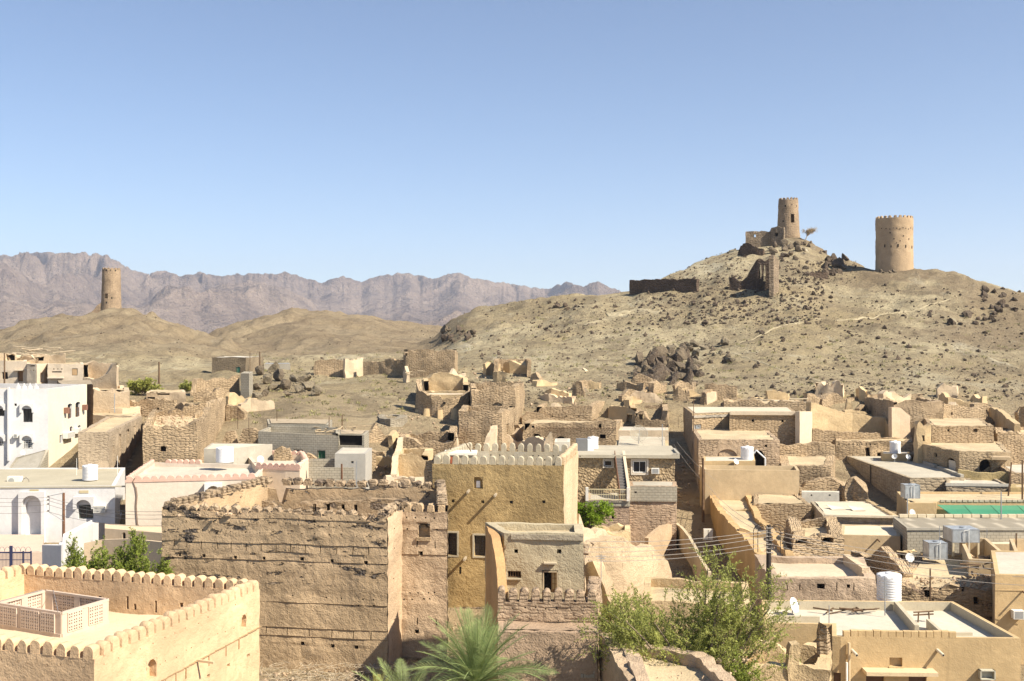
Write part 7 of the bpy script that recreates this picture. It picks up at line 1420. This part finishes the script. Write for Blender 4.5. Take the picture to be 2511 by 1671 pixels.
# upper fort remains
BLK_ = mud((.16, .115, .085), .22, brick=.10, brick_all='r', bw=.6, bh=.28, relief=.12, streak=0)  # dark stone; darkness of faces turned from the sun is in the colour too
HST = mud((.35, .27, .19), .2, brick=.09, brick_all='r', bw=.6, bh=.28, relief=.12, streak=0)
def hruin(label, pts, mat, d0=None, slope=0., **k):
    """wall on the hillside: pts = (px, py top, py foot); the depth is taken where the foot meets the slope"""
    d = [foot_depth(p[0], p[2]) for p in pts]
    if slope is not None: dm = sum(d)/len(d); n = len(d); d = [dm + slope*(i-(n-1)/2)/(n-1) for i in range(n)]
    ruin(k.pop('name', 'fort_wall'), label, [(p[0], dd, p[1]) for p, dd in zip(pts, d)], mat, cat='wall', base=min(T(*Pd(p[0], dd)) for p, dd in zip(pts, d))-1.5, **k)
    return d
hruin('long dark rough-stone wall on the left shoulder of the hill', [(1543, 686, 716), (1580, 686, 718), (1620, 685, 720), (1660, 685, 722), (1708, 684, 722)], BLK_, slope=-12, thick=1.1, erode=.25, cell=.6)
D_ = hruin('jagged dark ruin wall with tall window gaps below the summit', [(1788, 682, 702), (1800, 682, 704), (1812, 692, 706), (1832, 682, 709), (1842, 662, 712), (1852, 643, 714), (1858, 636, 716), (1880, 636, 719), (1897, 626, 722)], BLK_, slope=-4, thick=.9, erode=.35, cell=.5,
     ops=[dict(side=6, box=(1860, 649, 1867, 684), depth=1., thru=True, archp=5), dict(side=6, box=(1871, 650, 1877, 690), depth=1., thru=True, archp=4)])
hruin('narrow lit stone end wall of the jagged ruin', [(1897, 626, 722), (1910, 640, 718)], HST, slope=8, thick=.9, erode=.35, cell=.5)
hruin('pale rough-stone forework joined to the summit watchtower', [(1828, 568, 598), (1858, 568, 598), (1888, 567, 598), (1892, 560, 597), (1908, 556, 596), (1922, 558, 592)], HST, slope=-4, thick=1., erode=.2, cell=.5, ops=[dict(side=0, box=(1848, 575, 1854, 582), depth=1., thru=True), dict(side=3, box=(1900, 572, 1907, 580), depth=.6)])
hruin('short dark curved wall remnant just under the summit forework', [(1808, 622, 632), (1816, 605, 630), (1826, 595, 627), (1845, 600, 622), (1872, 610, 618)], BLK_, slope=-5, thick=.9, erode=.35, cell=.5, ops=[dict(side=0, box=(1810, 613, 1814, 620), depth=.9, thru=True)])
hruin('broken line of dark stones running right from the dark ruin wall', [(1908, 676, 682), (1940, 672, 679), (1980, 668, 675), (2030, 664, 672)], BLK_, slope=0, name='dry_stone_wall', thick=.8, erode=.4, cell=.6)

# ------------------------------------------------------------------ boulders
ROCKM = []
for i, cc in enumerate(((.085, .060, .040), (.125, .094, .060), (.18, .145, .095))):
    m_, nt, b_ = _mat('desert_rock'); p = pos(nt); n1 = noise(nt, p, .8, 4, .6); n2 = noise(nt, p, 4, 3, .6)
    cl = mixc(nt, ramp(nt, n1, .3, .7), tuple(x*.7 for x in cc), tuple(x*1.25 for x in cc)); cl = mixc(nt, mth(nt, 'MULTIPLY', ramp(nt, n2, .55, .7), .4), cl, (.3, .26, .19))
    nt.links.new(cl, b_.inputs['Base Color']); nt.links.new(bump(nt, mth(nt, 'ADD', n1, n2), .25), b_.inputs['Normal']); b_.inputs['Roughness'].default_value = .95; ROCKM.append(m_)
import bmesh
def rock_mesh(seed, sub=2, mat=None, sq=1.):
    rnd = random.Random(seed); bm = bmesh.new(); bmesh.ops.create_icosphere(bm, subdivisions=sub, radius=1.)
    pl = [(Vector((rnd.gauss(0, 1), rnd.gauss(0, 1), rnd.gauss(0, .8))).normalized(), rnd.uniform(.32, .8)) for _ in range(13)]
    for v in bm.verts:
        for n, d in pl:
            k = v.co.dot(n)
            if k > d: v.co -= n*(k-d)
        v.co *= 1 + .07*rnd.uniform(-1, 1); v.co.z *= sq
    me = bpy.data.meshes.new('boulder'); bm.to_mesh(me); bm.free(); me.materials.append(mat); return me
RK = [rock_mesh(i, 2, ROCKM[i % 3], random.uniform(.7, 1.05)) for i in range(12)]
nb = [0]
def boulders(label, n, x0, x1, y0, y1, s0, s1, group, dark=None, tall=1., sink=.25):
    for _ in range(n):
        t = random.random(); px = random.uniform(x0, x1); py = random.uniform(y0, y1); h = hit(px, py)
        if h is None: continue
        s = (s0+(s1-s0)*random.random()**2)/FP*h.y/2; me = random.choice(RK if dark is None else [r for i, r in enumerate(RK) if i % 3 in dark])
        sz = 'small' if s/h.y*FP*2 < s0+(s1-s0)*.15 else ('big' if s/h.y*FP*2 > s0+(s1-s0)*.55 else 'middling')
        lb = sz + ' ' + label.replace('WHERE', ('left' if px < x0+(x1-x0)*.33 else 'right' if px > x0+(x1-x0)*.67 else 'middle') + (' upper part' if py < (y0+y1)/2 else ' lower part'))
        o = put('boulder', me, None, h + Vector((0, 0, s*(1-sink*2)*.5)), scale=(s*random.uniform(.8, 1.25), s*random.uniform(.8, 1.2), s*tall*random.uniform(.7, 1.1)), rot=(random.uniform(-.5, .5), random.uniform(-.5, .5), random.uniform(0, 6.28)), label=lb, cat='boulder', group=group); nb[0] += 1
G = 'boulders strewn over the hills'
for px, py, w, t in ((672, 905, 30, 1.3), (655, 935, 26, 1.1), (685, 925, 34, 1.), (668, 950, 28, 1.0), (700, 948, 30, 1.), (733, 955, 30, 1.), (760, 950, 32, 1.05), (775, 962, 30, .8), (640, 915, 26, 1.), (722, 930, 26, .9), (745, 930, 34, .8), (627, 975, 26, .7), (705, 968, 22, .8), (650, 965, 24, .8), (630, 950, 22, .9), (770, 905, 12, .8), (790, 880, 12, .6), (610, 925, 20, 1.)):
    h = hit(px, py+w*.3)
    if h: s = w/FP*h.y/2*1.4; put('boulder', random.choice([r for i, r in enumerate(RK) if i % 3]), None, h+Vector((0, 0, s*.45)), scale=(s, s*1.1, s*t*1.1), rot=(random.uniform(-.4, .4), random.uniform(-.4, .4), random.uniform(0, 6)), label='large brown boulder in the rounded heap beside the grey block pier', cat='boulder', group='boulder heap by the block pier')
boulders('dark boulder WHERE of the outcrop above the ruins', 78, 1560, 1715, 878, 952, 26, 60, 'boulders of the outcrop above the ruins', (0, 1), 1.3)
boulders('grey boulder WHERE of the rocks above the outcrop', 34, 1640, 1790, 845, 900, 16, 38, 'grey boulders at the upper side of the outcrop', (1, 2), 1.1)
boulders('pale boulder WHERE of the rocks below the outcrop', 16, 1480, 1700, 930, 990, 12, 26, 'pale boulders below the outcrop', (1, 2))
boulders('dark boulder WHERE of the cluster above the square ruin', 26, 1080, 1165, 808, 840, 12, 34, 'rock cluster above the square ruin', (0, 1), 1.2)
boulders('dark boulder WHERE of the slope above the ruins', 22, 1150, 1420, 800, 885, 8, 20, 'boulders across the middle slope', (0, 1))
boulders('black boulder WHERE of the ridge saddle', 14, 1345, 1430, 735, 765, 10, 24, 'boulders on the ridge saddle', (0,))
boulders('dark rock WHERE of the crest between two watchtowers', 34, 1945, 2085, 595, 668, 10, 32, 'crest rocks between the watchtowers', (0, 1), 1.1)
boulders('dark rock WHERE of the broad watchtower foot', 10, 2145, 2200, 650, 675, 12, 26, 'rocks at the broad watchtower', (0, 1))
boulders('dark boulder WHERE of the high cluster near the skyline', 18, 2395, 2511, 715, 765, 12, 30, 'high right boulder cluster', (0,))
boulders('dark boulder WHERE of the group below the skyline cluster', 16, 2320, 2445, 772, 800, 12, 30, 'right slope boulder group', (0,))
boulders('lone dark boulder WHERE of the broad slope', 46, 1850, 2511, 700, 960, 7, 22, 'boulders dotted on the right slope', (0, 1))
boulders('dark rock WHERE of the far middle slope', 12, 1180, 1345, 745, 800, 6, 14, 'rocks near the middle ridge', (0, 1))
boulders('dark crag block WHERE of the broken crest under the summit', 16, 1880, 1960, 598, 640, 18, 44, 'crag blocks under the summit watchtower', (0, 1), 1.2)
boulders('dark crag block WHERE of the outcrop right of the jagged ruin', 14, 2020, 2075, 622, 680, 18, 46, 'crag blocks right of the jagged ruin', (0,), 1.3)
# loose stones nobody could count
_sp = np.arange(-60, 2620, 4.); _sd = np.linspace(100, 470, 600); _SP, _SD = np.meshgrid(_sp, _sd, indexing='ij'); _SZ = Tn((_SP-CX)/FP*_SD, _SD)
def scatter(name, n, boxes, smin, smax, mat, seed, sub=1):
    rnd = np.random.default_rng(seed); base = []
    for i in range(5): me = rock_mesh(100+i+seed, sub, mat); base.append((np.array([v.co[:] for v in me.vertices]), [tuple(p.vertices) for p in me.polygons]))
    Vs = []; Fs = []; off = 0
    for (x0, x1, y0, y1, w) in boxes:
        k = int(n*w)
        px = rnd.uniform(x0, x1, k); py = y0+(y1-y0)*rnd.random(k)
        I = np.clip(((px+60)/4).astype(int), 0, len(_sp)-1); m = _SZ[I] >= CZ-(py[:, None]-CY)/FP*_sd[None, :]; ok = m.any(1); j = m.argmax(1)
        if True:
            for a in np.nonzero(ok)[0]:
                d = _sd[j[a]]*(1+.0008*rnd.normal()); x = (px[a]-CX)/FP*d; z = _SZ[I[a], j[a]]; s = smin*(smax/smin)**(rnd.random()**2.2); v, f = base[rnd.integers(5)]; t = rnd.random()*6.28; c, q = math.cos(t), math.sin(t)
                sx, sy, sz = s*(.7+.6*rnd.random()), s*(.7+.6*rnd.random()), s*(.5+.5*rnd.random())
                vv = np.stack([(v[:, 0]*c-v[:, 1]*q)*sx+x, (v[:, 0]*q+v[:, 1]*c)*sy+d, v[:, 2]*sz+z+sz*.2], 1); Vs.append(vv); Fs += [tuple(g+off for g in ff) for ff in f]; off += len(v)
    me = bpy.data.meshes.new(name); me.from_pydata(np.concatenate(Vs).tolist(), [], Fs); me.materials.append(mat); return put(name, me, kind='stuff')
scatter('loose_stones', 2600, [(1560, 2020, 680, 800, .50), (1880, 2100, 640, 700, .12), (1300, 1560, 735, 830, .08), (1560, 2511, 700, 980, .30), (1600, 1830, 600, 700, .12)], .18, .75, ROCKM[0], 1)
scatter('small_stones', 4200, [(950, 2511, 720, 990, .65), (1200, 1900, 700, 860, .2), (620, 1000, 860, 1010, .05), (0, 900, 780, 900, .1), (1580, 1840, 600, 710, .2)], .08, .34, ROCKM[1], 2)
scatter('pale_stones', 1500, [(1000, 1750, 800, 980, .5), (1900, 2511, 900, 990, .3), (1250, 1330, 940, 1080, .1), (600, 790, 890, 970, .1)], .12, .5, ROCKM[2], 3)
# ------------------------------------------------------------------ plants
def leaf_quads(P, D, L, W, rng, up=.3):
    """P (n,3) anchors, D (n,3) directions -> verts, faces of slim four-sided leaves"""
    n = len(P); D = D/np.linalg.norm(D, axis=1, keepdims=True); r = rng.normal(size=(n, 3)); S = np.cross(D, r); S /= np.linalg.norm(S, axis=1, keepdims=True)+1e-9
    L = L*(.6+.8*rng.random((n, 1))); W = W*(.7+.6*rng.random((n, 1)))
    V = np.stack([P, P+D*L*.45+S*W, P+D*L, P+D*L*.45-S*W], 1).reshape(-1, 3); F_ = np.arange(4*n).reshape(n, 4); return V, F_
def raw_mesh(name, V, F4, mat):
    me = bpy.data.meshes.new(name); V = np.asarray(V, float); F4 = np.asarray(F4); me.vertices.add(len(V)); me.vertices.foreach_set('co', V.ravel()); me.loops.add(F4.size); me.loops.foreach_set('vertex_index', F4.ravel())
    me.polygons.add(len(F4)); me.polygons.foreach_set('loop_start', np.arange(0, F4.size, 4)); me.polygons.foreach_set('loop_total', np.full(len(F4), 4)); me.update(calc_edges=True); me.materials.append(mat); return me
BARK = plain((.20, .155, .11), .9, var=.25, name='bark', rel=.02)
def tree(name, label, base, size, nl, ntw, mat, seed, leaf=(.13, .03), cat='tree', spread=1., lean=(0, 0), upw=.55, group=None, trunk_h=.25, per=26, bark=None, tw=.35, lift=0.):
    """base point, size (rx, ry, h): limbs reach into an uneven crown of feathery twigs"""
    rng = np.random.default_rng(seed); rx, ry, h = size; rt = root(name, label, cat, base, group); th = h*trunk_h
    top = Vector((lean[0]*.3, lean[1]*.3, th)); m = MB(); m.tube((0, 0, -.4), top, .06*h**.6, .045*h**.6, 9); put('trunk', mesh('trunk', m.V, m.F, bark or BARK, smooth=.9), rt)
    tips = []
    for i in range(nl):
        a = 2*math.pi*(i+rng.random()*.7)/nl; e = rng.uniform(.25, 1.); q = Vector((lean[0]+rx*e*math.cos(a)*spread, lean[1]+ry*e*math.sin(a)*spread, th+(h-th)*rng.uniform(.45, 1.)*(1-.35*e*e)+lift))
        mid = top.lerp(q, .5)+Vector((rng.normal()*.1, rng.normal()*.1, .12*h)); m = MB(); pts = [top]+[(top*(1-t)**2+mid*2*t*(1-t)+q*t*t) for t in (.25, .5, .75, 1.)]; r = .028*h**.6
        for k in range(4): m.tube(pts[k], pts[k+1], r*(1-.2*k), r*(1-.2*(k+1)), 6)
        put('limb', mesh('limb', m.V, m.F, bark or BARK, smooth=.9), rt); tips.append(pts)
    PP = []; DD = []; m = MB()
    clump = [(tips[rng.integers(nl)], rng.uniform(.35, 1.)) for _ in range(max(6, ntw//7))]
    for i in range(ntw):
        pts, t = clump[rng.integers(len(clump))]; k = min(3, int(t*4)); f = t*4-k; b0 = np.array(pts[k].lerp(pts[k+1], f)) + rng.normal(size=3)*np.array([rx, ry, h])*.075
        out = b0-np.array([lean[0]*.5, lean[1]*.5, th*.6]); out /= np.linalg.norm(out)+1e-6; d = out+rng.normal(size=3)*.45+np.array([0, 0, upw]); d /= np.linalg.norm(d); L = h*tw*rng.uniform(.5, 1.)*.6
        ts = np.linspace(.1, 1, per)[:, None]; bend = np.array([rng.normal()*.15, rng.normal()*.15, -.35])*L; P = b0+d*L*ts+bend*ts*ts; PP.append(P); s = rng.normal(size=(per, 3))*.8+d*.7; DD.append(s)
        if i % 3 == 0: e = b0+d*L*.7+bend*.49; m.tube(Vector(b0), Vector(e), .012, .005, 3, False)
    if m.V: put('twigs', mesh('twigs', m.V, m.F, bark or BARK), rt, kind='stuff')
    V, F_ = leaf_quads(np.concatenate(PP), np.concatenate(DD), leaf[0], leaf[1], rng); put('crown', raw_mesh('crown', V, F_, mat), rt, kind='stuff'); return rt
OLV = leafmat((.31, .33, .09), .4); BRG = leafmat((.22, .32, .03)); YEL = leafmat((.34, .35, .09)); SHR = leafmat((.23, .28, .05)); DRY = leafmat((.46, .36, .22), .15)
tree('feathery_tree', 'big feathery olive-green tree growing between the mud walls in the centre', Vector((*Pd(1725, 44.6), CZ-17)), (4.1, 2.0, 8.4), 30, 2000, OLV, 5, (.13, .020), lean=(-.35, .0), per=28, trunk_h=.16, upw=.45, tw=.30)
tree('feathery_tree', 'smaller pale feathery tree standing left of the big one', Vector((*Pd(1540, 48.5), CZ-17)), (1.8, 1.4, 6.2), 12, 620, OLV, 8, (.12, .020), per=28)
tree('feathery_tree', 'low dark feathery growth under the right side of the big tree', Vector((*Pd(1790, 42.6), CZ-16.4)), (1.5, .9, 4.0), 9, 420, SHR, 9, (.12, .020), per=28)
tree('green_shrub', 'dense bright shrub with upright shoots behind the fort battlements, leftmost', Vector((*Pd(205, 57), CZ-15.3)), (1.7, .9, 4.9), 12, 760, SHR, 11, (.11, .022), cat='shrub', upw=1.2, tw=.26)
tree('green_shrub', 'middle one of the dense bright shrubs behind the fort battlements', Vector((*Pd(275, 56.5), CZ-15.3)), (1.7, .9, 4.9), 12, 760, SHR, 18, (.11, .022), cat='shrub', upw=1.2, tw=.26)
tree('green_shrub', 'dense shrub with upright shoots nearest the corner of the dark fort', Vector((*Pd(345, 56.5), CZ-15.3)), (1.7, .9, 5.0), 12, 800, SHR, 12, (.11, .022), cat='shrub', upw=1.2, tw=.26)
tree('green_shrub', 'vivid green bush spilling from behind the golden house', Vector((*Pd(1440, 80), CZ-14.6)), (1.4, 1.2, 3.0), 9, 520, BRG, 13, (.13, .026), cat='shrub', upw=.0, lean=(.5, 0))
tree('green_shrub', 'yellow-green shrub right beside the tall white house', Vector((*Pd(256, 134), CZ-8.3)), (1.5, 1.2, 2.6), 7, 260, YEL, 14, (.2, .05), cat='shrub')
tree('green_shrub', 'widest yellow-green shrub below the solitary pole', Vector((*Pd(345, 146), CZ-8.2)), (2.7, 1.8, 3.1), 11, 520, YEL, 15, (.22, .05), cat='shrub', upw=.2)
tree('green_shrub', 'small yellow-green shrub beside the brick wall end', Vector((*Pd(462, 152), CZ-7.8)), (1.4, 1.2, 2.3), 7, 240, YEL, 16, (.2, .05), cat='shrub')
h_ = hit(1973, 590) or Vector((*Pd(1973, 285), CZ+26))
tree('dry_acacia', 'bare flat-topped thorn tree leaning right beside the summit watchtower', Vector((h_.x, h_.y, h_.z)), (2.3, 1.6, 3.6), 14, 520, DRY, 17, (.12, .02), lean=(2.0, 0), upw=.5, trunk_h=.25, bark=plain((.36, .28, .19), .9), per=16, tw=.3)
# palms
PALM = leafmat((.25, .31, .12), .25, 'palm_leaf'); PALY = leafmat((.32, .31, .10), .25, 'palm_leaf')
def frond_mesh(L, nleaf, droop, seed, mat, lw=.022, ll=.5):
    rng = np.random.default_rng(seed); ts = np.linspace(0, 1, 14); sp = [Vector((L*t*(1-.12*t*droop), 0, L*(.10*t-.42*droop*t**2.2))) for t in ts]; m = MB()
    for i in range(13): m.tube(sp[i], sp[i+1], .028*(1-i/14)+.006, .028*(1-(i+1)/14)+.006, 5, False)
    for i in range(nleaf):
        t = .12+.88*i/nleaf; k = min(12, int(t*13)); f = t*13-k; p = sp[k].lerp(sp[k+1], f); tg = (sp[k+1]-sp[k]).normalized(); l = ll*(math.sin(math.pi*min(1, t*.95+.08))**.55)*rng.uniform(.85, 1.1)
        for s in (-1, 1):
            d = (tg*.75+Vector((0, s*.85, .32+.1*rng.normal()))).normalized(); w = Vector((-d.y*.2, 0, 1)).cross(d).normalized() if False else tg*.9+Vector((0, 0, .2)); w = w.normalized()*lw
            q = p+d*l; q.z -= l*.16; mid = p.lerp(q, .45)+Vector((0, 0, l*.05)); kk = len(m.V); m.V += [p-w*.5, p+w*.5, mid+w, mid-w, q]; m.F += [(kk, kk+1, kk+2, kk+3), (kk+3, kk+2, kk+4)]; m.M += [0, 0]
    return mesh('frond', m.V, m.F, mat)
FR = [frond_mesh(3.0, 62, dr, i, PALM, .0095, .58) for i, dr in enumerate((.25, .6, 1.0, 1.35))]; FY = [frond_mesh(1.7, 46, dr, i+9, PALY, .010, .35) for i, dr in enumerate((.3, .8, 1.2))]
def palm(label, px, d, zc, sc, n, seed, FM, th):
    rng = random.Random(seed); b_ = Vector((*Pd(px, d), zc-th)); rt = root('date_palm', label, 'palm tree', b_); m = MB()
    for k in range(int(th/.16)): m.tube((0, 0, k*.16), (0, 0, k*.16+.17), .21, .17, 10)
    put('trunk', mesh('trunk', m.V, m.F, BARK), rt)
    for i in range(n):
        t = (i+.5)/n; el_ = 80-78*t**1.0+rng.uniform(-7, 7); az_ = i*2.39996+rng.uniform(-.2, .2); me = FM[min(len(FM)-1, int(t*len(FM)*1.0))]
        o = put('frond', me, rt, (0, 0, th), scale=sc*rng.uniform(.88, 1.08)*(1-.15*(1-t))); o.rotation_euler = (Matrix.Rotation(az_, 3, 'Z') @ Matrix.Rotation(-R(el_), 3, 'Y') @ Matrix.Rotation(rng.uniform(-.5, .5), 3, 'X')).to_euler()
    return rt
palm('large grey-green date palm in front of the courtyard wall, at the bottom of the view', 1168, 42.5, CZ-13.3, 1.2, 62, 2, FR, 3.4)
palm('small yellowish palm sapling at the foot of the dark fort', 925, 50, CZ-16.3, .95, 18, 3, FY, .8)
palm('small palm sapling left of the large date palm, half out of the picture', 985, 46, CZ-15.9, 1.1, 20, 4, FR[1:3], 1.0)
# litter by the dark fort, grass tufts on the slopes
rng = np.random.default_rng(4); m = MB(); 
for i in range(520):
    px = rng.uniform(630, 1010); d = rng.uniform(50, 57.5); x, y = Pd(px, d); a = rng.uniform(0, 3.14); L = rng.uniform(.2, 1.1); z = CZ-17+.06+rng.random()*.12; m.tube((x, y, z), (x+L*math.cos(a), y+L*math.sin(a), z+rng.uniform(-.03, .06)), .016, .008, 3, False)
m.make('palm_litter', plain((.52, .44, .32), .95, var=.2), None, (0, 0, 0), kind='stuff')
PP = []; DD = []
for i in range(420):
    px, py = (rng.uniform(1100, 2511), rng.uniform(780, 990)) if i % 3 else (rng.uniform(560, 1000), rng.uniform(860, 1040)); h_ = hit(px, py)
    if h_ is None: continue
    k = 14; PP.append(np.array(h_)+rng.normal(size=(k, 3))*np.array([.28, .28, .03])); DD.append(rng.normal(size=(k, 3))*.5+np.array([0, 0, .8]))
V, F_ = leaf_quads(np.concatenate(PP), np.concatenate(DD), .38, .05, rng); put('dry_grass_tufts', raw_mesh('dry_grass_tufts', V, F_, leafmat((.27, .25, .11), .2)), kind='stuff')

# ------------------------------------------------------------------ poles and wires
TAR = plain((.035, .027, .022), .8, var=.3, name='tarred_wood'); WIRE = plain((.30, .27, .24), .6, name='wire')
pp, ptop = pole(1885, 1288, 1466, 59.5, 'dark tarred pole with curled cables and wires, right of the feathery tree', .16, TAR); base_ = Vector(pp.location)
for i in range(7):
    m = MB(); z = ptop.z-base_.z-.15-i*.22; m.tube((-.16, -.12, z), (.2, -.12, z), .03, n=6); m.tube((-.14, -.16, z), (-.14, -.16, z+.1), .035, n=6); put('insulator', mesh('insulator', m.V, m.F, plain((.3, .27, .24), .5)), pp)
for s in (-1, 1):
    for r in (.28, .4):
        m = MB(); pts = [Vector((s*(r+.05)+r*math.cos(t)*1., -.1, ptop.z-base_.z-.35+r*1.0*math.sin(t))) for t in np.linspace(0, math.pi, 9)] ; end = pts[0] if s > 0 else pts[-1]; m.path(pts, .02, 5); m.tube(pts[0] if s > 0 else pts[-1], (end.x, -.1, end.z-1.1), .02, n=5); put('cable_loop', mesh('cable_loop', m.V, m.F, TAR), pp)
def wire(label, A, Bq, sag, r=.016, grp='overhead wires', name='overhead_wire', n=14):
    A = Vector(A); Bq = Vector(Bq); m = MB(); pts = [A.lerp(Bq, t)+Vector((0, 0, -sag*4*t*(1-t))) for t in np.linspace(0, 1, n)]
    for a, b_ in zip(pts, pts[1:]): m.tube(a-A, b_-A, r, r, 4, False)
    put(name, mesh(name, m.V, m.F, WIRE), None, A, label=label, cat='wire', group=grp)
names = ['topmost', 'second', 'third', 'fourth', 'lowest']
for i, (ya, yb) in enumerate(((1300, 1327), (1307, 1342), (1316, 1354), (1330, 1366), (1340, 1376))): wire(f'{names[i]} of five wires running left from the tarred pole to the grey house', P3(1884, ya, 59.3), P3(1434, yb, 56.8), .25)
for i, (ya, yb, d) in enumerate(((1300, 1385, 62), (1308, 1402, 60), (1320, 1418, 58), (1334, 1440, 57))): wire(f'{names[i]} of four wires running right from the tarred pole', P3(1887, ya, 59.3), P3(2620, yb, d), .5)
for i, (ya, yb) in enumerate(((1302, 1236), (1314, 1250))): wire(f'{["upper", "lower"][i]} thin wire slanting from the pole up to the beige box house', P3(1887, ya, 59.3), P3(1740, yb-40, 97), .4, .014)
lp, lt = pole(156, 1209, 1378, 73.5, 'rusty brown pole with a wire bracket in front of the white houses', .11, RUST); b0 = Vector(lp.location); m = MB()
q = [P3(154, 1210, 73.4), P3(121, 1217, 73.4), P3(121, 1257, 73.4), P3(156, 1278, 73.4)]; m.path([v-b0 for v in q], .02, 5); put('bracket', mesh('bracket', m.V, m.F, STEEL), lp)
for i, y in enumerate((1220, 1228, 1238, 1255)):
    p = P3(118, y, 73.4); m = MB(); m.tube(p-b0, p-b0+Vector((.0, 0, .1)), .05, n=7); put('insulator', mesh('insulator', m.V, m.F, plain((.10, .08, .07), .4)), lp)
    wire(f'{names[i]} of four wires leaving the bracket pole to the left', p, P3(-60, y+(2 if i else -1), 76), .1, .014); wire(f'{names[i]} of four wires from the bracket pole to the dark fort corner', p, P3(399, (1255, 1263, 1273, 1290)[i], 59.6), .3, .014)
wire('upper of two thin wires sloping through the alley', P3(1660, 1085, 96), P3(1760, 1180, 97), .3, .014); wire('lower of two thin wires sloping through the alley', P3(1652, 1090, 96), P3(1745, 1200, 97), .3, .014)
thin_pole(1474, 1360, 1462, 54, 'thin ladder-like aerial beside the grey house', .022, STEEL, arms=((.96, .5), (.9, .35), (.84, .45)))
thin_pole(1663+0, 1020, 1048, 118, 'short rod on the flat mud roof at the alley mouth', .02, WOOD)
# ------------------------------------------------------------------ rubble heaps in the town
RUBM = mud((.46, .34, .23), .2, relief=.05, streak=0)
def heap(name, boxes, smin, smax, seed, mat=RUBM):
    """boxes: (px0, px1, d0, d1, z or None for the ground, n, heap height)"""
    rnd = np.random.default_rng(seed); base = []
    for i in range(5): me = rock_mesh(300+i+seed, 1, mat); base.append((np.array([v.co[:] for v in me.vertices]), [tuple(p.vertices) for p in me.polygons]))
    Vs = []; Fs = []; off = 0
    for x0, x1, d0, d1, z, n, hh in boxes:
        UW = rnd.random((n, 2)); DDd = d0+(d1-d0)*UW[:, 1]; XX = (x0+(x1-x0)*UW[:, 0]-CX)/FP*DDd; ZZ = Tn(XX, DDd)
        for i in range(n):
            u, w = UW[i]; x, y = XX[i], DDd[i]; zz = (ZZ[i] if z is None else CZ+z) + hh*math.sin(math.pi*u)*math.sin(math.pi*w)*rnd.random()
            s = smin*(smax/smin)**(rnd.random()**2); v, f = base[rnd.integers(5)]; t = rnd.random()*6.28; c, q = math.cos(t), math.sin(t); sx, sy, sz = s*(.6+.7*rnd.random()), s*(.6+.6*rnd.random()), s*(.4+.5*rnd.random())
            Vs.append(np.stack([(v[:, 0]*c-v[:, 1]*q)*sx+x, (v[:, 0]*q+v[:, 1]*c)*sy+y, v[:, 2]*sz+zz+sz*.3], 1)); Fs += [tuple(g+off for g in ff) for ff in f]; off += len(v)
    me = bpy.data.meshes.new(name); me.from_pydata(np.concatenate(Vs).tolist(), [], Fs); me.materials.append(mat); return put(name, me, kind='stuff')
heap('mud_rubble', [(360, 480, 102, 122, -8.4, 260, .4), (290, 480, 124, 130, None, 160, .5), (240, 330, 104, 128, None, 90, .2), (920, 1100, 118, 135, None, 120, .2), (880, 1020, 96, 112, None, 120, .3), (1220, 1300, 112, 140, None, 260, .4), (1300, 1640, 118, 165, None, 520, .3),
     (1140, 1300, 150, 175, None, 120, .3), (1640, 1720, 96, 122, None, 120, .2), (1915, 2050, 104, 121, None, 260, .5), (2030, 2250, 124, 138, None, 160, .4), (2250, 2511, 122, 140, None, 300, .4), (1420, 1560, 72, 83, None, 160, .5), (1960, 2130, 96, 101, None, 220, .8)], .07, .34, 5)
heap('mud_rubble', [(2160, 2240, 63.5, 72, -14.3, 200, .5), (2345, 2445, 62.5, 66, -14.2, 240, .7), (2240, 2345, 63.2, 66, -14.25, 110, .2), (1790, 1990, 46.5, 49.5, -14.7, 260, .5), (1800, 2030, 43.5, 46, None, 300, 3.2), (1600, 1860, 38.5, 44, -12.6, 50, .1), (1870, 1960, 72, 82, -14.1, 90, .2), (2090, 2220, 66, 72, None, 120, .6),
     (1230, 1420, 52, 56, None, 60, .3), (1060, 1200, 52, 66, None, 160, .3), (1434, 1560, 56, 62, None, 160, .6), (640, 960, 56.2, 57.6, None, 90, .3), (400, 960, 58.2, 59, -9.3, 120, .1)], .04, .2, 6)
for px0, px1, py0, py1, d0, d1, n, l in ((2350, 2440, 1380, 1402, 63.5, 66, 7, 'broken roof beams on the mud roof in front of the beige enclosure'), (1425, 1470, 1330, 1360, 62, 64, 5, 'leaning sticks by the eroded wall behind the grey house'), (2110, 2200, 1358, 1372, 69, 71, 5, 'stray poles on the ragged wall left of the flat cube tank')):
    beam_pile('fallen_beams', l, px0, px1, py0, py1, d0, d1, n, .05, cat='timber')
